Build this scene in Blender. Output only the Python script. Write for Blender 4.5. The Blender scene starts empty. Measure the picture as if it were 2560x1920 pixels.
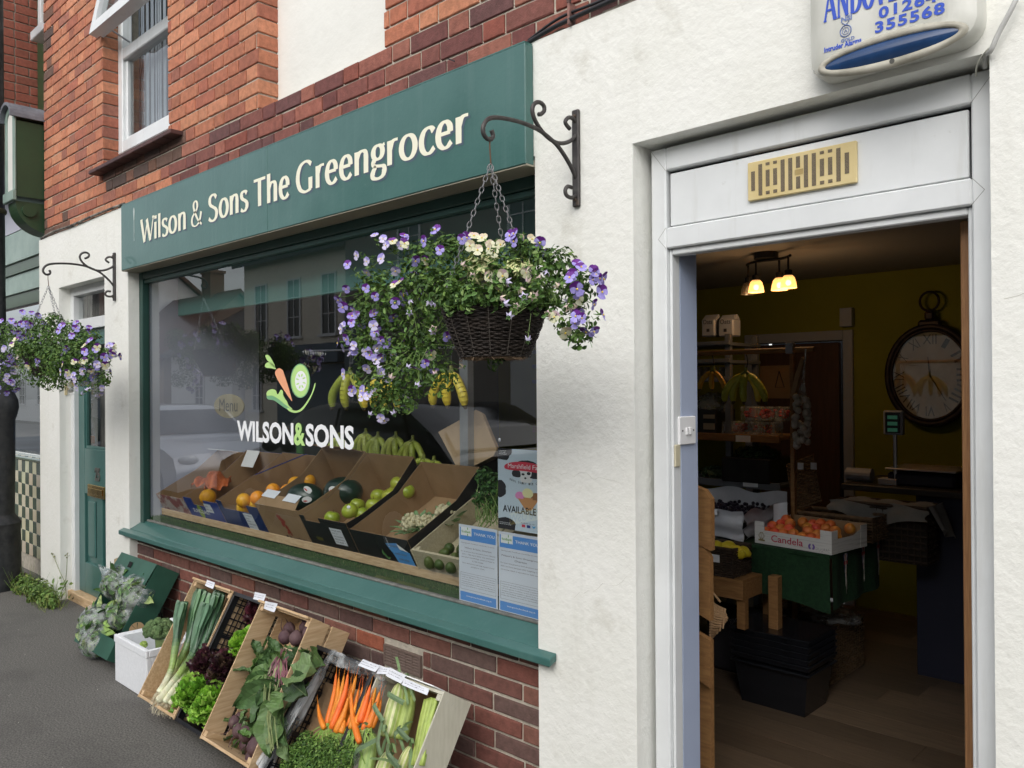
import bpy, bmesh, math, random
import numpy as np
from mathutils import Vector, Matrix, noise as mnoise
R=math.radians; PI=math.pi
scene=bpy.context.scene
col=scene.collection
random.seed(7)
# ---------------------------------------------------------------- camera
CZ=1.5; YAW=R(46.2); PITCH=R(.19); ROLL=R(-.41); FPX=2040.0
fw=Vector((-math.cos(YAW)*math.cos(PITCH), math.sin(YAW)*math.cos(PITCH), math.sin(PITCH)))
rt=fw.cross(Vector((0,0,1))).normalized(); up=rt.cross(fw)
c_,s_=math.cos(ROLL),math.sin(ROLL)
rt,up=(rt*c_+up*s_),(up*c_-rt*s_)
cam=bpy.data.cameras.new('camera'); camo=bpy.data.objects.new('camera',cam); col.objects.link(camo)
M=Matrix((rt,up,-fw)).transposed().to_4x4(); M.translation=Vector((0,0,CZ)); camo.matrix_world=M
cam.sensor_width=36; cam.lens=36*FPX/2560; cam.clip_start=.05; cam.clip_end=400
scene.camera=camo
def at(px,py,X=None,Y=None,Z=None):
    """point of the real plane X=, Y= or Z= that photo pixel (px,py) looks at"""
    r=rt*(px-1280)-up*(py-960)+fw*FPX
    if Y is not None: t=Y/r.y
    elif X is not None: t=X/r.x
    else: t=(Z-CZ)/r.z
    return Vector((r.x*t,r.y*t,CZ+r.z*t))
# ---------------------------------------------------------------- world and sun
SUN_EL,SUN_AZ=R(38),R(205)   # high thin cloud, sun behind the photographer and to the right
w=bpy.data.worlds.new('World'); scene.world=w; w.use_nodes=True
nt=w.node_tree; nt.nodes.clear()
wo=nt.nodes.new('ShaderNodeOutputWorld'); bg=nt.nodes.new('ShaderNodeBackground')
sky=nt.nodes.new('ShaderNodeTexSky'); sky.sky_type='NISHITA'; sky.sun_disc=False
sky.sun_elevation=SUN_EL; sky.sun_rotation=R(160); sky.air_density=1.0; sky.dust_density=2.5; sky.ozone_density=1.0
hs=nt.nodes.new('ShaderNodeHueSaturation'); hs.inputs['Saturation'].default_value=.28
tc=nt.nodes.new('ShaderNodeTexCoord'); mp=nt.nodes.new('ShaderNodeMapping'); mp.inputs['Scale'].default_value=(1.2,1.2,4)
nz=nt.nodes.new('ShaderNodeTexNoise'); nz.inputs['Scale'].default_value=2.2; nz.inputs['Detail'].default_value=7; nz.inputs['Roughness'].default_value=.6
mr=nt.nodes.new('ShaderNodeMapRange'); mr.inputs[1].default_value=.35; mr.inputs[2].default_value=.7; mr.inputs[3].default_value=.85; mr.inputs[4].default_value=1.75
mx=nt.nodes.new('ShaderNodeMix'); mx.data_type='RGBA'; mx.blend_type='MULTIPLY'; mx.inputs[0].default_value=1
nt.links.new(tc.outputs['Generated'],mp.inputs[0]); nt.links.new(mp.outputs[0],nz.inputs[0]); nt.links.new(nz.outputs[0],mr.inputs[0])
nt.links.new(sky.outputs[0],hs.inputs['Color']); nt.links.new(hs.outputs[0],mx.inputs[6]); nt.links.new(mr.outputs[0],mx.inputs[7])
nt.links.new(mx.outputs[2],bg.inputs[0]); bg.inputs[1].default_value=.15
nt.links.new(bg.outputs[0],wo.inputs[0])
sl=bpy.data.lights.new('sun','SUN'); sl.energy=.62; sl.angle=R(75); sl.color=(1,.965,.91)
so=bpy.data.objects.new('sun',sl); col.objects.link(so)
sd=Vector((math.sin(R(25))*math.cos(SUN_EL),-math.cos(R(25))*math.cos(SUN_EL),math.sin(SUN_EL)))
so.rotation_euler=sd.to_track_quat('Z','Y').to_euler()
scene.view_settings.view_transform='Standard'; scene.view_settings.look='None'
scene.view_settings.exposure=.54; scene.view_settings.gamma=1
scene.cycles.max_bounces=8; scene.cycles.transparent_max_bounces=16; scene.cycles.transmission_bounces=6
scene.cycles.caustics_reflective=False; scene.cycles.caustics_refractive=False
scene.cycles.sample_clamp_indirect=6
# ---------------------------------------------------------------- materials
def srgb(r,g,b):
    f=lambda c:(c/255/12.92) if c/255<=.04045 else ((c/255+.055)/1.055)**2.4
    return (f(r),f(g),f(b))
MATS={}
def mat(name,c=(.5,.5,.5),c2=None,scale=8,rough=.6,metal=0,bump=0,bscale=None,coat=0,emit=None,estr=0,alpha=1,trans=0,attr=None,
        rand=0,stretch=(1,1,1),spec=.5,detail=5,lo=.35,hi=.65,sss=0,ior=1.45,stain=None,streak=None):
    if name in MATS: return MATS[name]
    m=bpy.data.materials.new(name); m.use_nodes=True; MATS[name]=m
    t=m.node_tree; N=t.nodes; L=t.links; b=N['Principled BSDF']
    b.inputs['Roughness'].default_value=rough; b.inputs['Metallic'].default_value=metal
    b.inputs['Coat Weight'].default_value=coat; b.inputs['Specular IOR Level'].default_value=spec; b.inputs['IOR'].default_value=ior
    b.inputs['Coat Roughness'].default_value=.08
    if trans: b.inputs['Transmission Weight'].default_value=trans
    if sss: b.inputs['Subsurface Weight'].default_value=sss; b.inputs['Subsurface Radius'].default_value=(.02,.02,.01); b.inputs['Subsurface Scale'].default_value=.5
    if alpha<1: b.inputs['Alpha'].default_value=alpha
    tcn=N.new('ShaderNodeTexCoord'); mpn=N.new('ShaderNodeMapping'); mpn.inputs['Scale'].default_value=stretch
    L.new(tcn.outputs['Object'],mpn.inputs[0])
    def noise(sc,dt=detail,ro=.55):
        n=N.new('ShaderNodeTexNoise'); n.inputs['Scale'].default_value=sc; n.inputs['Detail'].default_value=dt; n.inputs['Roughness'].default_value=ro
        L.new(mpn.outputs[0],n.inputs[0]); return n
    def mixn(fac,a,bb,mode='MIX'):
        x=N.new('ShaderNodeMix'); x.data_type='RGBA'; x.blend_type=mode
        if hasattr(fac,'links'): L.new(fac,x.inputs[0])
        else: x.inputs[0].default_value=fac
        for v,i in ((a,6),(bb,7)):
            if hasattr(v,'links'): L.new(v,x.inputs[i])
            else: x.inputs[i].default_value=(*v[:3],1)
        return x.outputs[2]
    def rng(o,a,bb,c0=0,c1=1):
        x=N.new('ShaderNodeMapRange'); L.new(o,x.inputs[0]); x.inputs[1].default_value=a; x.inputs[2].default_value=bb; x.inputs[3].default_value=c0; x.inputs[4].default_value=c1; return x.outputs[0]
    base=c
    if attr:
        an=N.new('ShaderNodeAttribute'); an.attribute_name=attr; base=an.outputs['Color']
        n=noise(scale); k=rng(n.outputs[0],.3,.7,.84,1.28)
        cc=N.new('ShaderNodeCombineColor'); [L.new(k,cc.inputs[i]) for i in range(3)]
        base=mixn(1,base,cc.outputs[0],'MULTIPLY')
    elif c2 is not None:
        n=noise(scale); base=mixn(rng(n.outputs[0],lo,hi),c,c2)
    if stain is not None:      # (colour, scale, amount, threshold)
        n2=noise(stain[1],6,.65); base=mixn(rng(n2.outputs[0],stain[3],stain[3]+.12,0,stain[2]),base,stain[0])
    if streak is not None:     # (colour, horizontal scale, vertical scale, amount, threshold): rain runs
        mp2=N.new('ShaderNodeMapping'); mp2.inputs['Scale'].default_value=(streak[1],streak[1],streak[2]); L.new(tcn.outputs['Object'],mp2.inputs[0]); n3=N.new('ShaderNodeTexNoise'); n3.inputs['Scale'].default_value=1; n3.inputs['Detail'].default_value=5; n3.inputs['Roughness'].default_value=.65; L.new(mp2.outputs[0],n3.inputs[0])
        base=mixn(rng(n3.outputs[0],streak[4],streak[4]+.2,0,streak[3]),base,streak[0])
    if rand:
        oi=N.new('ShaderNodeObjectInfo'); hv=N.new('ShaderNodeHueSaturation')
        L.new(rng(oi.outputs['Random'],0,1,.5-rand*.06,.5+rand*.06),hv.inputs['Hue']); L.new(rng(oi.outputs['Random'],0,1,1+rand*.3,1-rand*.3),hv.inputs['Value'])
        if hasattr(base,'links'): L.new(base,hv.inputs['Color'])
        else: hv.inputs['Color'].default_value=(*base,1)
        base=hv.outputs[0]
    if hasattr(base,'links'): L.new(base,b.inputs['Base Color'])
    else: b.inputs['Base Color'].default_value=(*base,1)
    if bump:
        nb=noise(bscale or scale*3,6,.6); bp=N.new('ShaderNodeBump'); bp.inputs['Strength'].default_value=1; bp.inputs['Distance'].default_value=bump
        L.new(nb.outputs[0],bp.inputs['Height']); L.new(bp.outputs[0],b.inputs['Normal'])
    if emit is not None: b.inputs['Emission Color'].default_value=(*emit,1); b.inputs['Emission Strength'].default_value=estr
    return m
# ---------------------------------------------------------------- mesh builder
class MB:
    def __init__(s): s.v=[]; s.f=[]; s.m=[]; s.c=[]; s.T=Matrix(); s.mi=0; s.tint=(1,1,1)
    def addv(s,p): s.v.append(tuple(s.T@Vector(p))); return len(s.v)-1
    def face(s,ids): s.f.append(tuple(ids)); s.m.append(s.mi); s.c.append(s.tint)
    def poly(s,pts): s.face([s.addv(p) for p in pts])
    def box(s,x0,x1,y0,y1,z0,z1,ch=0):
        if x0>x1:x0,x1=x1,x0
        if y0>y1:y0,y1=y1,y0
        if z0>z1:z0,z1=z1,z0
        if ch<=0:
            i=[s.addv((x,y,z)) for z in (z0,z1) for y in (y0,y1) for x in (x0,x1)]
            for q in ((0,2,3,1),(4,5,7,6),(0,1,5,4),(1,3,7,5),(3,2,6,7),(2,0,4,6)): s.face([i[k] for k in q])
            return
        ch=min(ch,(x1-x0)*.45,(y1-y0)*.45,(z1-z0)*.45)
        c=((x0+x1)/2,(y0+y1)/2,(z0+z1)/2); h=((x1-x0)/2,(y1-y0)/2,(z1-z0)/2)
        V={}
        for sx in (-1,1):
            for sy in (-1,1):
                for sz in (-1,1):
                    for a in range(3):
                        d=[h[0]-ch,h[1]-ch,h[2]-ch]; d[a]=h[a]
                        V[(sx,sy,sz,a)]=s.addv((c[0]+sx*d[0],c[1]+sy*d[1],c[2]+sz*d[2]))
        g=lambda sg,a:V[(sg[0],sg[1],sg[2],a)]
        for a in range(3):
            b,d=(a+1)%3,(a+2)%3
            for sa in (-1,1):
                q=[]
                for sb,sd_ in ((-1,-1),(1,-1),(1,1),(-1,1)):
                    sg=[0,0,0]; sg[a]=sa; sg[b]=sb; sg[d]=sd_; q.append(g(sg,a))
                s.face(q if sa>0 else q[::-1])
            for sb in (-1,1):
                for sd_ in (-1,1):
                    p=[]
                    for sa in (-1,1):
                        sg=[0,0,0]; sg[a]=sa; sg[b]=sb; sg[d]=sd_; p.append((g(sg,b),g(sg,d)))
                    q=[p[0][0],p[1][0],p[1][1],p[0][1]]
                    s.face(q if sb*sd_>0 else q[::-1])
        for sx in (-1,1):
            for sy in (-1,1):
                for sz in (-1,1):
                    q=[V[(sx,sy,sz,a)] for a in range(3)]; s.face(q if sx*sy*sz>0 else q[::-1])
    def tube(s,pts,r,n=8,cap=True,sq=1):
        pts=[Vector(p) for p in pts]; k=len(pts)
        rr=r if hasattr(r,'__len__') else [r]*k
        rings=[]; pn=None
        for i in range(k):
            t=(pts[min(i+1,k-1)]-pts[max(i-1,0)])
            t=t.normalized() if t.length>1e-9 else Vector((0,0,1))
            if pn is None:
                a=Vector((0,0,1)) if abs(t.z)<.9 else Vector((1,0,0)); nn=t.cross(a).normalized()
            else:
                nn=(pn-t*pn.dot(t)); nn=nn.normalized() if nn.length>1e-6 else t.orthogonal().normalized()
            pn=nn; bn=t.cross(nn)
            rings.append([s.addv(pts[i]+(nn*math.cos(2*PI*j/n)+bn*math.sin(2*PI*j/n)*sq)*rr[i]) for j in range(n)])
        for i in range(k-1):
            for j in range(n): s.face((rings[i][j],rings[i][(j+1)%n],rings[i+1][(j+1)%n],rings[i+1][j]))
        if cap: s.face(rings[0][::-1]); s.face(rings[-1])
    def lathe(s,prof,n=24,c=(0,0,0),cap=True):
        rings=[[s.addv((c[0]+r*math.cos(2*PI*j/n),c[1]+r*math.sin(2*PI*j/n),c[2]+z)) for j in range(n)] for r,z in prof]
        for i in range(len(prof)-1):
            for j in range(n): s.face((rings[i][j],rings[i][(j+1)%n],rings[i+1][(j+1)%n],rings[i+1][j]))
        if cap: s.face(rings[0][::-1]); s.face(rings[-1])
    def prism(s,pts,d,ax='y'):
        """2-D outline (a,b) extruded; ax='y': (x,z) outline from y=d[0] to y=d[1]"""
        P={'y':lambda a,b,t:(a,t,b),'x':lambda a,b,t:(t,a,b),'z':lambda a,b,t:(a,b,t)}[ax]
        A=[s.addv(P(a,b,d[0])) for a,b in pts]; B=[s.addv(P(a,b,d[1])) for a,b in pts]; n=len(pts)
        s.face(A); s.face(B[::-1])
        for i in range(n): s.face((A[i],B[i],B[(i+1)%n],A[(i+1)%n]))
    def grid(s,fn,nu,nv,wrap=False):
        I=[[s.addv(fn(i/nu,j/nv)) for j in range(nv+(0 if wrap else 1))] for i in range(nu+1)]
        m=nv
        for i in range(nu):
            for j in range(m): s.face((I[i][j],I[i+1][j],I[i+1][(j+1)%len(I[0])],I[i][(j+1)%len(I[0])]))
    def ball(s,c,r,n=12,k=8,fn=None):
        c=Vector(c); r=(r,r,r) if not hasattr(r,'__len__') else r
        rings=[]
        for i in range(1,k):
            a=PI*i/k; ring=[]
            for j in range(n):
                b=2*PI*j/n; d=Vector((math.sin(a)*math.cos(b),math.sin(a)*math.sin(b),math.cos(a)))
                q=fn(d) if fn else 1
                ring.append(s.addv((c.x+d.x*r[0]*q,c.y+d.y*r[1]*q,c.z+d.z*r[2]*q)))
            rings.append(ring)
        d=Vector((0,0,1)); q=fn(d) if fn else 1; t=s.addv((c.x,c.y,c.z+r[2]*q)); q=fn(-d) if fn else 1; b=s.addv((c.x,c.y,c.z-r[2]*q))
        for j in range(n):
            s.face((t,rings[0][j],rings[0][(j+1)%n])); s.face((b,rings[-1][(j+1)%n],rings[-1][j]))
        for i in range(k-2):
            for j in range(n): s.face((rings[i][j],rings[i+1][j],rings[i+1][(j+1)%n],rings[i][(j+1)%n]))
    def text(s,txt,size,Mx,font_w=1,bold=0,extr=0,align='LEFT',shear=0,sp=1):
        cu=bpy.data.curves.new('t','FONT'); cu.body=txt; cu.size=size; cu.offset=bold; cu.extrude=extr; cu.align_x=align; cu.shear=shear; cu.space_character=sp; cu.resolution_u=3
        o=bpy.data.objects.new('t',cu); col.objects.link(o)
        dg=bpy.context.evaluated_depsgraph_get(); me=bpy.data.meshes.new_from_object(o.evaluated_get(dg))
        old=s.T; s.T=old@Mx@Matrix.Diagonal((font_w,1,1,1)); b0=len(s.v)
        for v in me.vertices: s.addv(v.co)
        for p in me.polygons: s.face([b0+i for i in p.vertices])
        s.T=old; bpy.data.objects.remove(o); bpy.data.curves.remove(cu); bpy.data.meshes.remove(me)
    def build(s,name,mats,parent=None,smooth=False,loc=None,bevel=0,auto=None,solid=0,subd=0):
        me=bpy.data.meshes.new(name); me.from_pydata(s.v,[],s.f)
        mats=mats if isinstance(mats,(list,tuple)) else [mats]
        for m in mats: me.materials.append(m)
        me.polygons.foreach_set('material_index',s.m)
        if any(c!=(1,1,1) for c in s.c):
            at_=me.color_attributes.new('tint','FLOAT_COLOR','CORNER'); buf=[]
            for p,c in zip(s.f,s.c): buf+= [c[0],c[1],c[2],1]*len(p)
            at_.data.foreach_set('color',buf)
        if smooth: me.polygons.foreach_set('use_smooth',[True]*len(s.f))
        me.validate(); me.update()
        o=bpy.data.objects.new(name,me); col.objects.link(o)
        if loc is not None: o.location=loc
        if parent is not None: o.parent=parent
        if smooth and auto: me.set_sharp_from_angle(angle=R(auto))
        if bevel:
            md=o.modifiers.new('b','BEVEL'); md.width=bevel; md.segments=2; md.limit_method='ANGLE'
        if solid: md=o.modifiers.new('s','SOLIDIFY'); md.thickness=solid; md.offset=0
        if subd: md=o.modifiers.new('u','SUBSURF'); md.levels=subd; md.render_levels=subd
        return o
def tag(o,label=None,cat=None,group=None,kind=None):
    if label: o['label']=label
    if cat: o['category']=cat
    if group: o['group']=group
    if kind: o['kind']=kind
    return o
def empty(name,loc,rot=(0,0,0)):
    o=bpy.data.objects.new(name,None); col.objects.link(o); o.location=loc; o.rotation_euler=rot; o.empty_display_size=.05; return o
def thing(name,label,cat,loc=(0,0,0),group=None,rot=(0,0,0)): return tag(empty(name,loc,rot),label,cat,group)
def children_of(o): return [c for c in col.objects if c.parent==o]
def copy_tree(o,kids,parent=None):
    c=o.copy(); col.objects.link(c); c.parent=parent
    for ch,sub in kids: copy_tree(ch,sub,c)
    return c
def kids_of(o): return [(c,kids_of(c)) for c in o.children]
def frame(o,u,v,w=None):
    """matrix with origin o and axes u, v, w"""
    u=Vector(u);v=Vector(v); w=Vector(w) if w is not None else u.cross(v)
    m=Matrix((u,v,w)).transposed().to_4x4(); m.translation=Vector(o); return m
WALLF=lambda x,y,z: frame((x,y,z),(1,0,0),(0,0,1),(0,-1,0))   # text plane on the facade
# ---------------------------------------------------------------- palette
M_render=mat('masonry_paint',(.78,.78,.72),(.82,.82,.77),scale=3,rough=.75,bump=.0042,bscale=30,stain=((.52,.50,.42),5,.4,.6),streak=((.56,.55,.47),9,1.1,.26,.57))
M_upvc=mat('upvc',(.74,.76,.76),(.68,.70,.70),scale=6,rough=.32,coat=.2,stain=((.42,.42,.38),30,.45,.66),streak=((.5,.5,.46),14,1.5,.45,.55))
M_green=mat('green_paint',(.040,.122,.108),(.052,.142,.126),scale=5,rough=.34,coat=.3,bump=.0007,bscale=60,stain=((.15,.23,.2),18,.35,.64),streak=((.09,.18,.165),26,1.2,.35,.54))
M_greend=mat('dark_green_paint',(.014,.05,.04),(.018,.06,.05),scale=9,rough=.4)
M_black=mat('black_iron',(.025,.027,.03),(.05,.05,.052),scale=20,rough=.45,metal=.3,stain=((.1,.06,.035),9,.5,.62))
M_brick=mat('brick_face',attr='tint',scale=38,rough=.9,bump=.003,bscale=120,stain=((.07,.055,.05),2.2,.3,.64))
M_mortar=mat('lime_mortar',(.56,.51,.42),(.42,.38,.31),scale=30,rough=.95,bump=.006,bscale=90,stain=((.17,.155,.135),3,.6,.60))
M_asph=mat('asphalt',(.075,.071,.064),(.20,.19,.172),scale=120,rough=.9,bump=.0022,bscale=160,detail=3,lo=.36,hi=.72,stain=((.06,.056,.052),1.4,.35,.52))
M_cream=mat('cream_letter',(.85,.83,.66),rough=.5)
M_white=mat('white_plain',(.8,.8,.8),rough=.5)
M_paper=mat('paper',(.78,.80,.84),(.72,.74,.79),scale=15,rough=.7)
M_ink=mat('ink',(.03,.03,.035),rough=.6)
M_inkg=mat('grey_ink',(.22,.22,.25),rough=.7)
M_pale=mat('pale_wood',(.62,.45,.27),(.48,.32,.17),scale=7,rough=.65,stretch=(1,1,14),bump=.0015,bscale=30,stain=((.25,.15,.08),14,.5,.66))
M_palex=mat('pale_wood_lengthwise',(.62,.45,.27),(.48,.32,.17),scale=7,rough=.65,stretch=(2,14,14),bump=.0015,bscale=30,stain=((.25,.15,.08),14,.5,.66))
M_card=mat('cardboard',(.36,.235,.13),(.30,.19,.10),scale=6,rough=.85,bump=.0008,bscale=160)
M_cardb=mat('black_card',(.012,.012,.014),(.02,.02,.022),scale=7,rough=.45)
M_blueb=mat('blue_card',(.015,.035,.22),(.02,.05,.28),scale=6,rough=.5)
M_blackp=mat('black_plastic',(.010,.010,.012),(.02,.02,.022),scale=12,rough=.35)
M_glass=None
def glass_mat(name,tint=(1,1,1),rough=0.0,F0=.16):
    m=bpy.data.materials.new(name); m.use_nodes=True; t=m.node_tree; N=t.nodes; L=t.links; N.clear()
    o=N.new('ShaderNodeOutputMaterial'); ge=N.new('ShaderNodeNewGeometry'); dt=N.new('ShaderNodeVectorMath'); dt.operation='DOT_PRODUCT'
    L.new(ge.outputs['Incoming'],dt.inputs[0]); L.new(ge.outputs['Normal'],dt.inputs[1])
    def mth(op,a_,b_=None):
        x=N.new('ShaderNodeMath'); x.operation=op
        for i,v in enumerate((a_,b_)):
            if v is None: continue
            if hasattr(v,'links'): L.new(v,x.inputs[i])
            else: x.inputs[i].default_value=v
        return x.outputs[0]
    # Schlick reflectance of a thin pane (both faces), the same from either side
    c1=mth('SUBTRACT',1,mth('ABSOLUTE',dt.outputs['Value'])); F_=mth('ADD',mth('MULTIPLY',mth('POWER',c1,5),.88),F0); 
    class mu: outputs=[F_]
    tr=N.new('ShaderNodeBsdfTransparent'); tr.inputs[0].default_value=(*tint,1)
    gl=N.new('ShaderNodeBsdfGlossy'); gl.inputs['Roughness'].default_value=rough
    mi=N.new('ShaderNodeMixShader'); L.new(mu.outputs[0],mi.inputs[0]); L.new(tr.outputs[0],mi.inputs[1]); L.new(gl.outputs[0],mi.inputs[2]); L.new(mi.outputs[0],o.inputs[0])
    return m
M_glass=glass_mat('window_glass',(.9,.93,.92)); M_glass2=glass_mat('dark_window_glass',(.5,.55,.55))
# ================================================================ setting
G=-.10
def slab(name,x0,x1,y0,y1,z0,z1,m,kind='structure',label=None):
    b=MB(); b.box(x0,x1,y0,y1,z0,z1); o=b.build(name,m); tag(o,kind=kind); return o
slab('pavement',-60,14,-.15,2.6,-.25,G,M_asph)
b=MB()
for i in range(74): b.box(-60+i+.003,-59+i-.003,-.30,-.153,-.3,G+.004,.012)
tag(b.build('kerb',mat('kerb_stone',(.30,.29,.27),(.22,.21,.2),scale=20,rough=.85,bump=.003,bscale=90)),kind='structure')
slab('road',-60,14,-8.2,-.30,-.5,-.22,mat('road_asphalt',(.19,.19,.185),(.24,.24,.235),scale=90,rough=.85,bump=.004,bscale=200))
slab('far_pavement',-60,14,-40,-8.2,-.5,-.11,M_asph)
slab('ground',-200,200,-200,200,-1.2,-.55,M_asph)
# ---------------------------------------------------------------- bricks
def jit(a): return random.uniform(-a,a)
def brickrow(B,u0,u1,z,h,T,shift,colfn,st=.225,hd=.1075,j=.010,cuts=(),flem=True,rough=.0016):
    """one course between u0 and u1; T(u,z,d) -> point, d = depth behind the face"""
    u=u0-shift; k=0
    while u<u1-.01:
        L=(st if (k%2==0 or not flem) else hd); L*=1+jit(.012)
        a,bq=max(u,u0),min(u+L,u1); u+=L+j; k+=1
        segs=[(a,bq)]
        for c0,c1,z0,z1 in cuts:
            if z+h*.5>z0 and z+h*.5<z1:
                ns=[]
                for p,q in segs:
                    if q<=c0 or p>=c1: ns.append((p,q)); continue
                    if p<c0: ns.append((p,c0))
                    if q>c1: ns.append((c1,q))
                segs=ns
        for p,q in segs:
            if q-p<.018: continue
            B.tint=colfn((p+q)/2,z)
            i=.0035; dd=jit(rough)
            z0,z1=z+jit(.0012),z+h+jit(.0012); p+=jit(.001); q+=jit(.001)
            O=[B.addv(T(x,y,.016)) for x,y in ((p,z0),(q,z0),(q,z1),(p,z1))]
            E_=[B.addv(T(x+jit(.0012),y+jit(.0012),.003+dd)) for x,y in ((p,z0),(q,z0),(q,z1),(p,z1))]
            F=[B.addv(T(x+jit(.0015),y+jit(.0015),dd*.5)) for x,y in ((p+i,z0+i),(q-i,z0+i),(q-i,z1-i),(p+i,z1-i))]
            B.face(F)
            for a_ in range(4):
                c_2=(a_+1)%4; B.face((O[a_],O[c_2],E_[c_2],E_[a_])); B.face((E_[a_],E_[c_2],F[c_2],F[a_]))
OR=[srgb(170,110,84),srgb(160,101,78),srgb(178,119,90),srgb(154,96,77),srgb(168,107,82),srgb(184,126,97),srgb(148,96,80)]
MR=[srgb(122,76,68),srgb(108,66,62),srgb(136,84,72),srgb(98,66,64),srgb(128,74,62),srgb(142,90,76)]
SO=[srgb(98,76,66),srgb(112,80,66),srgb(86,70,64)]
def vary(c,a=.08): k=1+jit(a); return (c[0]*k*(1+jit(.05)),c[1]*k,c[2]*k)
def up_col(x,z):
    step=2.95 if x<-2.6 else (2.90 if x<-2.1 else 2.83)
    if -4.95<x<-1.2 and z<step-.02+ (0 if x>-3.9 else -.03*(-3.9-x)*4): return vary(random.choice(MR))
    if -6.0<x<-4.7 and 2.86<z<2.98: return vary(random.choice(SO))
    if x<-6.98 and z>3.9 or (z<2.79 and x<-6.6): return vary(random.choice(SO+OR[:2]))
    return vary(random.choice(OR))
UC=.0785
shop=thing('greengrocer_building','red brick and cream rendered shop building housing the greengrocer','building',(0,0,0))
WIN=(-5.945,-4.891,3.0,9); PAN=(-3.82,-2.77,2.925,9)
B=MB(); F0=lambda u,z,d:(u,2.12+d,z)
nrow=32
for r_ in range(nrow):
    brickrow(B,-7.19,1.6,2.705+r_*UC,UC-.010,F0,(0 if r_%2==0 else .17)+jit(.006),up_col,cuts=(WIN,PAN))
# brick returns of the two openings (faces towards +x) and the corner return at the left end
for (xe,zb,dep) in ((-5.945,3.0,.125),(-3.82,2.925,.125)):
    for r_ in range(nrow):
        z=2.705+r_*UC
        if z<zb-.05: continue
        T=lambda u,zz,d,xe=xe:(xe-.0+.0-d*1.0+.001,2.123+u,zz)
        brickrow(B,0,dep,z,UC-.010,T,0 if r_%2 else .1,lambda x,z:vary(random.choice(OR),.1),flem=True,cuts=())
for r_ in range(nrow):
    T=lambda u,zz,d:(-7.19+d,2.125+u,zz)
    brickrow(B,0,.3,2.705+r_*UC,UC-.01,T,0 if r_%2 else .11,up_col)
B.build('upper_brickwork',M_brick,shop)
B=MB()   # mortar body of the upper wall, with the openings left out
B.box(-7.182,-5.954,2.128,2.45,2.70,5.3); B.box(-4.882,-3.829,2.128,2.45,2.70,5.3); B.box(-2.761,1.6,2.128,2.45,2.70,5.3)
B.box(-5.954,-4.882,2.129,2.45,2.70,2.99); B.box(-3.829,-2.761,2.129,2.45,2.70,2.918)
B.build('upper_mortar_bed',M_mortar,shop)
# blocked opening: rendered panel
B=MB(); B.box(-3.829,-2.761,2.235,2.4,2.918,5.3); B.build('painted_blind_window',mat('blind_panel_paint',(.78,.78,.73),(.74,.74,.69),scale=4,rough=.8,bump=.004,bscale=14,stain=((.5,.48,.42),3,.3,.66)),shop)
# low brick wall under the shop window
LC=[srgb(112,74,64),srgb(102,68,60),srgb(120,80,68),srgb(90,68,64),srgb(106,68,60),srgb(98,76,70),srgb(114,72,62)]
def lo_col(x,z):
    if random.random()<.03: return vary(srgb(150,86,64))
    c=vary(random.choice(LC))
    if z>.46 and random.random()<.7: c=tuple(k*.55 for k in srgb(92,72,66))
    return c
B=MB(); F1=lambda u,z,d:(u,2.15+d,z)
for r_ in range(12):
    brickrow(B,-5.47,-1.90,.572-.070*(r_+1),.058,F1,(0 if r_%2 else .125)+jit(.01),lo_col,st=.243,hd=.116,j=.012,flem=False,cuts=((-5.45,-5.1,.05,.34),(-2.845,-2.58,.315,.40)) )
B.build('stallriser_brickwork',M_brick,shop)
B=MB(); B.box(-5.47,-1.9,2.159,2.3,-.2,.585); B.build('stallriser_mortar_bed',M_mortar,shop)
# cream render
B=MB(); zr=2.698
for q in ((-7.255,-6.79,-.2,zr),(-6.79,-5.868,2.278,zr),(-5.868,-5.46,-.2,zr),(-5.46,-1.896,2.30,zr),(-1.896,-1.485,-.2,zr),(-1.485,-.497,2.256,zr),(-.497,1.6,-.2,zr)):
    B.box(q[0],q[1],2.10,2.30,q[2],q[3])
bm=bmesh.new(); me_=bpy.data.meshes.new('t'); me_.from_pydata(B.v,[],B.f); bm.from_mesh(me_); bpy.data.meshes.remove(me_)
bmesh.ops.remove_doubles(bm,verts=bm.verts,dist=1e-4)
# drop the shared inner faces between neighbouring blocks
fc={}
for f in bm.faces: fc.setdefault(tuple(round(x,3) for x in f.calc_center_median()),[]).append(f)
bm_del=[f for L_ in fc.values() if len(L_)>1 for f in L_]
bmesh.ops.delete(bm,geom=bm_del,context='FACES')
me=bpy.data.meshes.new('rendered_front'); bm.to_mesh(me); bm.free(); me.materials.append(M_render)
o=bpy.data.objects.new('rendered_front',me); col.objects.link(o); o.parent=shop
# render edge: thin ragged lip on top of the cream band with grime
B=MB()
x=-7.25
while x<1.5:
    L=random.uniform(.04,.12); h=random.uniform(.004,.016); B.box(x,x+L,2.104+jit(.002),2.124,zr-.006,zr+h,.003); x+=L*.9
B.build('render_ledge',mat('ledge_grime',(.12,.10,.085),(.30,.27,.22),scale=20,rough=.95,bump=.004,bscale=60),shop)
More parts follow.
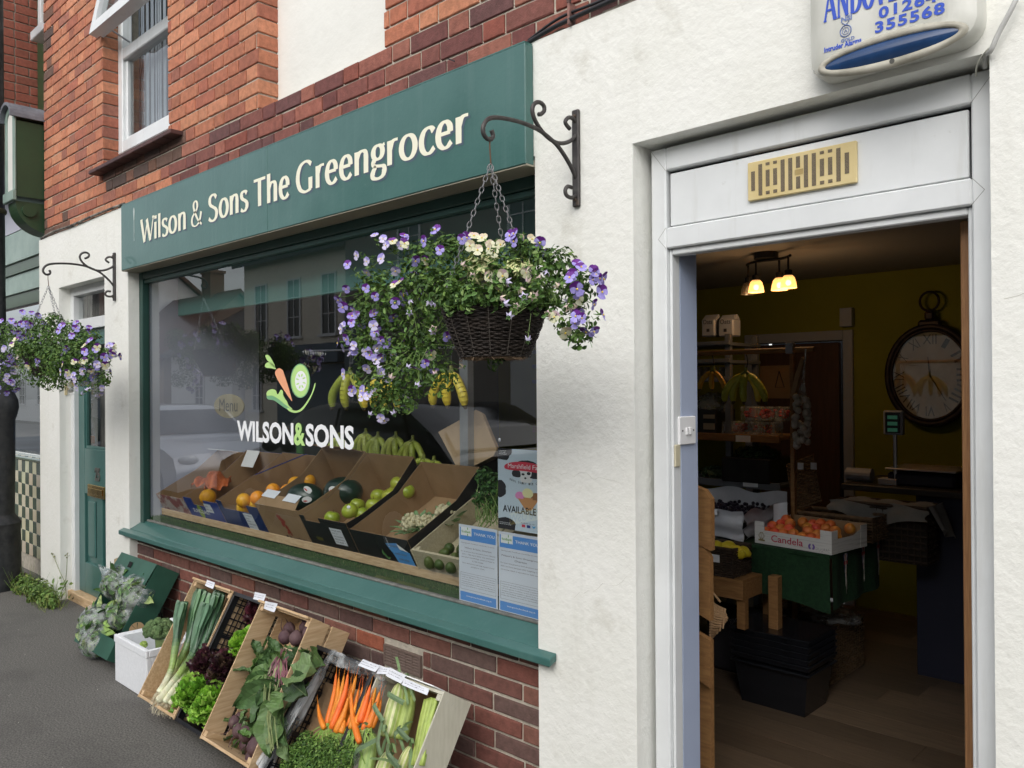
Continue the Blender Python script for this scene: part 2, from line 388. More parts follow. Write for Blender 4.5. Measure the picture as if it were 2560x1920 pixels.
# upstairs window with its open top light
u=B=MB(); Y0=2.225
fx0,fx1,fz0=-5.945,-4.86,3.145
B.box(fx0,fx0+.075,Y0,Y0+.07,fz0,5,.006); B.box(fx0+.0752,fx1,Y0,Y0+.07,fz0,fz0+.085,.006); B.box(fx0+.0752,fx1,Y0,Y0+.07,3.79,3.87,.006)
B.box(fx1-.075,fx1,Y0+.001,Y0+.069,fz0+.086,3.789,.006)
B.box(fx0+.0755,fx0+.11,Y0+.022,Y0+.05,fz0+.086,3.789,.004); B.box(fx0+.112,fx1-.08,Y0+.022,Y0+.05,fz0+.0865,fz0+.11,.004)
wn=B.build('upstairs_window_frame',M_upvc,shop)
B=MB(); B.poly([(fx0+.1,Y0+.04,fz0+.1),(fx1-.05,Y0+.04,fz0+.1),(fx1-.05,Y0+.04,3.8),(fx0+.1,Y0+.04,3.8)]); B.build('pane',M_glass,wn)
B=MB()   # net curtain and dark room behind
for i in range(40):
    x=fx0+.02+i*.028; B.box(x,x+.022,2.36+.008*math.sin(i*1.9),2.364+.008*math.sin(i*1.9),fz0-.05,4.9)
B.build('curtain',mat('net_curtain',(.30,.33,.36),(.22,.25,.29),scale=4,rough=.9),wn)
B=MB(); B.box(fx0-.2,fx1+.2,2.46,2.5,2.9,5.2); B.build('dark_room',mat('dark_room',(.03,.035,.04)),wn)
B=MB() # open top-hung sash
hz,hy=4.52,2.215
a=R(11.5); S=lambda u_,t,d=0:(fx0-.02+u_,hy-math.sin(a)*t-d*math.cos(a),hz-math.cos(a)*t+d*math.sin(a))
def sb(B,u0,u1,t0,t1,d0,d1):
    I=[B.addv(S(x,t,d)) for d in (d0,d1) for t in (t0,t1) for x in (u0,u1)]
    for q in ((0,2,3,1),(4,5,7,6),(0,1,5,4),(1,3,7,5),(3,2,6,7),(2,0,4,6)): B.face([I[k] for k in q])
W_=1.10; H_=.60
sb(B,0,.075,0,H_,0,.055); sb(B,W_-.075,W_,0,H_,0,.055); sb(B,.075,W_-.075,0,.075,0,.0548); sb(B,.075,W_-.075,H_-.08,H_,0,.0548)
sb(B,.03,W_-.03,H_-.035,H_-.012,-.03,0)
sh=B.build('open_sash',M_upvc,shop)
B=MB(); B.poly([S(.07,.07,.03),S(W_-.07,.07,.03),S(W_-.07,H_-.07,.03),S(.07,H_-.07,.03)]); B.build('pane',M_glass,sh)
B=MB(); B.tube([S(.12,H_-.05,-.02),(fx0+.15,2.25,3.9)],.006,6); B.build('stay',mat('steel',(.4,.4,.42),rough=.35,metal=1),sh)
B=MB() # brick-tile window sill
x=-6.0
while x<-4.70:
    L=.15; B.box(x,min(x+L-.004,-4.69),2.045,2.23,2.985+jit(.001),3.012,.004); x+=L
B.build('tiled_window_sill',mat('sill_tile',srgb(88,58,54),srgb(70,48,48),scale=12,rough=.6),shop)
# ---------------------------------------------------------------- shop window
GX0,GX1,GZ0,GZ1=-5.40,-1.885,.648,2.187
B=MB(); B.box(-5.46,-1.90,2.06,2.168,2.262,2.285); B.build('window_head_lining',mat('head_lining',(.40,.37,.29),(.34,.31,.25),scale=5,rough=.8),shop)
B=MB()
B.box(-5.46,-5.405,2.168,2.215,.63,2.261,.004); B.box(-5.404,-1.88,2.168,2.215,2.215,2.261,.004); B.box(-5.404,-1.88,2.178,2.214,2.188,2.2145,.004)
B.box(-1.895,-1.83,2.17,2.214,.63,2.187)
wf=B.build('shop_window_frame',M_greend,shop)
B=MB(); B.box(-5.4045,-1.9,2.187,2.214,.640,.651,.003); B.build('sealing_bead',mat('bead',(.20,.20,.18),(.12,.12,.11),scale=30,rough=.9),wf)
B=MB(); B.poly([(GX0,2.2,GZ0),(GX1,2.2,GZ0),(GX1,2.2,GZ1),(GX0,2.2,GZ1)]); gl=B.build('shop_window_pane',M_glass,shop)
# sloping sill board
B=MB()
def sillbox(B,x0,x1,y0,y1,z0f,zb,th):
    A=[(x0,y0,z0f-th),(x1,y0,z0f-th),(x1,y1,zb-th),(x0,y1,zb-th),(x0,y0,z0f),(x1,y0,z0f),(x1,y1,zb),(x0,y1,zb)]
    I=[B.addv(p) for p in A]
    for q in ((0,3,2,1),(4,5,6,7),(0,1,5,4),(1,2,6,5),(2,3,7,6),(3,0,4,7)): B.face([I[k] for k in q])
sillbox(B,-5.545,-1.812,2.062,2.099,.583,.596,.028)
sillbox(B,-5.458,-1.8975,2.099,2.19,.596,.642,.028)
si=B.build('window_sill',M_green,shop,bevel=.004)
# fascia sign
fs=thing('fascia_sign','long teal green fascia board reading Wilson & Sons The Greengrocer in cream letters','sign',(-3.6,2.09,2.47))
def sub(o,p): # parent keeping world place
    o.parent=p; o.matrix_parent_inverse=p.matrix_world.inverted() if False else Matrix.Translation(-p.location); return o
FX0,FX1,FZ0,FZ1=-5.452,-1.899,2.266,2.684
xj=-3.62
B=MB(); B.box(FX0,xj-.001,2.055,2.099,FZ0,FZ1,.003); B.box(xj+.001,FX1,2.0553,2.099,FZ0,FZ1,.003); B.box(FX0+.004,FX1-.004,2.058,2.099,FZ1+.001,FZ1+.006)
sub(B.build('board',M_green),fs)
# calligraphic letters: strokes swept with a broad nib
XH=.72
def arc(cx,cy,rx,ry,a0,a1,n=14): return [(cx+rx*math.cos(R(a0+(a1-a0)*i/n)),cy+ry*math.sin(R(a0+(a1-a0)*i/n))) for i in range(n+1)]
GL={
'W':([('k',[(.02,1),(.30,0)]),('n',[(.31,.0),(.56,.92)]),('k',[(.52,.98),(.82,0)]),('n',[(.83,.0),(1.1,1)]),('n',[(-.06,.985),(.14,.985)]),('n',[(1.0,.985),(1.18,.985)])],1.16),
'i':([('k',[(.12,XH),(.12,0)]),('d',[(.12,1.0),(.12,.86)])],.33),
'l':([('k',[(.12,1.03),(.12,0)])],.33),
's':([('c',[(.44,.62),(.36,.69),(.24,.715),(.12,.66),(.10,.54),(.18,.44),(.33,.36),(.44,.26),(.44,.12),(.32,.01),(.18,.0),(.05,.07)])],.56),
'o':([('c',arc(.34,XH/2,.26,XH/2-.02,90,450,28))],.76),
'n':([('k',[(.12,XH),(.12,0)]),('c',[(.13,.50),(.22,.64),(.34,.70),(.47,.66),(.52,.52),(.52,.3),(.52,0)])],.74),
'&':([('c',[(.86,.52),(.80,.30),(.66,.10),(.44,.0),(.22,.02),(.09,.15),(.10,.33),(.24,.48),(.42,.6),(.54,.74),(.52,.92),(.38,1.0),(.25,.92),(.24,.76),(.38,.50),(.60,.22),(.90,0)])],1.1),
'S':([('c',[(.60,.86),(.48,.97),(.32,1.0),(.16,.92),(.11,.76),(.18,.62),(.36,.52),(.54,.42),(.62,.27),(.56,.1),(.40,.0),(.20,.01),(.03,.12)])],.80),
'T':([('h',[(-.02,.95),(.70,.95)]),('k',[(.34,.95),(.34,0)])],.78),
'h':([('k',[(.12,1.03),(.12,0)]),('c',[(.13,.50),(.22,.64),(.34,.70),(.47,.66),(.52,.52),(.52,.3),(.52,0)])],.74),
'e':([('h',[(.10,.40),(.50,.40)]),('c',[(.50,.40),(.48,.58),(.38,.70),(.26,.71),(.14,.60),(.08,.38),(.12,.15),(.26,.01),(.40,.02),(.53,.13)])],.66),
'G':([('c',[(.76,.86),(.62,.97),(.44,1.0),(.22,.90),(.09,.66),(.08,.38),(.20,.12),(.42,.0),(.62,.02),(.74,.08)]),('k',[(.72,.44),(.72,.05)])],.96),
'r':([('k',[(.12,XH),(.12,0)]),('c',[(.13,.46),(.20,.62),(.30,.70),(.44,.70)])],.50),
'g':([('c',arc(.28,.50,.19,.205,90,450,24)),('c',[(.16,.33),(.10,.22),(.14,.12),(.32,.08),(.50,.04),(.54,-.10),(.46,-.24),(.28,-.29),(.10,-.24),(.06,-.12),(.12,.0),(.20,.08)]),('n',[(.40,.62),(.56,.70)])],.64),
'c':([('c',[(.52,.58),(.44,.68),(.32,.71),(.17,.63),(.08,.42),(.10,.18),(.22,.02),(.38,.0),(.54,.12)])],.60),
}
def smooth(pts,n=5):
    if len(pts)<3: return [Vector(p) for p in pts]
    P=[Vector(p) for p in pts]; out=[]
    for i in range(len(P)-1):
        a,b_,c,d=P[max(i-1,0)],P[i],P[i+1],P[min(i+2,len(P)-1)]
        for k in range(n):
            t=k/n; out.append(.5*((2*b_)+(c-a)*t+(2*a-5*b_+4*c-d)*t*t+(3*b_-a-3*c+d)*t**3))
    out.append(P[-1]); return out
def nib(B,pts,kind,x0,z0,sx,sz,Y,lay,TH=.225,TN=.085,const=None):
    P=smooth(pts,4) if kind=='c' else [Vector(p) for p in pts]
    n=len(P); L_,R_=[],[]
    for i,p in enumerate(P):
        t=P[min(i+1,n-1)]-P[max(i-1,0)]
        t=Vector((t.x*sx,t.y*sz)); t=t.normalized() if t.length>1e-9 else Vector((0,1))
        if const: w_=const
        elif kind in 'kd': w_=TH*(1.0 if kind=='k' else 1.05)
        elif kind=='n': w_=TN*1.15
        elif kind=='h': w_=TN*1.25
        else: w_=math.sqrt((TH*1.05*t.y)**2+(TN*t.x)**2)
        if kind=='k' and n==2: w_*=1.06 if i==0 else 1.0
        m=Vector((-t.y,t.x))*(w_*sz/2)
        q=Vector((x0+p.x*sx,z0+p.y*sz)); L_.append(q+m); R_.append(q-m)
    y=Y-lay*.00012
    for i in range(n-1):
        B.poly([(R_[i].x,y,R_[i].y),(R_[i+1].x,y,R_[i+1].y),(L_[i+1].x,y,L_[i+1].y),(L_[i].x,y,L_[i].y)])
def word(B,txt,xa,xb,zb,cap,Y,dx=0,dz=0,TH=.225,TN=.085):
    if txt=='&': TH,TN=.15,.055
    tot=sum(GL[c][1] for c in txt)-.16; sx=(xb-xa)/tot; x=xa-.02*sx; lay=0
    for c in txt:
        for k_,p in GL[c][0]: nib(B,p,k_,x+dx,zb+dz,sx,cap,Y,lay%7,TH,TN); lay+=1
        x+=GL[c][1]*sx
WORDS=[('Wilson',-5.128,-4.515),('&',-4.445,-4.31),('Sons',-4.235,-3.822),('The',-3.742,-3.425),('Greengrocer',-3.35,-2.195)]
B=MB()
for t_,a_,b_ in WORDS: word(B,t_,a_,b_,2.404,.138,2.0535)
sub(B.build('lettering',M_cream),fs)
B=MB()
for t_,a_,b_ in WORDS: word(B,t_,a_,b_,2.404,.138,2.0547,.010,-.008)
sub(B.build('letter_shadow',mat('letter_drop_shade_paint',srgb(78,92,108),rough=.5)),fs)
B=MB()
p_=at(335,535,Y=2.0545); B.prism([(p_.x+.010*math.cos(a_)*(1+.3*math.sin(a_*3)),p_.z-.0+.042*math.sin(a_)) for a_ in [2*PI*i/14 for i in range(14)]],(2.0535,2.0546)); B.box(p_.x-.003,p_.x+.003,2.0538,2.0546,p_.z-.17,p_.z-.04,.0004)
sub(B.build('white_drip_mark',mat('bird_drip',(.45,.52,.50),rough=.8)),fs)
for (cx,cz,dx,dz,seed) in ((-1.9,1.22,.36,-.02,1),(-1.75,.80,.25,.10,2),(-.47,1.7,.35,.05,4)):
    rnd=random.Random(seed); P=[]
    for i in range(14): f_=i/13; P.append((cx+dx*f_+rnd.uniform(-.004,.004),2.0996,cz+dz*f_+rnd.uniform(-.012,.012)))
    B=MB(); B.tube(P,.0005,4,cap=False); B.build('hairline_crack',mat('crack_grey',(.52,.51,.45),rough=.9),shop)  # thin warm grey lines for the cracks
# ---------------------------------------------------------------- right doorway frame
B=MB(); FY=2.165
def fb(B,x0,x1,z0,z1,y0=FY,y1=FY+.06,ch=.004): B.box(x0,x1,y0,y1,z0,z1,ch)
fb(B,-1.462,-1.408,-.1,2.24); fb(B,-.5526,-.497,-.1,2.24); fb(B,-1.4075,-.553,2.169,2.24)
fb(B,-1.4075,-.553,1.926,1.991)
B.box(-1.407,-1.397,FY+.015,FY+.06,-.1,1.925,.003); B.box(-.565,-.5535,FY+.015,FY+.06,-.1,1.925,.003); B.box(-1.3965,-.5655,FY+.015,FY+.06,1.906,1.925,.003)
df=B.build('entrance_frame',M_upvc,shop)
B=MB(); B.box(-1.4075,-.553,FY+.028,FY+.03,1.9915,2.1685); B.build('panel_gasket',mat('rubber',(.01,.01,.012),rough=.6),df)
B=MB(); B.box(-1.399,-.561,FY+.012,FY+.027,1.996,2.159,.002); B.build('overdoor_panel',M_upvc,df)
for (xa,za,xb,zb_) in ((-1.462,2.24,-1.408,2.169),(-.497,2.24,-.5526,2.169),(-1.408,1.991,-1.436,1.958),(-1.436,1.958,-1.408,1.926),(-.5526,1.991,-.525,1.958),(-.525,1.958,-.5526,1.926)):
    B=MB(); B.tube([(xa,FY-.0001,za),(xb,FY-.0001,zb_)],.0007,4); B.build('mitre_joint',mat('joint_grey',(.3,.3,.28),rough=.9),df)
# beige sliding ventilator in the panel
B=MB(); vx0,vx1=None,None
p0=at(1873,505,Y=2.175); p1=at(2145,457,Y=2.175); pT=at(2145,352,Y=2.175)
vx0,vx1,vz0,vz1=p0.x,p1.x,p1.z,pT.z
B.box(vx0,vx1,FY+.001,FY+.0118,vz0,vz1,.002); vt=B.build('ventilator',mat('aged_plastic',srgb(214,196,146),srgb(206,186,132),scale=14,rough=.4),df)
B=MB(); H=vz1-vz0; n=13; pit=(vx1-vx0-.02)/n
for i in range(n):
    x=vx0+.012+i*pit; w_=pit*.5
    pat={0:[(.25,.75)],12:[(.25,.75)],1:[(.1,.9)],11:[(.1,.9)],2:[(.1,.18),(.3,.72),(.84,.91)],3:[(.1,.18),(.3,.72),(.84,.91)],9:[(.1,.18),(.3,.72),(.84,.91)],10:[(.1,.18),(.3,.72),(.84,.91)],6:[(.1,.4),(.62,.9)]}.get(i,[(.1,.9)])
    for a_,b_ in pat: B.box(x,x+w_,FY-.0004,FY+.0015,vz0+H*a_,vz0+H*b_)
B.build('slot',mat('vent_dark',(.05,.04,.03),(.25,.2,.13),scale=900,rough=.8,detail=1),vt)
B=MB()
for i in range(8): B.box((vx0+vx1)/2-.012+i*.003,(vx0+vx1)/2-.0112+i*.003,FY-.001,FY+.001,vz0+H*.44,vz0+H*.58)
B.build('slider_ridge',mat('ridge',srgb(170,150,100),rough=.5),vt)
# door threshold, open brown door leaf edge with hinges
B=MB(); B.box(-1.407,-.5535,2.12,2.3,-.12,-.055,.004); B.build('threshold',mat('alu_sill',(.5,.5,.48),rough=.4,metal=.6),df)
M_oak=mat('oak_foil',srgb(150,110,72),srgb(126,88,56),scale=9,rough=.45,stretch=(30,30,1.2),bump=.0005,bscale=40)
B=MB(); B.box(-.600,-.566,2.245,3.05,-.05,1.905,.003)
dl=B.build('entrance_door',M_oak,shop)
B=MB()
for z in (1.66,.93):
    B=MB(); B.box(-.570,-.556,2.228,2.2445,z-.06,z+.06,.003); B.build('hinge',M_upvc,dl)
# ---------------------------------------------------------------- left doorway (number 25)
DY=2.212
B=MB()
B.box(-6.80,-6.722,2.180,2.25,-.1,2.29,.003)
B.box(-6.7215,-5.85,2.1805,2.25,2.215,2.29,.003); B.box(-6.7215,-5.85,2.1805,2.25,1.95,2.03,.003)
lf=B.build('side_door_frame',M_upvc,shop)
B=MB(); B.poly([(-6.73,2.22,2.03),(-5.85,2.22,2.03),(-5.85,2.22,2.215),(-6.73,2.22,2.215)]); B.build('pane',M_glass,lf)
B=MB()
for i in range(16): B.box(-6.79+i*.06,-6.745+i*.06,2.30,2.305,2.0,2.25)
B.build('blind',mat('grey_blind',(.20,.19,.18),(.12,.11,.1),scale=6,rough=.9),lf)
B=MB() # door leaf: stiles, rails, raised panels
X0,X1=-6.72,-5.87
B.box(X0,X0+.12,DY,DY+.045,-.03,1.948,.003); B.box(X1-.12,X1,DY,DY+.045,-.03,1.948,.003)
B.box(X0+.1205,X1-.1205,DY,DY+.044,1.83,1.948,.003); B.box(X0+.1205,X1-.1205,DY,DY+.044,.72,1.06,.003); B.box(X0+.1205,X1-.1205,DY,DY+.044,-.03,.20,.003)
B.box(-6.36,-6.24,DY,DY+.044,.2005,.7195,.003)
for a_,b_ in ((X0+.1205,-6.36),(-6.24,X1-.1205)):
    B.box(a_,b_,DY+.02,DY+.03,.2,.72); B.box(a_+.05,b_-.05,DY+.006,DY+.021,.25,.67,.012)
B.box(X0+.121,X0+.14,DY+.008,DY+.03,1.06,1.83,.003); B.box(X0+.14,X1-.12,DY+.008,DY+.03,1.06,1.08,.003)
dr=B.build('green_front_door',M_green,shop)
B=MB(); B.poly([(X0+.12,DY+.025,1.06),(X1-.12,DY+.025,1.06),(X1-.12,DY+.025,1.83),(X0+.12,DY+.025,1.83)]); B.build('pane',M_glass,dr)
B=MB()
for i in range(9): B.box(-6.64+i*.07,-6.585+i*.07,2.34,2.345,1.0,1.9)
B.build('door_blind',mat('door_blind',(.30,.28,.25),(.16,.16,.15),scale=5,rough=.9),dr)
M_brass=mat('brass',(.62,.42,.13),(.45,.3,.1),scale=20,rough=.25,metal=1)
B=MB(); lx=at(219,1238,Y=DY-.01); B.box(lx.x,lx.x+.33,DY-.012,DY-.001,lx.z-.005,lx.z+.085,.004); B.box(lx.x+.025,lx.x+.305,DY-.018,DY-.0125,lx.z+.018,lx.z+.062,.003); B.build('letterbox',M_brass,dr)
B=MB(); _n=at(237,1200,Y=DY-.004); B.text('25',.13,WALLF(_n.x,DY-.004,_n.z),font_w=.8,bold=.004,extr=.003); B.build('door_number',mat('number_metal',(.2,.19,.17),rough=.4,metal=.7),dr)
B=MB(); B.box(-6.76,-6.725,2.168,2.1795,1.50,1.60,.003); B.box(-6.80,-6.72,2.15,2.1675,1.50,1.515,.003); B.build('door_handle',mat('chrome',(.7,.7,.72),rough=.2,metal=1),dr)
B=MB(); B.box(-6.9,-5.86,2.15,2.24,-.12,-.032,.006); B.build('wooden_doorstep',M_palex,shop)
B=MB(); B.box(-6.7895,-6.783,2.135,2.155,1.46,1.55,.002); B.build('bell_push',mat('bell_cream',srgb(205,190,150),rough=.5),lf)
B=MB(); B.box(-6.9,-5.8,2.6,2.65,-.1,2.4); B.build('hall_back_wall',mat('hall_dark',(.06,.06,.06)),shop)
# air bricks
def airbrick(x0,x1,z0,z1,lab,c,nx=5,nz=6):
    t=thing('air_brick',lab,'vent',((x0+x1)/2,2.15,z0),group='air bricks in the low wall')
    B=MB(); B.box(x0,x1,2.146,2.2,z0,z0+.008); B.box(x0,x1,2.146,2.2,z1-.008,z1); B.box(x0,x0+.008,2.146,2.2,z0+.008,z1-.008); B.box(x1-.008,x1,2.146,2.2,z0+.008,z1-.008)
    sub(B.build('surround',c),t)
    B=MB(); W_=(x1-x0-.016)
    for i in range(1,nx): B.box(x0+.008+W_*i/nx-.002,x0+.008+W_*i/nx+.002,2.148,2.17,z0+.008,z1-.008)
    for j in range(nz):
        z=z0+.008+(z1-z0-.016)*j/nz; I=[B.addv(p) for p in ((x0+.008,2.1475,z),(x1-.008,2.1475,z),(x1-.008,2.165,z+.012),(x0+.008,2.165,z+.012),(x0+.008,2.1475,z+.003),(x1-.008,2.1475,z+.003),(x1-.008,2.165,z+.015),(x0+.008,2.165,z+.015))]
        for q in ((0,3,2,1),(4,5,6,7),(0,1,5,4),(1,2,6,5),(2,3,7,6),(3,0,4,7)): B.face([I[k] for k in q])
    sub(B.build('louvre',c),t)
airbrick(-2.835,-2.59,.312,.398,'brown plastic louvred air brick in the low wall above the sweetcorn crate',mat('brown_plastic',srgb(112,96,88),rough=.5))
airbrick(-5.44,-5.12,.06,.33,'dark grey slatted air brick low in the wall behind the green box',mat('grey_plastic',srgb(70,66,64),rough=.6),1,12)
# ================================================================ inside of the shop
M_yel=mat('mustard_wall',(.24,.24,.016),(.21,.21,.014),scale=2,rough=.8)
M_lil=mat('lilac_wall',(.40,.46,.60),(.36,.42,.56),scale=3,rough=.6,bump=.0008,bscale=30,stain=((.25,.27,.36),12,.25,.68))
M_dwood=mat('lobby_laminate',attr='tint',scale=3,rough=.45,stretch=(2,22,1),bump=.0006,bscale=20,stain=((.02,.014,.01),5,.6,.60))
RX0,RX1,RY0,RY1,RZ=-5.75,-.42,2.30,5.8,2.27
B=MB(); nb=16
y=2.235; i=0
while y<RY1:
    w_=.19; x=RX0+ -random.random()*1.2
    while x<RX1:
        L=1.25; k=random.uniform(.7,1.25); B.tint=(.13*k,.092*k,.06*k); B.box(max(x,RX0),min(x+L-.002,RX1),y,min(y+w_-.002,RY1),-.09,-.055); x+=L
        if x>=RX1: break
    y+=w_
tag(B.build('floor',M_dwood),kind='structure')
B=MB(); B.box(RX0-.1,RX1+.1,RY0,RY1+.1,RZ,RZ+.1); tag(B.build('ceiling',mat('ceiling_paint',(.30,.29,.28),rough=.9)),kind='structure')
# back wall round the inner doorway
dx0,dx1,dzt=at(1886,900,Y=5.8).x,at(2110,900,Y=5.8).x,at(2000,855,Y=5.8).z
B=MB(); B.box(RX0,dx0,5.8,5.9,-.1,RZ-.001); B.box(dx1,RX1,5.8,5.9,-.1,RZ-.001); B.box(dx0,dx1,5.8,5.9,dzt,RZ-.001)
B.build('mustard_back_wall',M_yel,shop)
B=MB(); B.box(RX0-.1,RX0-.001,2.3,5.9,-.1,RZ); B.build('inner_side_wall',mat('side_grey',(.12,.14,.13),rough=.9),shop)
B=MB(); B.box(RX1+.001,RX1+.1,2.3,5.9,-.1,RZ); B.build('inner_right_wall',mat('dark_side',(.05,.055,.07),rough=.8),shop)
B=MB(); B.box(-1.56,-1.399,2.228,2.330,-.1,RZ-.001,.003); B.build('lilac_entrance_return',M_lil,shop)
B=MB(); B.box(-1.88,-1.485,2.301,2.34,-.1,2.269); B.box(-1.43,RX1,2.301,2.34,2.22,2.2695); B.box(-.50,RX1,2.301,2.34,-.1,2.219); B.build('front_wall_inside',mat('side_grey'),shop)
M_dwh=mat('dull_gloss_white',(.34,.36,.42),rough=.4)
B=MB(); t_=.07
B.box(dx0-t_,dx0,5.775,5.81,-.055,dzt+t_,.004); B.box(dx1,dx1+t_,5.775,5.81,-.055,dzt+t_,.004); B.box(dx0+.0005,dx1-.0005,5.775,5.81,dzt,dzt+t_,.004)
fr=B.build('inner_door_frame',M_dwh,shop)
B=MB(); B.box(dx0-.2,dx1+.3,6.5,6.55,-.1,2.1); B.box(dx0-.3,dx0-.25,5.9,6.55,-.1,2.1); B.box(dx1+.25,dx1+.3,5.9,6.55,-.1,2.1); B.build('back_room',mat('back_room_black',(.012,.014,.02)),shop)
B=MB(); B.box(dx0+.01,dx0+.62,5.87,5.91,-.05,dzt-.01,.003); B.build('inner_door',mat('brown_door',(.10,.048,.025),(.07,.035,.018),scale=4,rough=.5,stretch=(12,12,1)),shop)
# lamp on the ceiling: bar with four glass shades
lp=at(1915,632,Z=RZ)
t=thing('ceiling_spot_bar','dark ceiling spotlight bar with four small glowing glass shades','light',(lp.x,lp.y,RZ))
def sb2(b,n,m,p,**k): return sub(b.build(n,m,**k),p)
M_iron=mat('dark_metal',(.03,.03,.032),rough=.4,metal=.6)
B=MB(); B.lathe([(.0,0),(.07,0),(.07,-.035),(.0,-.037)][1:3],20,(lp.x,lp.y,RZ)); sb2(B,'ceiling_plate',M_iron,t)
B=MB(); dv=Vector((.92,-.39,0)); ctr=Vector((lp.x+.01,lp.y-.0,RZ-.045)); pv=Vector((-dv.y,dv.x,0))
pts=[ctr+dv*(s*.19)+pv*(.03*math.sin(s*3.3)) for s in np.linspace(-1,1,15)]
B.tube(pts,.008,8); sb2(B,'wavy_bar',M_iron,t)
M_shade=mat('amber_glass_shade',(.9,.55,.25),rough=.3,emit=(1,.50,.16),estr=.8,alpha=.75)
M_bulb=mat('lit_bulb',(1,.8,.5),emit=(1,.72,.35),estr=6)
M_shadeoff=mat('unlit_glass_shade',(.16,.13,.10),rough=.2,alpha=.6)
for i,s in enumerate((-.95,-.38,.36,.92)):
    p=ctr+dv*(s*.18)+pv*(.03*math.sin(s*3.3))
    B=MB(); B.tube([p,p+Vector((0,0,-.075))],.006,6); B.lathe([(.014,-.075),(.022,-.08),(.022,-.11),(.014,-.112)],12,p); a_=sb2(B,'arm',M_iron,t)
    B=MB(); B.lathe([(.018,-.105),(.034,-.122),(.042,-.15),(.046,-.18)],18,p,cap=False); h=B.build('shade',M_shadeoff if i==0 else M_shade,t,smooth=True); h.matrix_parent_inverse=Matrix.Translation(-t.location)
    if i: 
        B=MB(); B.ball(p+Vector((0,0,-.15)),.016,10,8); h2=B.build('bulb',M_bulb,h); h2.matrix_parent_inverse=Matrix.Translation(-t.location) if False else Matrix()
        L=bpy.data.lights.new('bulb_light','POINT'); L.energy=.85; L.color=(1,.62,.3); L.shadow_soft_size=.02; lo=bpy.data.objects.new('bulb_light',L); col.objects.link(lo); lo.location=p+Vector((0,0,-.215))
# ================================================================ neighbouring shop on the left
nb_=thing('neighbour_shop','narrow view of the neighbouring shop with green joinery and red brick','building',(-8.2,2.25,G))
B=MB(); TC=srgb(214,206,176); TG=(.03,.065,.028); rows=10
for j in range(8):
    for i in range(26):
        x=-7.262-.1035*(i+1); z=.905-.035-.1035*(j+1)
        B.tint=tuple(k*(1+jit(.06)) for k in (TC if (i+j)%2==0 else TG)); B.box(x+.001,x+.1025,2.25,2.27,z+.001,z+.1025,.0015)
    
sb2(B,'chequered_tile_panel',mat('glazed_tile',attr='tint',scale=3,rough=.15,coat=.5),nb_)
B=MB(); B.box(-10,-7.262,2.262,2.4,-.2,.86); sb2(B,'tile_backing',M_mortar,nb_)
B=MB(); B.box(-10,-7.2625,2.236,2.274,.872,.905,.01); sb2(B,'green_nosing_tile',mat('green_glaze',(.06,.11,.035),rough=.15,coat=.5),nb_)
B=MB()
for i in range(18): B.tint=TC if i%2==0 else TG; B.box(-7.263-.1035*(i+1),-7.264-.1035*i,2.275,2.40,.885,.907)
sb2(B,'sill_tiles',mat('glazed_tile'),nb_)
M_pg=mat('pale_green_paint',srgb(140,160,150),srgb(122,144,134),scale=6,rough=.45,coat=.2)
M_dg=mat('bottle_green_paint',(.025,.055,.025),(.03,.07,.03),scale=6,rough=.4,coat=.2)
B=MB(); B.box(-12,-7.262,2.34,2.40,2.42,2.60,.004); B.box(-12,-7.262,2.30,2.42,2.70,2.98,.004); sb2(B,'shopfront_rail',M_pg,nb_)
B=MB(); B.box(-12,-7.262,2.36,2.44,2.30,2.4195); B.box(-12,-7.262,2.32,2.44,2.6005,2.6995); sb2(B,'dark_rail',M_dg,nb_)
B=MB(); B.box(-12,-7.262,2.36,2.46,2.605,2.70); 
B=MB(); B.box(-12,-7.30,2.30,2.45,2.985,3.45); sb2(B,'pale_fascia_board',mat('pale_fascia',srgb(176,178,190),rough=.5),nb_)
B=MB(); B.poly([(-12,2.38,.91),(-7.262,2.38,.91),(-7.262,2.38,2.30),(-12,2.38,2.30)]); sb2(B,'shop_pane',glass_mat('neighbour_glass',(.7,.75,.78)),nb_)
B=MB(); B.box(-12,-7.262,3.6,3.65,-.2,3.2); B.box(-12,-7.27,2.42,3.6,.6,.89); sb2(B,'shop_interior',mat('bluish_dark',(.05,.06,.075),(.10,.12,.14),scale=2,rough=.9),nb_)
B=MB()
for r_ in range(26):   # brick pier facing this way, above the fascia
    brickrow(B,0,.50,3.45+r_*UC,UC-.01,lambda u,zz,d:(-8.18-d,1.95+u,zz),0 if r_%2 else .11,lambda x,z:vary(srgb(150,88,72)))
    brickrow(B,0,1.6,3.45+r_*UC,UC-.01,lambda u,zz,d:(-8.18-1.6+u,1.95+d,zz),0 if r_%2 else .11,lambda x,z:vary(srgb(150,88,72)))
sb2(B,'pier_brickwork',M_brick,nb_)
B=MB(); B.box(-9.8,-8.19,1.96,2.9,3.4,5.5); B.box(-8.2,-7.2,2.5,2.9,3.2,5.5); sb2(B,'pier_mortar_bed',M_mortar,nb_)
B=MB(); B.box(-8.178,-7.9,2.36,2.48,3.3,5.5,.005); sb2(B,'green_corner_post',M_dg,nb_)
B=MB(); B.box(-7.95,-7.87,2.30,2.355,4.62,5.5,.004); B.box(-7.95,-7.20,2.24,2.355,4.55,4.63,.006); B.box(-7.6,-7.53,2.34,2.40,3.3,4.549,.004); sb2(B,'white_sash_frame',M_upvc,nb_)
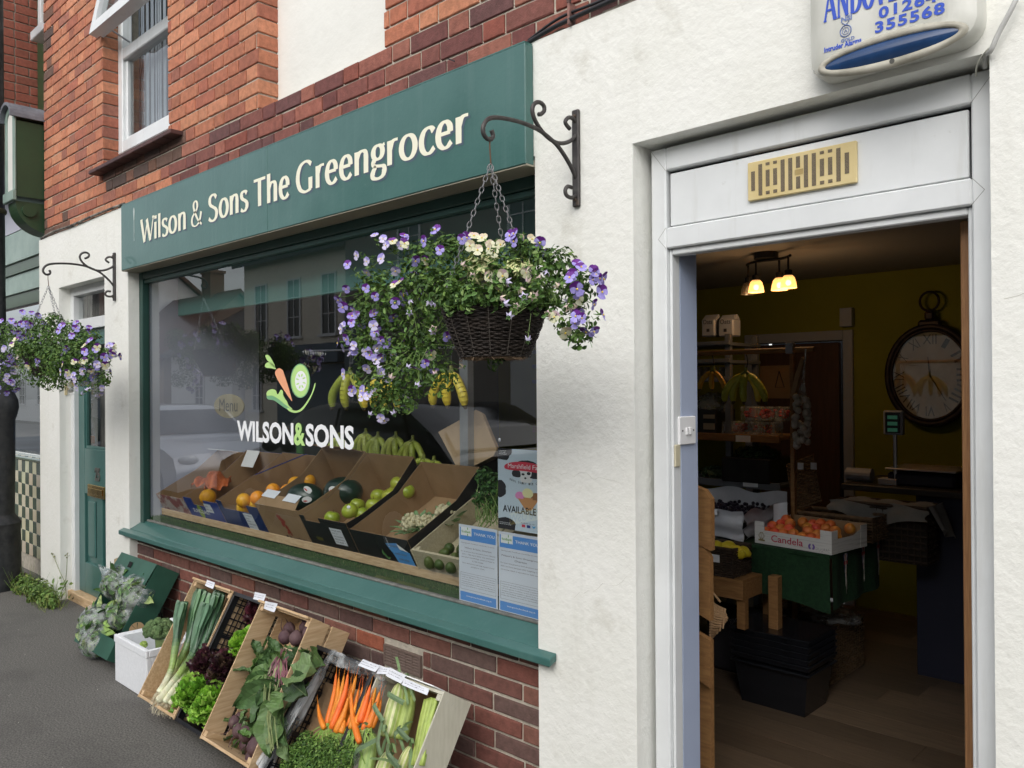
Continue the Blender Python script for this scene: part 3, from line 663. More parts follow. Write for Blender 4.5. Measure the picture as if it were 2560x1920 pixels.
# carved console with arched lead cap
cs=thing('shopfront_console','green painted console bracket with arched lead cap and white arched panel','bracket',(-7.3,2.1,2.85))
cx0,cx1,cyf=-7.46,-7.21,1.93
def PX(x,y,Y): return at(x,y,Y=Y)
zt,zb2=3.62,3.02
B=MB(); B.box(cx0,cx1-.0,cyf,2.25,zb2,zt,.004); sb2(B,'body',M_dg,cs)
B=MB(); xm=(cx0+cx1)/2; hw=(cx1-cx0)/2
for a_,b_ in ((cx0-.004,cx0+.05),(cx1-.05,cx1+.004)): B.box(a_,b_,cyf-.015,cyf-.001,zb2+.05,zt+.02,.003)
B.box(cx0-.006,cx1+.006,cyf-.03,cyf-.001,zb2-.03,zb2+.049,.004)
n=14
for i in range(n):
    a0,a1=PI*i/n,PI*(i+1)/n
    q=[]
    for rr in (hw+.004,hw-.05):
        for aa in (a0,a1): q.append((xm+rr*math.cos(aa),zt+.02+rr*.8*math.sin(aa)))
    B.prism([q[0],q[1],q[3],q[2]],(cyf-.015,cyf-.001))
sb2(B,'pale_green_frame',M_pg,cs)
pr=[(xm-hw+.05,zb2+.05),(xm+hw-.05,zb2+.05)]+[(xm+(hw-.05)*math.cos(PI*i/n),zt+.02+(hw-.05)*.8*math.sin(PI*i/n)) for i in range(n+1)]
B=MB(); B.prism(pr,(cyf-.006,cyf-.0015)); sb2(B,'white_panel',mat('panel_white',srgb(214,212,205),rough=.6),cs)
B=MB(); pr=[(xm+(hw+.03)*math.cos(PI*i/n),zt+.02+(hw+.03)*.85*math.sin(PI*i/n)) for i in range(n+1)]; pri=[(xm+(hw+.006)*math.cos(PI*i/n),zt+.02+(hw+.006)*.83*math.sin(PI*i/n)) for i in range(n+1)]
for i in range(n): B.prism([pr[i],pr[i+1],pri[i+1],pri[i]],(cyf-.05,2.25))
sb2(B,'lead_cap',mat('weathered_lead',srgb(122,124,130),srgb(96,98,106),scale=12,rough=.6,metal=.2,bump=.002),cs)
B=MB(); pr=[(xm+(hw+.0)*math.cos(PI*i/n),zt+.02+(hw)*.8*math.sin(PI*i/n)) for i in range(n+1)]; B.prism(pr,(cyf,2.25)); sb2(B,'arched_head',M_dg,cs)
B=MB()  # volute under the console
pr=[]
for i in range(15):
    a_=-PI/2*i/14; pr.append((cyf+.30*(1-math.cos(a_)) if False else cyf+.26-.26*math.cos(a_*1.0), zb2-.04+.23*math.sin(a_)))
pr=[(cyf+.0,zb2-.031)]+pr+[(2.25,zb2-.27),(2.25,zb2-.031)]
B.prism(pr,(cx0+.03,cx1-.02),ax='x')
B.tube([(cx1-.019,cyf+.09,zb2-.10),(cx1+.004,cyf+.09,zb2-.10)],.05,16)
sb2(B,'scroll_volute',M_dg,cs)
# goods in the neighbour's window
def simple(name,label,cat,fn,m,group=None,smooth=False,**k):
    B=MB(); fn(B); return tag(B.build(name,m,smooth=smooth,**k),label,cat,group)
def f(B):
    B.box(-8.35,-7.95,2.46,2.7,.97,.985); B.box(-8.33,-8.30,2.47,2.5,.89,.97); B.box(-8.0,-7.97,2.47,2.5,.89,.97); B.box(-8.35,-7.95,2.68,2.7,.985,1.12,.01); B.box(-8.15,-8.12,2.47,2.5,.89,.97)
simple('step_stool','pale blue plastic stool in the neighbouring window','stool',f,mat('pale_blue_plastic',srgb(140,170,205),rough=.5))
def f(B): B.lathe([(.055,0),(.075,.12),(.08,.16),(.07,.16),(.05,.02)],16,(-7.78,2.52,.91))
simple('flower_pot','red plastic pot on the neighbouring tiled sill','pot',f,mat('red_pot',srgb(170,70,85),rough=.5))
def f(B): B.ball((-8.0,2.75,1.13),(.13,.13,.12),16,10)
simple('round_cushion','grey green round bundle behind the pale blue stool','bundle',f,mat('grey_green_cloth',srgb(105,120,115),rough=.9),smooth=True)
def f(B): B.box(-7.66,-7.45,2.5,2.65,.91,1.03,.01); B.box(-7.64,-7.47,2.495,2.499,.95,1.0)
simple('patterned_tin','grey patterned tin beside the red pot','tin',f,mat('tin_pattern',srgb(150,150,155),srgb(90,80,85),scale=40,rough=.5))
def f(B): B.box(-7.64,-7.50,2.51,2.6,1.034,1.10,.006)
simple('copper_box','small copper coloured box on top of the patterned tin','box',f,mat('copper_card',srgb(165,95,70),rough=.3,metal=.4))
def f(B):
    for k in range(9):
        B.tube([(-7.6-.05*k+jit(.1),2.6+jit(.05),1.0),(-7.7-.04*k+jit(.2),2.65,1.25+jit(.1)),(-7.9+jit(.25),2.65,1.38+jit(.05))],.012,5)
    B.grid(lambda a,b:(-8.15+.6*a,2.55+.2*b,1.44+.05*math.sin(a*5)+.03*math.sin(b*4)),10,4)
simple('wire_pushchair','dark folded frame with pale cover in the neighbouring window','frame',f,mat('dark_frame_mix',srgb(120,130,140),srgb(20,20,22),scale=9,rough=.6),solid=.004)
# ---------------------------------------------------------------- lamp post
_l=at(-14,1460,Y=1.86); lpx,lpy=_l.x,_l.y
t=thing('street_lamp_post','black cast iron lamp post with flared fluted base at the pavement edge','lamp post',(lpx,lpy,G))
B=MB(); B.lathe([(.20,0),(.20,.06),(.192,.09),(.185,.50),(.195,.53),(.165,.57),(.145,.6)],24,(lpx,lpy,G)); sb2(B,'base_plinth',M_black,t,smooth=True,auto=40)
B=MB(); B.lathe([(.145,.6),(.15,1.0),(.152,1.36),(.165,1.40),(.178,1.46),(.173,1.52),(.14,1.60),(.118,1.68),(.112,1.74)],24,(lpx,lpy,G)); sb2(B,'flared_casing',M_black,t,smooth=True,auto=40)
B=MB(); B.lathe([(.12,1.74),(.13,1.75),(.13,1.77),(.118,1.785),(.13,1.80),(.118,1.83),(.095,1.84),(.088,2.4),(.078,6.5)],24,(lpx,lpy,G)); sb2(B,'shaft',M_black,t,smooth=True,auto=40)
for z in (2.93,3.72):
    B=MB(); B.lathe([(.094,0),(.10,.01),(.10,.03),(.094,.04)],20,(lpx,lpy,z)); B.box(lpx+.085,lpx+.125,lpy-.012,lpy+.012,z+.004,z+.036)
    sb2(B,'banding_clip',mat('worn_strap',(.10,.09,.05),rough=.6,metal=.5),t)
# ================================================================ the far side of the street (seen in the glass)
def house(name,label,x0,x1,y,eave,ridge,mw,mr_,wins,rot=0,chim=()):
    t=thing(name,label,'house',((x0+x1)/2,y,G),rot=(0,0,rot)); L=(x1-x0)/2; D=6
    def lb(B,n,m,par=t): return B.build(n,m,par)
    B=MB(); B.box(-L,L,-D,0,0,eave); B.prism([(-D,eave),(0,eave),(-D/2,ridge)],(-L,L),ax='x'); lb(B,'wall',mw)
    B=MB()
    for s_ in (0,1):
        a_=((.35,eave-.15) if s_==0 else (-D-.35,eave-.15)); sl_=[(a_[0],a_[1]),(a_[0],a_[1]+.14),(-D/2,ridge+.2),(-D/2,ridge+.02)]
        B.prism(sl_,(-L-.2,L+.2),ax='x')
    rf=lb(B,'roof',mr_)
    for cx in chim:
        B=MB(); B.box(cx-.4,cx+.4,-D/2-.3,-D/2+.3,ridge-.3,ridge+1.0); B.box(cx-.45,cx+.45,-D/2-.35,-D/2+.35,ridge+1.0,ridge+1.12)
        for k in (-.2,.2): B.lathe([(.13,0),(.11,.5)],10,(cx+k,-D/2,ridge+1.12))
        B.build('chimney',mat('chimney_brick',(.2,.13,.09),rough=.9),rf)
    for (wx,wz,ww,wh,kind_) in wins:
        B=MB(); B.box(wx-ww/2,wx+ww/2,.005,.02,wz,wz+wh); p_=lb(B,'window',mat('far_window_dark',(.03,.035,.04),rough=.1))
        B=MB(); fr_=.05
        B.box(wx-ww/2-.02,wx-ww/2+fr_,.0205,.05,wz,wz+wh); B.box(wx+ww/2-fr_,wx+ww/2+.02,.0205,.05,wz,wz+wh); B.box(wx-ww/2+fr_,wx+ww/2-fr_,.0205,.05,wz+wh-fr_,wz+wh); B.box(wx-ww/2-.1,wx+ww/2+.1,.0205,.12,wz-.08,wz)
        for k in range(1,kind_): B.box(wx-ww/2+ww*k/kind_-.015,wx-ww/2+ww*k/kind_+.015,.0205,.045,wz,wz+wh-fr_)
        for k in range(1,3): B.box(wx-ww/2+fr_,wx+ww/2-fr_,.0205,.0449,wz+wh*k/3-.015,wz+wh*k/3+.015)
        B.build('window_frame',mat('far_white',(.7,.7,.7)),p_)
    return t
M_crm=mat('cream_brick',(.82,.75,.62),(.74,.67,.55),scale=3,rough=.9,stretch=(1,1,6)); M_slate=mat('slate',(.07,.07,.075),(.10,.10,.10),scale=5,rough=.7); M_tile=mat('clay_tile',(.16,.07,.045),(.11,.055,.04),scale=4,rough=.9)
h=house('cream_brick_house','cream brick house with three tall upper windows mirrored in the shop glass',-25.5,-19.4,-9.2,5.75,6.7,M_crm,M_slate,[(-1.9,3.2,.75,1.8,2),(.1,3.2,.75,1.8,2),(2.0,3.2,.75,1.8,2),(-2.2,.9,.6,1.4,2)],chim=(-2.4,))
B=MB(); B.box(-.9,2.9,.02,.35,2.35,2.9); B.box(-.8,2.8,.02,.1,.1,2.3); B.build('shop_fascia',mat('grey_blue_paint',(.09,.12,.16)),h)
h=house('dark_brick_gallery_house','dark brick house mirrored in the right side of the shop glass',-19.2,-9.5,-8.9,7.2,8.3,mat('dark_brown_brick',(.26,.24,.21),(.21,.19,.17),scale=4,rough=.9,stretch=(1,1,8)),M_slate,[(3.2,.9,1.6,1.5,3),(-2.0,4.4,.9,1.6,2),(2.0,4.4,.9,1.6,2)],chim=(-3,))
B=MB(); B.box(1.6,4.85,.004,.05,-.05,3.0); B.build('white_rendered_ground_floor',mat('far_render',(.62,.63,.63),rough=.9),h)
gs=thing('gallery_sign','tall grey vertical sign with white letters mirrored in the shop glass','sign',(-18.9,-8.8,1.2))
B=MB(); B.box(-19.15,-18.55,-8.88,-8.82,.9,3.9); sb2(B,'board',mat('sign_grey',(.10,.13,.15)),gs)
B=MB()
for k,ch_ in enumerate('GALLERY'): B.text(ch_,.42,frame((-18.72,-8.815,3.4-.41*k),(-1,0,0),(0,0,1)),bold=.01)
sb2(B,'lettering',mat('far_white'),gs)
house('brown_tiled_house','brown tiled gable house mirrored at the left of the shop glass',-40,-30.5,-8.6,2.6,5.4,mat('brown_render',(.33,.24,.18),rough=.9),M_tile,[(1.6,.8,1.1,1.2,2),(-1.6,.8,1.1,1.2,2)],chim=(2.6,))
house('white_cottage','low white cottage mirrored between the parked cars and the roofs',-30.3,-25.6,-8.8,2.9,4.6,mat('cottage_white',(.8,.8,.78),rough=.9),M_slate,[(0,.9,.7,1.2,2)])
house('long_white_terrace','long white terrace further down the street',-62,-36.5,-8.4,4.6,7.0,mat('cottage_white'),M_tile,[(x_,z_,1,1.3,2) for x_ in range(-11,12,3) for z_ in (.9,3.0)])
house('pale_terrace_opposite_door','pale rendered terrace standing opposite the shop door',-9.3,10,-9.0,5.4,7.6,mat('pale_terrace',(.42,.40,.36),rough=.9),M_slate,[(x_,z_,1,1.4,2) for x_ in range(-8,9,4) for z_ in (.9,3.3)])
# parked cars
def car(name,label,x0,L,y0,W,H,paint,front=-1,plate=None,cat='car'):
    """side profile in x, lofted across y; front=-1: bonnet towards -x"""
    t=thing(name,label,cat,(x0+L/2,y0-W/2,-.22))
    prof=[(0,.32),(.005,.62),(.03,.80),(.10,.90),(.26,1.0),(.40,1.40),(.47,1.47),(.62,1.50),(.80,1.46),(.90,1.25),(.985,1.0),(1,.6),(.995,.3)]
    k=H/1.5; xs=lambda u:(x0+(u if front<0 else 1-u)*L)
    def bod(u,v):
        i=u*(len(prof)-1); a_=int(min(i,len(prof)-2)); f_=i-a_; px=prof[a_][0]*(1-f_)+prof[a_+1][0]*f_; pz=(prof[a_][1]*(1-f_)+prof[a_+1][1]*f_)*k
        return px,pz
    B=MB(); n=48; m=10; rows=[]
    for i in range(n+1):
        px,pz=bod(i/n,0); row=[]
        for j in range(m+1):
            v=j/m*2-1; hh=max(0,pz-.95*k)/(.55*k); wd=W/2*(1-.16*hh); e=1-abs(v)**6*.02
            row.append(B.addv((xs(px),y0-W/2+v*wd,-.22+pz*e if abs(v)<1 else -.22+pz-.04)))
        rows.append(row)
    for i in range(n):
        for j in range(m): B.face((rows[i][j],rows[i+1][j],rows[i+1][j+1],rows[i][j+1]))
    for sgn in (0,m):   # sides
        low=[B.addv((B.v[rows[i][sgn]][0],y0-W/2+(-1 if sgn==0 else 1)*W/2,min(-.22+.95*k,B.v[rows[i][sgn]][2]))) for i in range(n+1)]
        bot=[B.addv((B.v[rows[i][sgn]][0],y0-W/2+(-1 if sgn==0 else 1)*W/2*.97,-.22+.28)) for i in range(n+1)]
        for i in range(n):
            B.face((rows[i][sgn],rows[i+1][sgn],low[i+1],low[i])); B.face((low[i],low[i+1],bot[i+1],bot[i]))
    sb2(B,'body',paint,t,smooth=True,auto=35)
    M_cg=mat('car_glass',(.01,.012,.015),rough=.05,coat=.5)
    for sd in (1,-1):
        yy=y0-W/2+sd*(W/2*.93+.012)
        B=MB()
        for a_,b_,c_3,d_ in (((.30,.99),(.56,.99),(.56,1.42),(.43,1.38)),((.575,.99),(.86,.99),(.80,1.38),(.575,1.42))):
            B.poly([(xs(p[0]),y0-W/2+sd*(W/2*(1-.16*max(0,(p[1]-.95))/.55)+.008),-.22+p[1]*k) for p in (a_,b_,c_3,d_)])
        sb2(B,'side_window',M_cg,t)
        for ux in (.19,.80):
            B=MB(); B.tube([(xs(ux),yy-.1*sd,-.22+.33),(xs(ux),yy+.04*sd,-.22+.33)],.33,24); wl=B.build('wheel',mat('tyre',(.015,.015,.015),rough=.8),t); wl.matrix_parent_inverse=Matrix.Translation(-t.location)
            B=MB(); B.tube([(xs(ux),yy+.041*sd,-.22+.33),(xs(ux),yy+.05*sd,-.22+.33)],.2,16); r2=B.build('rim',mat('alloy',(.5,.5,.52),rough=.3,metal=.9),wl)
        B=MB(); B.ball((xs(.335),y0-W/2+sd*(W/2+.10),-.22+1.02*k),(.07,.11,.08),10,8); sb2(B,'wing_mirror',paint,t,smooth=True)
    # windscreen and rear glass sit on the loft
    for (u0,z0,u1,z1) in ((.275,1.03,.405,1.39),(.965,1.06,.905,1.22)):
        B=MB(); s0=(-1 if u0<.5 else 1)
        B.poly([(xs(u0+s0*.004),y0-W*.06,-.22+z0*k+.015),(xs(u0+s0*.004),y0-W*.94,-.22+z0*k+.015),(xs(u1+s0*.004),y0-W*.88,-.22+z1*k+.015),(xs(u1+s0*.004),y0-W*.12,-.22+z1*k+.015)])
        sb2(B,'windscreen' if u0<.5 else 'rear_window',M_cg,t)
    for s in (.12,.88):
        B=MB(); B.ball((xs(.025),y0-W*s,-.22+.72*k),(.09,.16,.08),12,8); sb2(B,'headlight',mat('lamp_lens',(.7,.75,.8),rough=.05,coat=1),t)
    if plate:
        B=MB(); u_=.0 if plate[1]=='f' else 1.0; xx=xs(u_); d_=-1 if xx<x0+L/2 else 1
        B.box(xx,xx+d_*.02,y0-W/2-.26,y0-W/2+.26,-.22+.42,-.22+.53); pl=B.build('number_plate',mat('plate_yellow',(.75,.6,.12)) if plate[1]=='r' else mat('far_white'),t); pl.matrix_parent_inverse=Matrix.Translation(-t.location)
        B=MB(); B.text(plate[0],.11,frame((xx+d_*.022,y0-W/2-d_*.24,-.22+.44),(0,d_,0),(0,0,1)),bold=.002); B.build('plate_characters',M_ink,pl)
    return t
car('dark_estate_car','black hatchback parked at the kerb mirrored in the shop window',-9.9,4.55,-.48,1.82,1.60,mat('black_car_paint',(.006,.007,.009),rough=.12,coat=1),front=-1,plate=('KV70 USW','r'))
car('silver_car','silver grey car parked behind the black hatchback mirrored at the left of the glass',-15.5,4.3,-.55,1.75,1.48,mat('silver_paint',(.62,.66,.72),rough=.25,metal=.3,coat=1),front=1,plate=('F64 OVT','f'))
# ================================================================ hanging baskets and brackets
def leafcloud(B,blobs,per,size,cols,up_bias=.4,shape=0):
    """blobs: (centre, radii). many small folded leaves spread through each blob, denser near the skin"""
    for c,r in blobs:
        c=Vector(c); vol=(r[0]*r[1]*r[2])**(1/3)
        for _ in range(int(per*(vol/.08)**2)):
            d=Vector((random.gauss(0,1),random.gauss(0,1),random.gauss(0,1))).normalized(); k=random.random()**.38
            p=c+Vector((d.x*r[0],d.y*r[1],d.z*r[2]))*k
            nrm=(d+Vector((jit(.7),jit(.7),up_bias+jit(.5)))).normalized()
            leaf(B,p,nrm,random.uniform(.6,1.25)*size,random.choice(cols),shape)
def leaf(B,p,nrm,s,colr,shape=0,asp=None):
    a=nrm.orthogonal().normalized(); a=(Matrix.Rotation(random.uniform(0,2*PI),3,nrm)@a); b_=nrm.cross(a)
    k=1+jit(.18); B.tint=(colr[0]*k,colr[1]*k,colr[2]*k)
    w_=asp or random.uniform(.17,.34)
    if shape==1:   # ivy: five points
        pts=[]; n_=10
        for i in range(n_):
            aa=2*PI*i/n_; rr=s*(.62 if i%2==0 else .26); pts.append(p+a*math.cos(aa)*rr+b_*math.sin(aa)*rr)
        cidx=B.addv(p+nrm*s*.05); t0=B.tint; I=[B.addv(q) for q in pts]; 
        for i in range(n_):
            B.tint=(.62,.62,.32) if i%3 else (.16,.26,.07); B.face((cidx,I[i],I[(i+1)%n_]))
        return
    o=p-a*s*.5; tp=p+a*s*.5; f_=nrm*s*.10
    i0=B.addv(o); i1=B.addv(o+a*s*.35+b_*s*w_+f_); i2=B.addv(o+a*s*.75+b_*s*w_*.8+f_); i3=B.addv(tp); i4=B.addv(o+a*s*.75-b_*s*w_*.8+f_); i5=B.addv(o+a*s*.35-b_*s*w_+f_)
    B.face((i0,i1,i2,i3)); B.face((i0,i3,i4,i5))
M_leaf=mat('leaf',attr='tint',scale=60,rough=.5,spec=.35)
LG=[(.045,.10,.02),(.07,.14,.025),(.035,.075,.02),(.12,.20,.04),(.08,.15,.03)]
LGL=[(.14,.24,.06),(.10,.20,.05),(.18,.27,.08),(.07,.15,.035)]
# viola flower: two upper, two side petals and a lip, slightly cupped
def petal(B,ang,ln,wd,mi,tw=0,cup=.15,z0=0):
    B.mi=mi; d=Vector((math.cos(ang),math.sin(ang),0)); s_2=Vector((-d.y,d.x,0)); c=Vector((0,0,z0))
    P=[c]+[c+d*ln*t+s_2*wd*w_+Vector((0,0,cup*ln*(t*t)+tw*w_*ln)) for t,w_ in ((.35,-.34),(.75,-.5),(1.0,-.2),(1.0,.2),(.75,.5),(.35,.34))]
    I=[B.addv(p) for p in P]
    for i in range(1,6): B.face((I[0],I[i],I[i+1]))
P_dk=mat('petal_dark_purple',(.10,.012,.19),(.14,.02,.25),scale=90,rough=.5); P_li=mat('petal_lilac',(.28,.24,.62),(.40,.35,.72),scale=120,rough=.55)
P_wh=mat('petal_white',(.66,.66,.48),(.58,.58,.38),scale=100,rough=.6); P_pk=mat('petal_pink_cream',(.58,.40,.50),(.62,.56,.34),scale=70,rough=.6); P_ye=mat('petal_eye',(.8,.6,.08),rough=.6); P_pl=mat('petal_pale_lilac',(.52,.46,.70),(.6,.58,.72),scale=100,rough=.6)
def viola(top,low):
    B=MB(); s=.0175
    petal(B,R(62),s,s*1.15,0,.1,.28,.001); petal(B,R(118),s,s*1.15,0,-.1,.28,.0008)
    petal(B,R(170),s*.9,s*.95,1,.05,.12,.003); petal(B,R(10),s*.9,s*.95,1,-.05,.12,.0032); petal(B,R(270),s*1.05,s*1.35,1,0,.1,.004)
    B.mi=2; B.ball((0,-.001,.006),(.0028,.003,.002),6,4)
    B.mi=3; B.tube([(0,.004,0),(0,.006,-.010),(0,.012,-.02)],[.0035,.002,.0008],5)
    return B.build('flower',[top,low,P_ye,mat('calyx_green',(.10,.2,.05),rough=.6)])
def bud(m_):
    B=MB()
    for i in range(5):
        a_=2*PI*i/5; d=Vector((math.cos(a_),math.sin(a_),0)); s_2=Vector((-d.y,d.x,0))
        B.mi=0; B.poly([(0,0,.004),tuple(d*.006+s_2*.004+Vector((0,0,-.004))),tuple(d*.013+Vector((0,0,-.013))),tuple(d*.006-s_2*.004+Vector((0,0,-.004)))])
        B.mi=1; B.poly([(0,0,.005),tuple(d*.003+s_2*.0035+Vector((0,0,.001))),tuple(d*.008+Vector((0,0,.008))),tuple(d*.003-s_2*.0035+Vector((0,0,.001)))])
    return B.build('flower_bud',[m_,mat('calyx_green')])
FL=dict(a=viola(P_dk,P_li),b=viola(P_dk,P_wh),c=viola(P_pk,P_wh),d=viola(P_li,P_pl),e=bud(P_pl),f=bud(P_pk))
XF=MB(); XM=[]
def place_flower(k,p,nrm,parent,first={},sc=1,merge=False):
    src=FL[k]
    if merge:
        z=nrm.normalized(); u=Vector((0,0,1))-z*z.z; u=u.normalized() if u.length>.05 else Vector((0,1,0)); x=u.cross(z)
        m4=(Matrix((x,u,z)).transposed()@Matrix.Rotation(jit(.6),3,'Z')).to_4x4()@Matrix.Scale(sc*random.uniform(.85,1.2),4); m4.translation=p
        b0=len(XF.v); XF.v+= [tuple(m4@v.co) for v in src.data.vertices]
        for pl in src.data.polygons:
            mm=src.data.materials[pl.material_index]
            if mm not in XM: XM.append(mm)
            XF.f.append(tuple(b0+i for i in pl.vertices)); XF.m.append(XM.index(mm)); XF.c.append((1,1,1))
        return
    o=src if k not in first else src.copy()
    if k in first: col.objects.link(o)
    first[k]=1
    z=nrm.normalized(); u=Vector((0,0,1))-z*z.z; u=u.normalized() if u.length>.05 else Vector((0,1,0)); x=u.cross(z)
    m_=Matrix((x,u,z)).transposed()@Matrix.Rotation(jit(.6),3,'Z'); m4=m_.to_4x4()@Matrix.Scale(sc*random.uniform(.85,1.2),4); m4.translation=p-parent.location
    o.parent=parent; o.matrix_local=m4; return o
def chainlink(B,p0,p1,n,r=.0013):
    p0=Vector(p0);p1=Vector(p1); d=(p1-p0); L=d.length/n; d.normalize(); a=d.orthogonal().normalized(); b_=d.cross(a)
    for i in range(n):
        c=p0+d*L*(i+.5); s_2=a if i%2==0 else b_; N_=8; pts=[]
        for j in range(N_+1):
            aa=2*PI*j/N_; pts.append(c+d*math.cos(aa)*L*.66+s_2*math.sin(aa)*.0062)
        B.tube(pts,r,4,cap=False)
def wicker_bowl(t,c,rt_,rb,h,nm='wicker_bowl'):
    B=MB(); nr=30; ns=96
    for i in range(nr):
        f_=i/(nr-1); r=rt_+(rb-rt_)*(f_**1.25); z=c[2]-h*f_+jit(.001); ph=(i%2)*PI
        rr=h/nr*.62
        pts=[(c[0]+(r+.0035*math.sin(20*a_+ph)+jit(.0012))*math.cos(a_),c[1]+(r+.0035*math.sin(20*a_+ph)+jit(.0012))*math.sin(a_),z+jit(.0012)) for a_ in [2*PI*k/ns for k in range(ns+1)]]
        B.tube(pts,rr*random.uniform(.75,1.05),5,cap=False)
    sb2(B,nm,mat('dark_wicker',(.016,.012,.010),(.032,.023,.017),scale=25,rough=.75,bump=.001,bscale=100),t)
    B=MB(); B.lathe([(rt_-.012,.01),(rb-.01,-h+.004),(0.001,-h+.004)],32,c,cap=False); sb2(B,'liner',mat('basket_liner',(.012,.011,.009),rough=.9),t)
    B=MB()
    for k in range(5): B.tube([(c[0]+(rb-.01-.003*k)*math.cos(a_)+jit(.002),c[1]+(rb-.01-.003*k)*math.sin(a_)+jit(.002),c[2]-h-.004+jit(.003)) for a_ in [2*PI*q/30 for q in range(31)]],.003,4,cap=False)
    for k in range(60):
        a_=random.uniform(0,2*PI); r=rb-.005; B.tube([(c[0]+r*math.cos(a_),c[1]+r*math.sin(a_),c[2]-h),(c[0]+(r+jit(.02))*math.cos(a_+.1),c[1]+(r+jit(.02))*math.sin(a_+.1),c[2]-h-random.uniform(.004,.016))],.0009,3)
    sb2(B,'straw_base',mat('straw_ends',(.22,.15,.09),(.12,.08,.05),scale=40,rough=.9),t)
    B=MB()
    for k in range(14):
        a_=2*PI*k/14; B.tube([(c[0]+(rt_+(rb-rt_)*f_**1.25+.004)*math.cos(a_),c[1]+(rt_+(rb-rt_)*f_**1.25+.004)*math.sin(a_),c[2]-h*f_) for f_ in (0,.25,.5,.75,1)],.0016,4)
    sb2(B,'binding_wire',mat('binding',(.07,.06,.05),rough=.7),t)
def bracket(X,label,P):
    """P maps reference outline (pixels of the nearer bracket) to (Y,Z) on the plane x=X"""
    t=thing('hanging_bracket',label,'bracket',(X,2.1,2.25),group='scrolled basket brackets')
    def YZ(x,y): 
        q=at(1200+x/3.072,y/3.072,X=-1.706); return Vector((X,q.y,q.z))
    B=MB(); B.box(X-.014,X+.014,2.086,2.099,2.092,2.412,.003); sb2(B,'wall_plate',M_biron,t)
    for z in (2.39,2.115):
        B=MB(); B.tube([(X,2.080,z),(X,2.0865,z)],.006,8); sb2(B,'screw',mat('rusty_screw',(.12,.09,.07),rough=.6,metal=.5),t)
    c1=[(705,1440),(672,1432),(655,1462),(665,1500),(700,1518),(738,1500),(752,1450),(740,1380),(700,1285),(655,1205),(600,1125),(545,1070),(470,1010),(395,970),(300,935),(200,912),(110,903),(55,920),(25,970),(25,1020),(48,1060),(80,1072),(100,1045),(88,1000)]
    c2=[(690,990),(668,965),(655,935),(675,905),(705,905),(735,940),(748,990),(735,1040),(700,1078),(640,1100),(575,1090),(510,1045),(455,980),(415,905),(402,840),(420,795),(455,785),(488,810),(493,850),(470,875),(450,878)]
    for nm,c in (('main_scroll',c1),('upper_scroll',c2)):
        B=MB(); pts=smooth3([YZ(*p) for p in c],4)
        B.tube(pts,.0068,8); sb2(B,nm,M_biron,t,smooth=True)
    q=YZ(75,1068); return t,q
def smooth3(P,n=4):
    out=[]
    for i in range(len(P)-1):
        a,b_,c,d=P[max(i-1,0)],P[i],P[i+1],P[min(i+2,len(P)-1)]
        for k in range(n):
            t=k/n; out.append(.5*((2*b_)+(c-a)*t+(2*a-5*b_+4*c-d)*t*t+(3*b_-a-3*c+d)*t**3))
    out.append(P[-1]); return out
M_biron=mat('weathered_iron',(.09,.085,.08),(.06,.055,.055),scale=40,rough=.55,metal=.5,stain=((.16,.09,.05),25,.5,.63))
M_chain=mat('galvanised_chain',(.35,.35,.36),rough=.4,metal=.8)
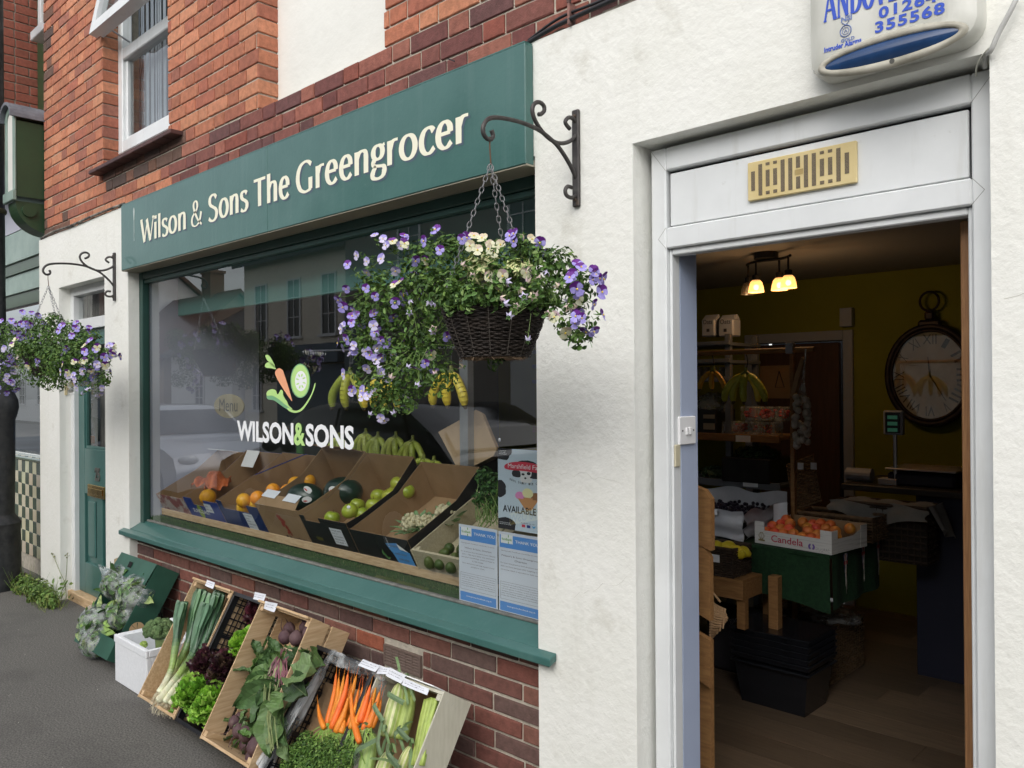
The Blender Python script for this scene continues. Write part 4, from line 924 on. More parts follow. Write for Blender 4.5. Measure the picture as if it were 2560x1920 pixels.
def basket(X,hook,bowl_c,label,blobs,ivy,fspec,per,rim=.155,stems=60,fsc=1.15):
    t=thing('hanging_basket',label,'hanging basket',tuple(bowl_c),group='hanging baskets of violas')
    wicker_bowl(t,bowl_c,rim,.098,.165)
    B=MB(); B.tube([hook+Vector((0,0,.006)),hook+Vector((0,0,-.03)),hook+Vector((0,.004,-.075))],.0022,6); sb2(B,'hook',mat('rust_wire',(.13,.07,.04),rough=.8),t)
    top=hook+Vector((0,.002,-.075))
    for a_ in (-2.2,.1,2.0):
        e=Vector(bowl_c)+Vector((math.cos(a_)*rim*.95,math.sin(a_)*rim*.95,.0)); B=MB(); chainlink(B,top,e,int((top-e).length/.0185)); sb2(B,'chain',M_chain,t)
    B=MB(); leafcloud(B,blobs,per,.019,LG+LG+LGL[:2]); topb=[(c+Vector((0,0,r[2]*.55)),(r[0]*.85,r[1]*.85,r[2]*.5)) for c,r in blobs[4:11]]; leafcloud(B,topb,per*.8,.017,LGL+LG)
    for k_ in range(20):
        a_=-1.9+2.6*k_/19; c_5=Vector(bowl_c)+Vector((math.cos(a_)*rim*1.04,math.sin(a_)*rim*1.04,-.004)); leafcloud(B,[(c_5,(.024,.024,.022+.016*(k_%3)))],520,.019,LG+LGL)
    for _ in range(stems):
        c,r=random.choice(blobs); d=Vector((jit(1),jit(1),jit(1))).normalized(); p=c+Vector((d.x*r[0],d.y*r[1],d.z*r[2]))*.6; q=c+Vector((d.x*r[0],d.y*r[1],d.z*r[2]))*1.2
        B.tint=random.choice(LGL); B.tube([p,(p+q)/2+Vector((0,0,.012)),q],.0009,3,cap=False)
    sb2(B,'foliage',M_leaf,t)
    if ivy:
        B=MB(); leafcloud(B,ivy,240,.032,[(.5,.5,.25)],.5,1); sb2(B,'variegated_ivy',mat('ivy_leaf',attr='tint',scale=50,rough=.5),t)
    SB=MB(); camv=Vector((0,0,CZ)); cnt=0; XF.v,XF.f,XF.m,XF.c=[],[],[],[]; XM.clear()
    rq=[(q,i) for q in fspec for i in range(q[-1])]; random.shuffle(rq)
    for (k,c,r,n_),_i in rq:
        if 1:
            for _try in range(30):
                d=Vector((random.gauss(0,1),random.gauss(0,1),random.gauss(0,1))).normalized()
                if d.dot((camv-c).normalized())>-.1: break
            p=c+Vector((d.x*r[0],d.y*r[1],d.z*r[2]))*random.uniform(.95,1.12)
            n2=(d*.9+(camv-p).normalized()*.45+Vector((jit(.5),jit(.5),jit(.4)))).normalized()
            SB.tint=random.choice(LG+LGL); SB.tube([p-n2*.006,p-n2*.012+(c-p)*.25+Vector((0,0,-.006)),p+(c-p)*.75],[.0011,.0011,.0009],3,cap=False)
            for _l in range(3): leaf(SB,p+(c-p)*random.uniform(.12,.5)+Vector((jit(.01),jit(.01),jit(.01))),(n2+Vector((jit(.6),jit(.6),jit(.6)))).normalized(),.016,SB.tint)
            cnt+=1; place_flower(random.choice(k),p,n2,t,sc=fsc,merge=cnt>98)
    sb2(SB,'inner_foliage',M_leaf,t)
    if XF.v: tag(sb2(XF,'other_flowers',list(XM),t),kind='stuff')
    return t
def blob(px,py,r,Y,sy=1.0,sx=1.0,sz=1.0):
    c=at(px,py,Y=Y); zc=fw.dot(c-Vector((0,0,CZ))); m_=r*zc/FPX; return (c,(m_*sx,m_*sy,m_*sz))
_,hk=bracket(-1.706,'scrolled iron bracket holding the larger hanging basket beside the shop doorway',None)
bc=at(1236,748,Y=1.66); bowl_r=(bc.x,bc.y,bc.z)
bl=[blob(985,745,82,1.62),blob(965,850,75,1.62),blob(1015,925,80,1.63),blob(1065,840,80,1.68),blob(1075,740,72,1.64),blob(1055,665,60,1.66),blob(1130,640,55,1.64),blob(1210,640,50,1.64),blob(1290,650,52,1.62),blob(1370,675,55,1.62),blob(1430,740,50,1.62),
    blob(1425,810,42,1.62),blob(1460,845,30,1.62),blob(1090,940,55,1.66),blob(1010,1000,40,1.62),blob(925,790,50,1.62),blob(1235,905,24,1.66),blob(925,705,42,1.62),blob(905,775,36,1.62),blob(905,850,36,1.61),blob(905,930,30,1.61),blob(950,1010,30,1.61),blob(1405,665,50,1.62),blob(1450,700,42,1.62),blob(1335,635,42,1.62),blob(1180,735,34,1.56),blob(1290,740,34,1.54),blob(925,900,35,1.62),blob(1130,720,50,1.60),blob(1340,730,40,1.58),blob(1250,690,38,1.55),blob(1150,700,40,1.56),blob(1440,850,22,1.62),blob(960,960,45,1.6)]
FS=[('a',)+blob(950,720,95,1.60)+(14,),('aad',)+blob(930,850,75,1.60)+(18,),('ad',)+blob(930,930,65,1.60)+(14,),('dde',)+blob(960,1000,50,1.60)+(9,),('abd',)+blob(1010,650,55,1.62)+(7,),('b',)+blob(1040,800,95,1.60)+(4,),('a',)+blob(1080,850,80,1.60)+(4,),
    ('cf',)+blob(1290,660,75,1.60)+(9,),('cf',)+blob(1390,770,60,1.58)+(5,),('a',)+blob(1320,610,45,1.62)+(5,),('a',)+blob(1440,720,60,1.60)+(6,),('cf',)+blob(1200,650,60,1.58)+(8,),('ef',)+blob(1050,860,110,1.58)+(12,),('ef',)+blob(1330,760,90,1.56)+(8,),('d',)+blob(960,640,60,1.6)+(5,)]
random.seed(21)
FS=[q[:-1]+(int(q[-1]*1.45),) for q in FS]+[('a',)+blob(1455,700,45,1.60)+(6,),('a',)+blob(1470,790,35,1.60)+(6,),('aaf',)+blob(1120,620,55,1.60)+(7,),('f',)+blob(1360,690,50,1.56)+(5,)]
basket(-1.706,hk,bowl_r,'large hanging basket of purple and cream violas in front of the fascia end',bl,[blob(1200,665,58,1.585,.5,1,.6),blob(1290,670,45,1.58,.5,1,.6),blob(1140,735,28,1.56,.5)],FS,330,fsc=.92)
_,hk2=bracket(-5.673,'scrolled iron bracket above the green door numbered 25, holding the farther basket',None)
bc2=at(128,868,Y=1.66)
bl2=[blob(45,880,52,1.62),blob(95,925,45,1.60),blob(140,940,42,1.6),blob(200,925,42,1.62),blob(30,835,34,1.64),blob(80,820,32,1.62),blob(130,815,34,1.62),blob(180,835,34,1.64),blob(220,855,34,1.62),blob(250,895,30,1.62),blob(120,870,60,1.56),blob(190,885,50,1.56),blob(25,945,30,1.62),blob(255,945,24,1.62),blob(150,895,55,1.52)]
FS2=[('aad',)+blob(30,860,58,1.58)+(17,),('a',)+blob(70,820,38,1.58)+(8,),('ad',)+blob(25,945,38,1.6)+(14,),('a',)+blob(190,850,42,1.58)+(7,),('adab',)+blob(250,890,42,1.58)+(12,),('abd',)+blob(205,920,42,1.56)+(9,),('de',)+blob(230,950,40,1.58)+(9,),('b',)+blob(70,880,42,1.55)+(6,),('f',)+blob(60,890,20,1.55)+(2,),('ae',)+blob(130,880,50,1.52)+(4,)]
FS2=[q[:-1]+(int(q[-1]*1.7),) for q in FS2]
FS=None
basket(-5.673,hk2,(bc2.x,bc2.y,bc2.z),'farther hanging basket of violas in front of the green door numbered 25',bl2,None,FS2,330,rim=.17,fsc=1.1)
# ---------------------------------------------------------------- cables along the top of the render
def cable(name,label,pts,r,m_):
    B=MB(); B.tube(smooth3([Vector(p) for p in pts],5),r,7,cap=True); return tag(B.build(name,m_,smooth=True),label,'cable')
M_cab=mat('black_cable',(.02,.021,.024),rough=.5)
cable('black_cable','thick black cable running along the top edge of the cream render on the right',[(-1.93,2.10,2.70),(-1.80,2.095,2.716),(-1.6,2.09,2.722),(-1.3,2.09,2.728),(-.6,2.09,2.732),(.6,2.09,2.735)],.008,M_cab)
cable('thin_cable','thin black cable above the thick one, clipped to the brick over the render',[(-1.93,2.11,2.715),(-1.78,2.10,2.742),(-1.6,2.10,2.742),(-1.3,2.10,2.746),(.6,2.10,2.75)],.005,M_cab)
cable('old_cable','weathered cable along the top of the render above the green side door',[(-7.2,2.10,2.705),(-6.9,2.09,2.716),(-6.5,2.09,2.708),(-6.0,2.09,2.714),(-5.5,2.095,2.712)],.009,mat('weathered_cable',(.05,.045,.04),(.3,.28,.24),scale=18,rough=.8))
B=MB(); B.box(-1.735,-1.725,2.085,2.12,2.70,2.775,.002); B.tube([(-1.73,2.09,2.775),(-1.725,2.085,2.80)],.008,8); tag(B.build('cable_clip',mat('clip_pinkish',srgb(150,110,100),srgb(60,55,55),scale=30,rough=.7)),'small cable clip fixed to the brick near the fascia corner','clip')
cable('nail','thin nail sticking out of the brickwork above the fascia',[at(1120,147,Y=2.10),at(1136,153,Y=2.06)],.0025,M_cab)
# white cable looped into the corner over the doorway
c0=at(2548,-20,Y=2.075); c1=at(2498,80,Y=2.075); c2=at(2476,128,Y=2.08); c3=at(2445,152,Y=2.12); c4=at(2438,186,Y=2.17)
cable('white_cable','grey white cable running down to the top right corner of the doorway',[c0,at(2530,20,Y=2.07),c1,c2,at(2466,135,Y=2.11),at(2462,170,Y=2.14)],.0058,mat('white_cable_pvc',(.5,.5,.48),rough=.5))
cable('thin_white_wire','thin painted wire looping under the corner of the doorway head',[at(2475,118,Y=2.08),at(2455,140,Y=2.10),at(2442,165,Y=2.12),at(2440,190,Y=2.16)],.0022,mat('painted_wire',(.7,.7,.62),rough=.6))
# ---------------------------------------------------------------- alarm box
al=thing('alarm_box','dirty white intruder alarm box with a blue lens above the doorway','alarm box',(-.69,2.1,2.26))
yb=2.035
aL,aR,zb_,zt_=at(2018,170,Y=yb).x,at(2448,120,Y=yb).x,None,2.62
p_bl=at(2030,203,Y=yb); zb_=p_bl.z-.0
aW=aR-aL; 
def rrect(x0,x1,z0,z1,r,n=7):
    P=[]
    for cx_,cz_,a0 in ((x1-r,z0+r,-90),(x1-r,z1-r,0),(x0+r,z1-r,90),(x0+r,z0+r,180)):
        for i in range(n): a_=R(a0+90*i/(n-1)); P.append((cx_+r*math.cos(a_),cz_+r*math.sin(a_)))
    return P
M_alarm=mat('alarm_plastic',srgb(214,214,206),srgb(190,190,180),scale=9,rough=.35,coat=.2,stretch=(1,1,.3),stain=((.28,.27,.23),14,.35,.6))
B=MB(); rings=[]
for (ins,y,zo) in ((0,2.1,0),(0,2.06,0),(.006,2.045,0),(.022,yb+.002,.004),(.045,yb-.002,.006)):
    rings.append([B.addv((x,y,z)) for x,z in rrect(aL+ins,aR-ins,zb_+ins*.8+zo,zt_-ins,.055-ins*.5)])
n=len(rings[0])
for i in range(len(rings)-1):
    for j in range(n): B.face((rings[i][j],rings[i][(j+1)%n],rings[i+1][(j+1)%n],rings[i+1][j]))
B.face(rings[-1]); sb2(B,'casing',M_alarm,al,smooth=True,auto=40)
# lens: an ellipse let into the lower edge with a raised rim
_q=at(2222,126,Y=yb); lcx=_q.x; lcz=_q.z; lrx=.153; lrz=.0235
def ell(rx,rz,y,n=40,ti=0): return [(lcx+rx*math.cos(2*PI*i/n),y,lcz+rz*math.sin(2*PI*i/n)) for i in range(n)]
B=MB(); rr=[[B.addv(p) for p in e] for e in (ell(lrx+.020,lrz+.020,yb-.001),ell(lrx+.016,lrz+.016,yb-.008),ell(lrx+.004,lrz+.003,yb-.009),ell(lrx,lrz,yb-.004))]
for i in range(3):
    for j in range(40): B.face((rr[i][j],rr[i][(j+1)%40],rr[i+1][(j+1)%40],rr[i+1][j]))
sb2(B,'lens_rim',mat('grubby_rim',srgb(186,182,168),srgb(150,146,132),scale=14,rough=.5),al,smooth=True)
B=MB(); cI=B.addv((lcx,yb-.014,lcz)); r1=[B.addv(p) for p in ell(lrx*.6,lrz*.6,yb-.012)]; r2=[B.addv(p) for p in ell(lrx,lrz,yb-.0042)]
for j in range(40): B.face((cI,r1[j],r1[(j+1)%40])); B.face((r1[j],r2[j],r2[(j+1)%40],r1[(j+1)%40]))
sb2(B,'blue_lens',mat('blue_lens',(.006,.035,.11),(.012,.05,.15),scale=20,rough=.25,coat=.6,stain=((.08,.075,.05),40,.4,.62)),al,smooth=True)
B=MB(); B.tube([(lcx+.01,yb-.0095,lcz-.031),(lcx+.01,yb-.006,lcz-.031)],.006,12); sb2(B,'screw_hole',mat('dark_hole',(.08,.08,.07),rough=.7),al)
M_aink=mat('blue_print',srgb(52,84,190),rough=.5)
def dW(B,txt,px,py,h,w=1,bold=0,Y=yb-.0035,**k):
    p=at(px,py,Y=Y); B.text(txt,h/.73,WALLF(p.x,Y,p.z),font_w=w,bold=bold,**k)
B=MB()
# serif-like lettering drawn with the broad nib
GLD={'A':([('n',[(0,0),(.36,1)]),('k',[(.36,1),(.72,0)]),('h',[(.14,.34),(.56,.34)]),('h',[(-.08,.02),(.12,.02)]),('h',[(.58,.02),(.86,.02)])],.86),
'N':([('n',[(.1,0),(.1,1)]),('k',[(.1,1),(.68,0)]),('n',[(.68,0),(.68,1)]),('h',[(-.02,.98),(.18,.98)]),('h',[(.56,.98),(.8,.98)]),('h',[(0,.02),(.2,.02)])],.86),
'D':([('k',[(.14,1),(.14,0)]),('c',[(.14,.98),(.4,.97),(.62,.8),(.68,.5),(.62,.2),(.4,.03),(.14,.02)])],.82),
'O':([('c',arc(.38,.5,.32,.49,90,450,26))],.82),
'V':([('k',[(0,1),(.36,0)]),('n',[(.36,0),(.68,1)]),('h',[(-.1,.98),(.14,.98)]),('h',[(.56,.98),(.8,.98)])],.78),
'E':([('k',[(.14,1),(.14,0)]),('h',[(.02,.98),(.56,.98)]),('h',[(.14,.52),(.46,.52)]),('h',[(.02,.02),(.6,.02)])],.68),
'R':([('k',[(.14,1),(.14,0)]),('c',[(.14,.98),(.4,.97),(.54,.85),(.54,.65),(.4,.53),(.14,.5)]),('k',[(.34,.5),(.68,0)])],.76)}
a0=at(2062,55,Y=yb-.004); aw=at(2350,-10,Y=yb-.004)
lay=0; x=a0.x; sx=(at(2236,10,Y=yb).x-a0.x)/5.0*1.07
for ch_ in 'ANDOVER':
    for k_,p in GLD[ch_][0]: nib(B,p,k_,x,a0.z,sx,.078,yb-.0035,lay%7,TH=.115,TN=.055); lay+=1
    x+=GLD[ch_][1]*sx*1.04
dW(B,'01264',2197,46,.026,1.30,.0012,sp=1.15); dW(B,'355568',2186,83,.026,1.30,.0012,sp=1.15)
dW(B,'Intruder Alarms',2060,132,.0130,.80,.0006)
sb2(B,'blue_lettering',M_aink,al)
B=MB(); dW(B,'NSI',2102,56,.012,1.15,.0006); dW(B,'GOLD',2102,107,.008,1.1,.0004)
p=at(2114,77,Y=yb-.0035)
for rr_,w_ in ((.0135,.0012),(.008,.0007)): B.tube([(p.x+rr_*math.cos(a_),yb-.0035,p.z+rr_*1.05*math.sin(a_)) for a_ in [2*PI*i/24 for i in range(25)]],w_,4,cap=False)
B.tube([(p.x-.009,yb-.0035,p.z+.022),(p.x,yb-.0035,p.z+.015),(p.x+.009,yb-.0035,p.z+.022)],.0010,4); B.tube([(p.x-.003,yb-.0035,p.z-.004),(p.x,yb-.0035,p.z+.004),(p.x+.003,yb-.0035,p.z-.003)],.001,4)
sb2(B,'approval_emblem',mat('faded_blue_print',srgb(110,128,178),rough=.6),al)
# light switch and door strike by the doorway
sw=thing('light_switch','white double light switch on the lilac wall just inside the doorway','switch',(-1.43,2.3,1.85))
q0=at(1693.7,1041.7,X=-1.397); q1=at(1735,1109,X=-1.397)
B=MB(); B.box(-1.3985,-1.389,q0.y,q1.y,q1.z,q0.z,.003); sb2(B,'face_plate',M_white,sw)
ym=(q0.y+q1.y)/2; zm=(q0.z+q1.z)/2
for s_ in (-1,1):
    B=MB(); B.box(-1.3888,-1.383,ym+s_*.009-.0065,ym+s_*.009+.0065,zm-.014,zm+.010,.002); sb2(B,'rocker',M_white,sw)
    B=MB(); B.tube([(-1.3889,ym+s_*.032,zm),(-1.3875,ym+s_*.032,zm)],.003,8); sb2(B,'screw',mat('dark_hole'),sw)
B=MB(); q=at(1685,1112,X=-1.395); q2=at(1688,1168,X=-1.395); B.box(-1.3965,-1.390,q.y,q.y+.03,q2.z,q.z,.003); tag(B.build('door_strike',mat('strike_cream',srgb(200,192,165),rough=.5)),'cream plastic door strike on the inner edge of the entrance frame','strike')
# ================================================================ window display
def fit_text(B,txt,xa,xb,z0,h,Y,bold=0,axes=None,center=False,ml=None):
    """text stretched to a given box on the plane y=Y (or any frame)"""
    T=MB(); T.text(txt,1,Matrix(),bold=bold)
    if not T.v: return
    X=[v[0] for v in T.v]; Z=[v[1] for v in T.v]; x0,x1,y0,y1=min(X),max(X),min(Z),max(Z)
    sz=h/(y1-y0); sx=(xb-xa)/(x1-x0) if xb is not None else sz
    Fm=axes or WALLF(0,Y,0)
    b0=len(B.v)
    for v in T.v: B.v.append(tuple(B.T@(Fm@Vector((xa+(v[0]-x0)*sx,z0+(v[1]-y0)*sz,0)))))
    for f_ in T.f: B.f.append(tuple(b0+i for i in f_)); B.m.append(B.mi); B.c.append(B.tint)
# decals on the glass
YD=2.1983
lg=thing('window_logo','white Wilson & Sons lettering with carrot, cucumber and leaf emblem on the shop window','window lettering',(-3.66,YD,1.21))
B=MB(); fit_text(B,'WILSON',-4.212,-3.632,1.214,.112,YD,bold=.035); sb2(B,'white_lettering',mat('vinyl_white',(.85,.87,.88),rough=.5),lg)
B=MB(); fit_text(B,'SONS',-3.52,-3.115,1.214,.112,YD,bold=.035); sb2(B,'white_lettering',mat('vinyl_white'),lg)
B=MB(); fit_text(B,'&',-3.628,-3.525,1.214,.114,YD,bold=.03); sb2(B,'green_ampersand',mat('vinyl_lime',srgb(186,224,140),rough=.5),lg)
z6=lambda x,y:(lambda q:(q.x,q.z))(at(640+x/3.072,480+y/3.072,Y=YD))
def flat(B,pts,lay=0,sm=True):
    P=[Vector(z6(*p)) for p in pts]
    if sm:
        n=len(P); Q=[]
        for i in range(n):
            a,b_,c,d=P[i-1],P[i],P[(i+1)%n],P[(i+2)%n]
            for k in range(4): t=k/4; Q.append(.5*((2*b_)+(c-a)*t+(2*a-5*b_+4*c-d)*t*t+(3*b_-a-3*c+d)*t**3))
        P=Q
    B.poly([(p.x,YD-lay*.0002,p.y) for p in P])
M_vg=mat('vinyl_lime'); M_vd=mat('vinyl_sage',srgb(120,172,128),rough=.5); M_vo=mat('vinyl_peach',srgb(238,170,130),rough=.5)
B=MB(); flat(B,[(150,1375),(165,1358),(185,1355),(205,1368),(215,1395),(240,1470),(262,1545),(277,1605),(240,1560),(195,1490),(160,1430),(147,1395)]); sb2(B,'carrot_emblem',M_vo,lg)
B=MB(); flat(B,[(72,1258),(85,1250),(105,1262),(128,1300),(150,1352),(118,1325),(85,1290)]); flat(B,[(68,1335),(80,1312),(105,1308),(135,1330),(152,1360),(110,1352),(80,1350)]); sb2(B,'carrot_top_emblem',M_vg,lg)
def el(cx,cy,rx,ry,n=28,rot=0): return [(cx+rx*math.cos(2*PI*i/n)*math.cos(rot)-ry*math.sin(2*PI*i/n)*math.sin(rot),cy+rx*math.cos(2*PI*i/n)*math.sin(rot)+ry*math.sin(2*PI*i/n)*math.cos(rot)) for i in range(n)]
B=MB(); flat(B,el(340,1450,75,132),0,False); B.mi=1; flat(B,el(340,1450,68,124),1,False); B.mi=2; flat(B,el(345,1452,45,78),2,False); B.mi=1
for k in range(8): a_=2*PI*k/8+.3; flat(B,el(345+27*math.cos(a_),1452+47*math.sin(a_),6,13,12,a_-PI/2),3,False)
sb2(B,'cucumber_emblem',[M_vd,M_vg,mat('vinyl_white')],lg)
r2=lambda x,y:(x-860,y+1474)    # second zoom frame to the first
B=MB(); flat(B,[r2(*p) for p in [(940,75),(955,50),(985,40),(1012,50),(1025,80),(1040,62),(1050,45),(1066,55),(1072,95),(1098,135),(1112,168),(1140,192),(1105,185),(1060,150),(1000,118),(955,110)]])
B.mi=1; flat(B,[r2(*p) for p in [(942,95),(985,90),(1035,118),(1080,155),(1128,192),(1118,205),(1060,170),(1000,128),(955,118)]],1)
B.mi=0; flat(B,[r2(*p) for p in [(1105,182),(1160,205),(1205,190),(1250,135),(1288,70),(1310,0),(1318,2),(1302,60),(1268,130),(1215,202),(1160,222),(1110,205)]],2)
sb2(B,'leaf_swoosh_emblem',[M_vg,M_vd],lg)
# posters behind the glass
def poster(name,label,x0,x1,z0,z1,body,mats,Y=2.2052,group=None):
    t=thing(name,label,'poster',((x0+x1)/2,Y,z0),group=group)
    B=MB(); B.box(x0,x1,Y,Y+.0006,z0,z1); sb2(B,'sheet',mats[0],t)
    for nm,m_,fn in body: B=MB(); fn(B,x0,x1,z0,z1,Y-.0003); sb2(B,nm,m_,t)
    return t
p_a=at(1147,1309,Y=2.205); p_b=at(1244,1327,Y=2.205); p_c=at(1145,1506,Y=2.205)
M_sheet=mat('printed_sheet',(.70,.74,.82),(.66,.70,.79),scale=4,rough=.6); M_fb=mat('foodbank_blue',srgb(92,150,220),rough=.6); M_fg=mat('foodbank_green',srgb(110,170,90),rough=.6)
def letter_body(title,lines,box,foot):
    def blue(B,x0,x1,z0,z1,Y): 
        h=z1-z0; w=x1-x0; B.box(x0+w*.03,x1-w*.04,Y,Y+.0002,z1-h*.19,z1-h*.035); B.box(x0+w*.03,x1-w*.04,Y,Y+.0002,z0+h*.05,z0+h*.16)
    def wh(B,x0,x1,z0,z1,Y):
        h=z1-z0; w=x1-x0; B.box(x0+w*.06,x0+w*.34,Y-.0003,Y-.0001,z1-h*.135,z1-h*.03)
        fit_text(B,title,x0+w*.40,x0+w*.93,z1-h*.115,h*.035,Y-.0004,bold=.01); fit_text(B,foot,x0+w*.2,x0+w*.85,z0+h*.10,h*.022,Y-.0004,bold=.01)
    def ink(B,x0,x1,z0,z1,Y):
        h=z1-z0; w=x1-x0
        for (s_,c,wd,zz,hh) in lines: fit_text(B,s_,x0+w*(c-wd/2),x0+w*(c+wd/2),z1-h*zz,h*hh,Y-.0001,bold=.012)
    def bx(B,x0,x1,z0,z1,Y):
        h=z1-z0; w=x1-x0; a_,b_,c_4,d_=x0+w*.04,x1-w*.04,z0+h*.19,z0+h*.40
        for q in ((a_,b_,c_4,c_4+.001),(a_,b_,d_-.001,d_),(a_,a_+.001,c_4,d_),(b_-.001,b_,c_4,d_)): B.box(q[0],q[1],Y-.0002,Y,q[2],q[3])
        for i,s_ in enumerate(box): fit_text(B,s_,a_+.006,b_-.006,d_-.012-i*.0085,.0052,Y-.0001,bold=.01)
    def logo(B,x0,x1,z0,z1,Y):
        h=z1-z0; w=x1-x0; fit_text(B,'foodbank',x0+w*.08,x0+w*.32,z1-h*.10,h*.03,Y-.0006,bold=.02)
        for s_ in (-1,1): B.ball((x0+w*.24,Y-.0008,z1-h*(.085+.04*s_)),(.0022,.0003,.006),8,6)
    return [('blue_band',M_fb,blue),('white_print',mat('vinyl_white'),wh),('text',M_inkg,ink),('framed_text',M_inkg,bx),('logo_mark',M_fg,logo)]
BXT=['During the first six months of 2022 with your help, we were able','to help over 1,800 adults and children through our partnership','with local agencies. In addition, we have also provided','emergency support food supplies to agencies. In this, and','other local foodbank centres open every Monday to','Friday with deliveries in weeks for any household.']
poster('thank_you_letter','left hand foodbank THANK YOU letter stuck inside the window, with paler print',p_a.x,p_b.x-.002,p_c.z,p_a.z,
  letter_body('THANK YOU',[('Basingstoke Foodbank would like to thank',.5,.86,.235,.014),('Wilson & Sons, Overton',.5,.7,.30,.024),('For all of your food donations from 14th July',.5,.9,.345,.018),('2021 - 18th April 2022. The total food',.5,.84,.38,.018),('donation was 897kgs which is equal to',.5,.86,.415,.018),('2,136 meals.',.5,.3,.45,.018),('Your donations will help support local',.5,.84,.49,.018),('people in crisis.',.5,.36,.525,.018)],BXT,'basingstoke.foodbank.org.uk'),[M_sheet],group='foodbank letters in the window')
p_d=at(1246,1327,Y=2.205); p_e=at(1247,1533,Y=2.205)
poster('thank_you_letter','right hand foodbank THANK YOU letter with bolder print, below the ice cream poster',p_d.x,p_d.x+.222,p_e.z,p_d.z,
  letter_body('THANK YOU',[('Basingstoke Foodbank would like to thank',.5,.86,.235,.014),("Wilson's & Sons Greengrocers",.52,.92,.30,.026),('Overton',.52,.28,.34,.024),('For your very generous food donations during',.5,.9,.385,.018),('2021 and from Jan-June 2022 weighing over',.5,.9,.425,.019),('2.4 tonnes which is equivalent to 5250 meals',.5,.9,.465,.018)],BXT,'basingstoke.foodbank.org.uk'),[M_sheet],group='foodbank letters in the window')
i0=at(1244.5,1120,Y=2.205); i1=at(1246,1322,Y=2.205)
IX0,IX1=i0.x,i0.x+.285; IZ0,IZ1=i1.z+.004,i0.z
def ic_spots(B,x0,x1,z0,z1,Y):
    W_=x1-x0; Hh=z1-z0
    def bl_(cx,cz,rx,rz,seed,lay=0):
        rnd=random.Random(seed); n=22; ks=[1+rnd.uniform(-.16,.16) for _ in range(n)]
        pts=[]
        for i in range(n):
            k=(ks[i]+ks[i-1])/2; x=x0+W_*(cx+rx*math.cos(2*PI*i/n)*k); z=z0+Hh*(cz+rz*math.sin(2*PI*i/n)*k); pts.append((min(max(x,x0),x1),Y,min(max(z,z0),z1)))
        B.poly(pts)
    bl_(.08,.96,.19,.10,1); bl_(.98,.93,.16,.09,2); bl_(.0,.50,.16,.11,3); bl_(1.02,.42,.18,.17,4); bl_(.10,.05,.22,.09,5); bl_(.93,.05,.22,.10,6)
    bl_(.52,.82,.20,.055,7); bl_(.34,.70,.085,.05,8); bl_(.66,.70,.085,.05,9)
def ic_head(B,x0,x1,z0,z1,Y):
    W_=x1-x0; Hh=z1-z0; X=lambda f:x0+W_*f; Z=lambda f:z0+Hh*f
    B.mi=0; B.poly([(X(a_),Y-.0003,Z(b_)) for a_,b_ in ((.40,.76),(.62,.76),(.60,.68),(.62,.63),(.58,.60),(.44,.60),(.40,.63),(.42,.68))])
    B.mi=1
    for q in ((.46,.70,.03,.014),(.56,.715,.035,.02),(.60,.67,.018,.012),(.50,.655,.02,.012)): B.poly([(X(q[0]+q[2]*math.cos(2*PI*i/12)),Y-.0005,Z(q[1]+q[3]*math.sin(2*PI*i/12))) for i in range(12)])
def ic_red(B,x0,x1,z0,z1,Y):
    W_=x1-x0; Hh=z1-z0; pts=[]
    for i in range(32):
        a_=2*PI*i/32; px=.50+.38*math.copysign(abs(math.cos(a_))**.7,math.cos(a_)); pz=.795+.055*math.copysign(abs(math.sin(a_))**.8,math.sin(a_))-.05*((px-.5)/.38)**2*.6-.02*(px-.5)
        pts.append((x0+W_*px,Y-.0007,z0+Hh*pz))
    B.poly(pts)
def ic_txt(B,x0,x1,z0,z1,Y):
    W_=x1-x0; Hh=z1-z0
    B.mi=0; fit_text(B,'Marshfield Farm',x0+W_*.19,x0+W_*.82,z0+Hh*.765,Hh*.055,Y-.0009,bold=.0)
    for (s_,xa,xb,zz) in (('STRAIGHT',.02,.16,.965),('FROM',.04,.14,.945),('THE FARM',.02,.16,.925),('DELICIOUS',.03,.22,.075),('MADE WITH LOVE',.03,.24,.055),('NOT WITHOUT',.78,.97,.07),('ORGANIC MILK',.78,.98,.045)): fit_text(B,s_,x0+W_*xa,x0+W_*xb,z0+Hh*zz,Hh*.011,Y-.0009,bold=.01)
    B.mi=1
    for i,s_ in enumerate('REAL DAIRY ICE CREAM'):
        if s_==' ': continue
        f_=i/19; a_=(f_-.5); cx=.22+.58*f_; cz=.575-.05*math.cos(a_*2.6)+.05
        fit_text(B,s_,x0+W_*cx,x0+W_*(cx+.022),z0+Hh*cz,Hh*.026,Y-.0003,bold=.02)
    fit_text(B,'AVAILABLE HERE',x0+W_*.09,x0+W_*1.0,z0+Hh*.215,Hh*.085,Y-.0009,bold=.012); fit_text(B,'Follow us on',x0+W_*.42,x0+W_*.66,z0+Hh*.10,Hh*.014,Y-.0009)
    B.mi=2; B.box(x0+W_*.43,x0+W_*.49,Y-.0004,Y-.0002,z0+Hh*.055,z0+Hh*.088); B.mi=3; B.box(x0+W_*.52,x0+W_*.58,Y-.0004,Y-.0002,z0+Hh*.055,z0+Hh*.088); B.mi=4; B.poly([(x0+W_*.61,Y-.0004,z0+Hh*.085),(x0+W_*.63,Y-.0004,z0+Hh*.058),(x0+W_*.66,Y-.0004,z0+Hh*.062),(x0+W_*.675,Y-.0004,z0+Hh*.088),(x0+W_*.64,Y-.0004,z0+Hh*.078)])
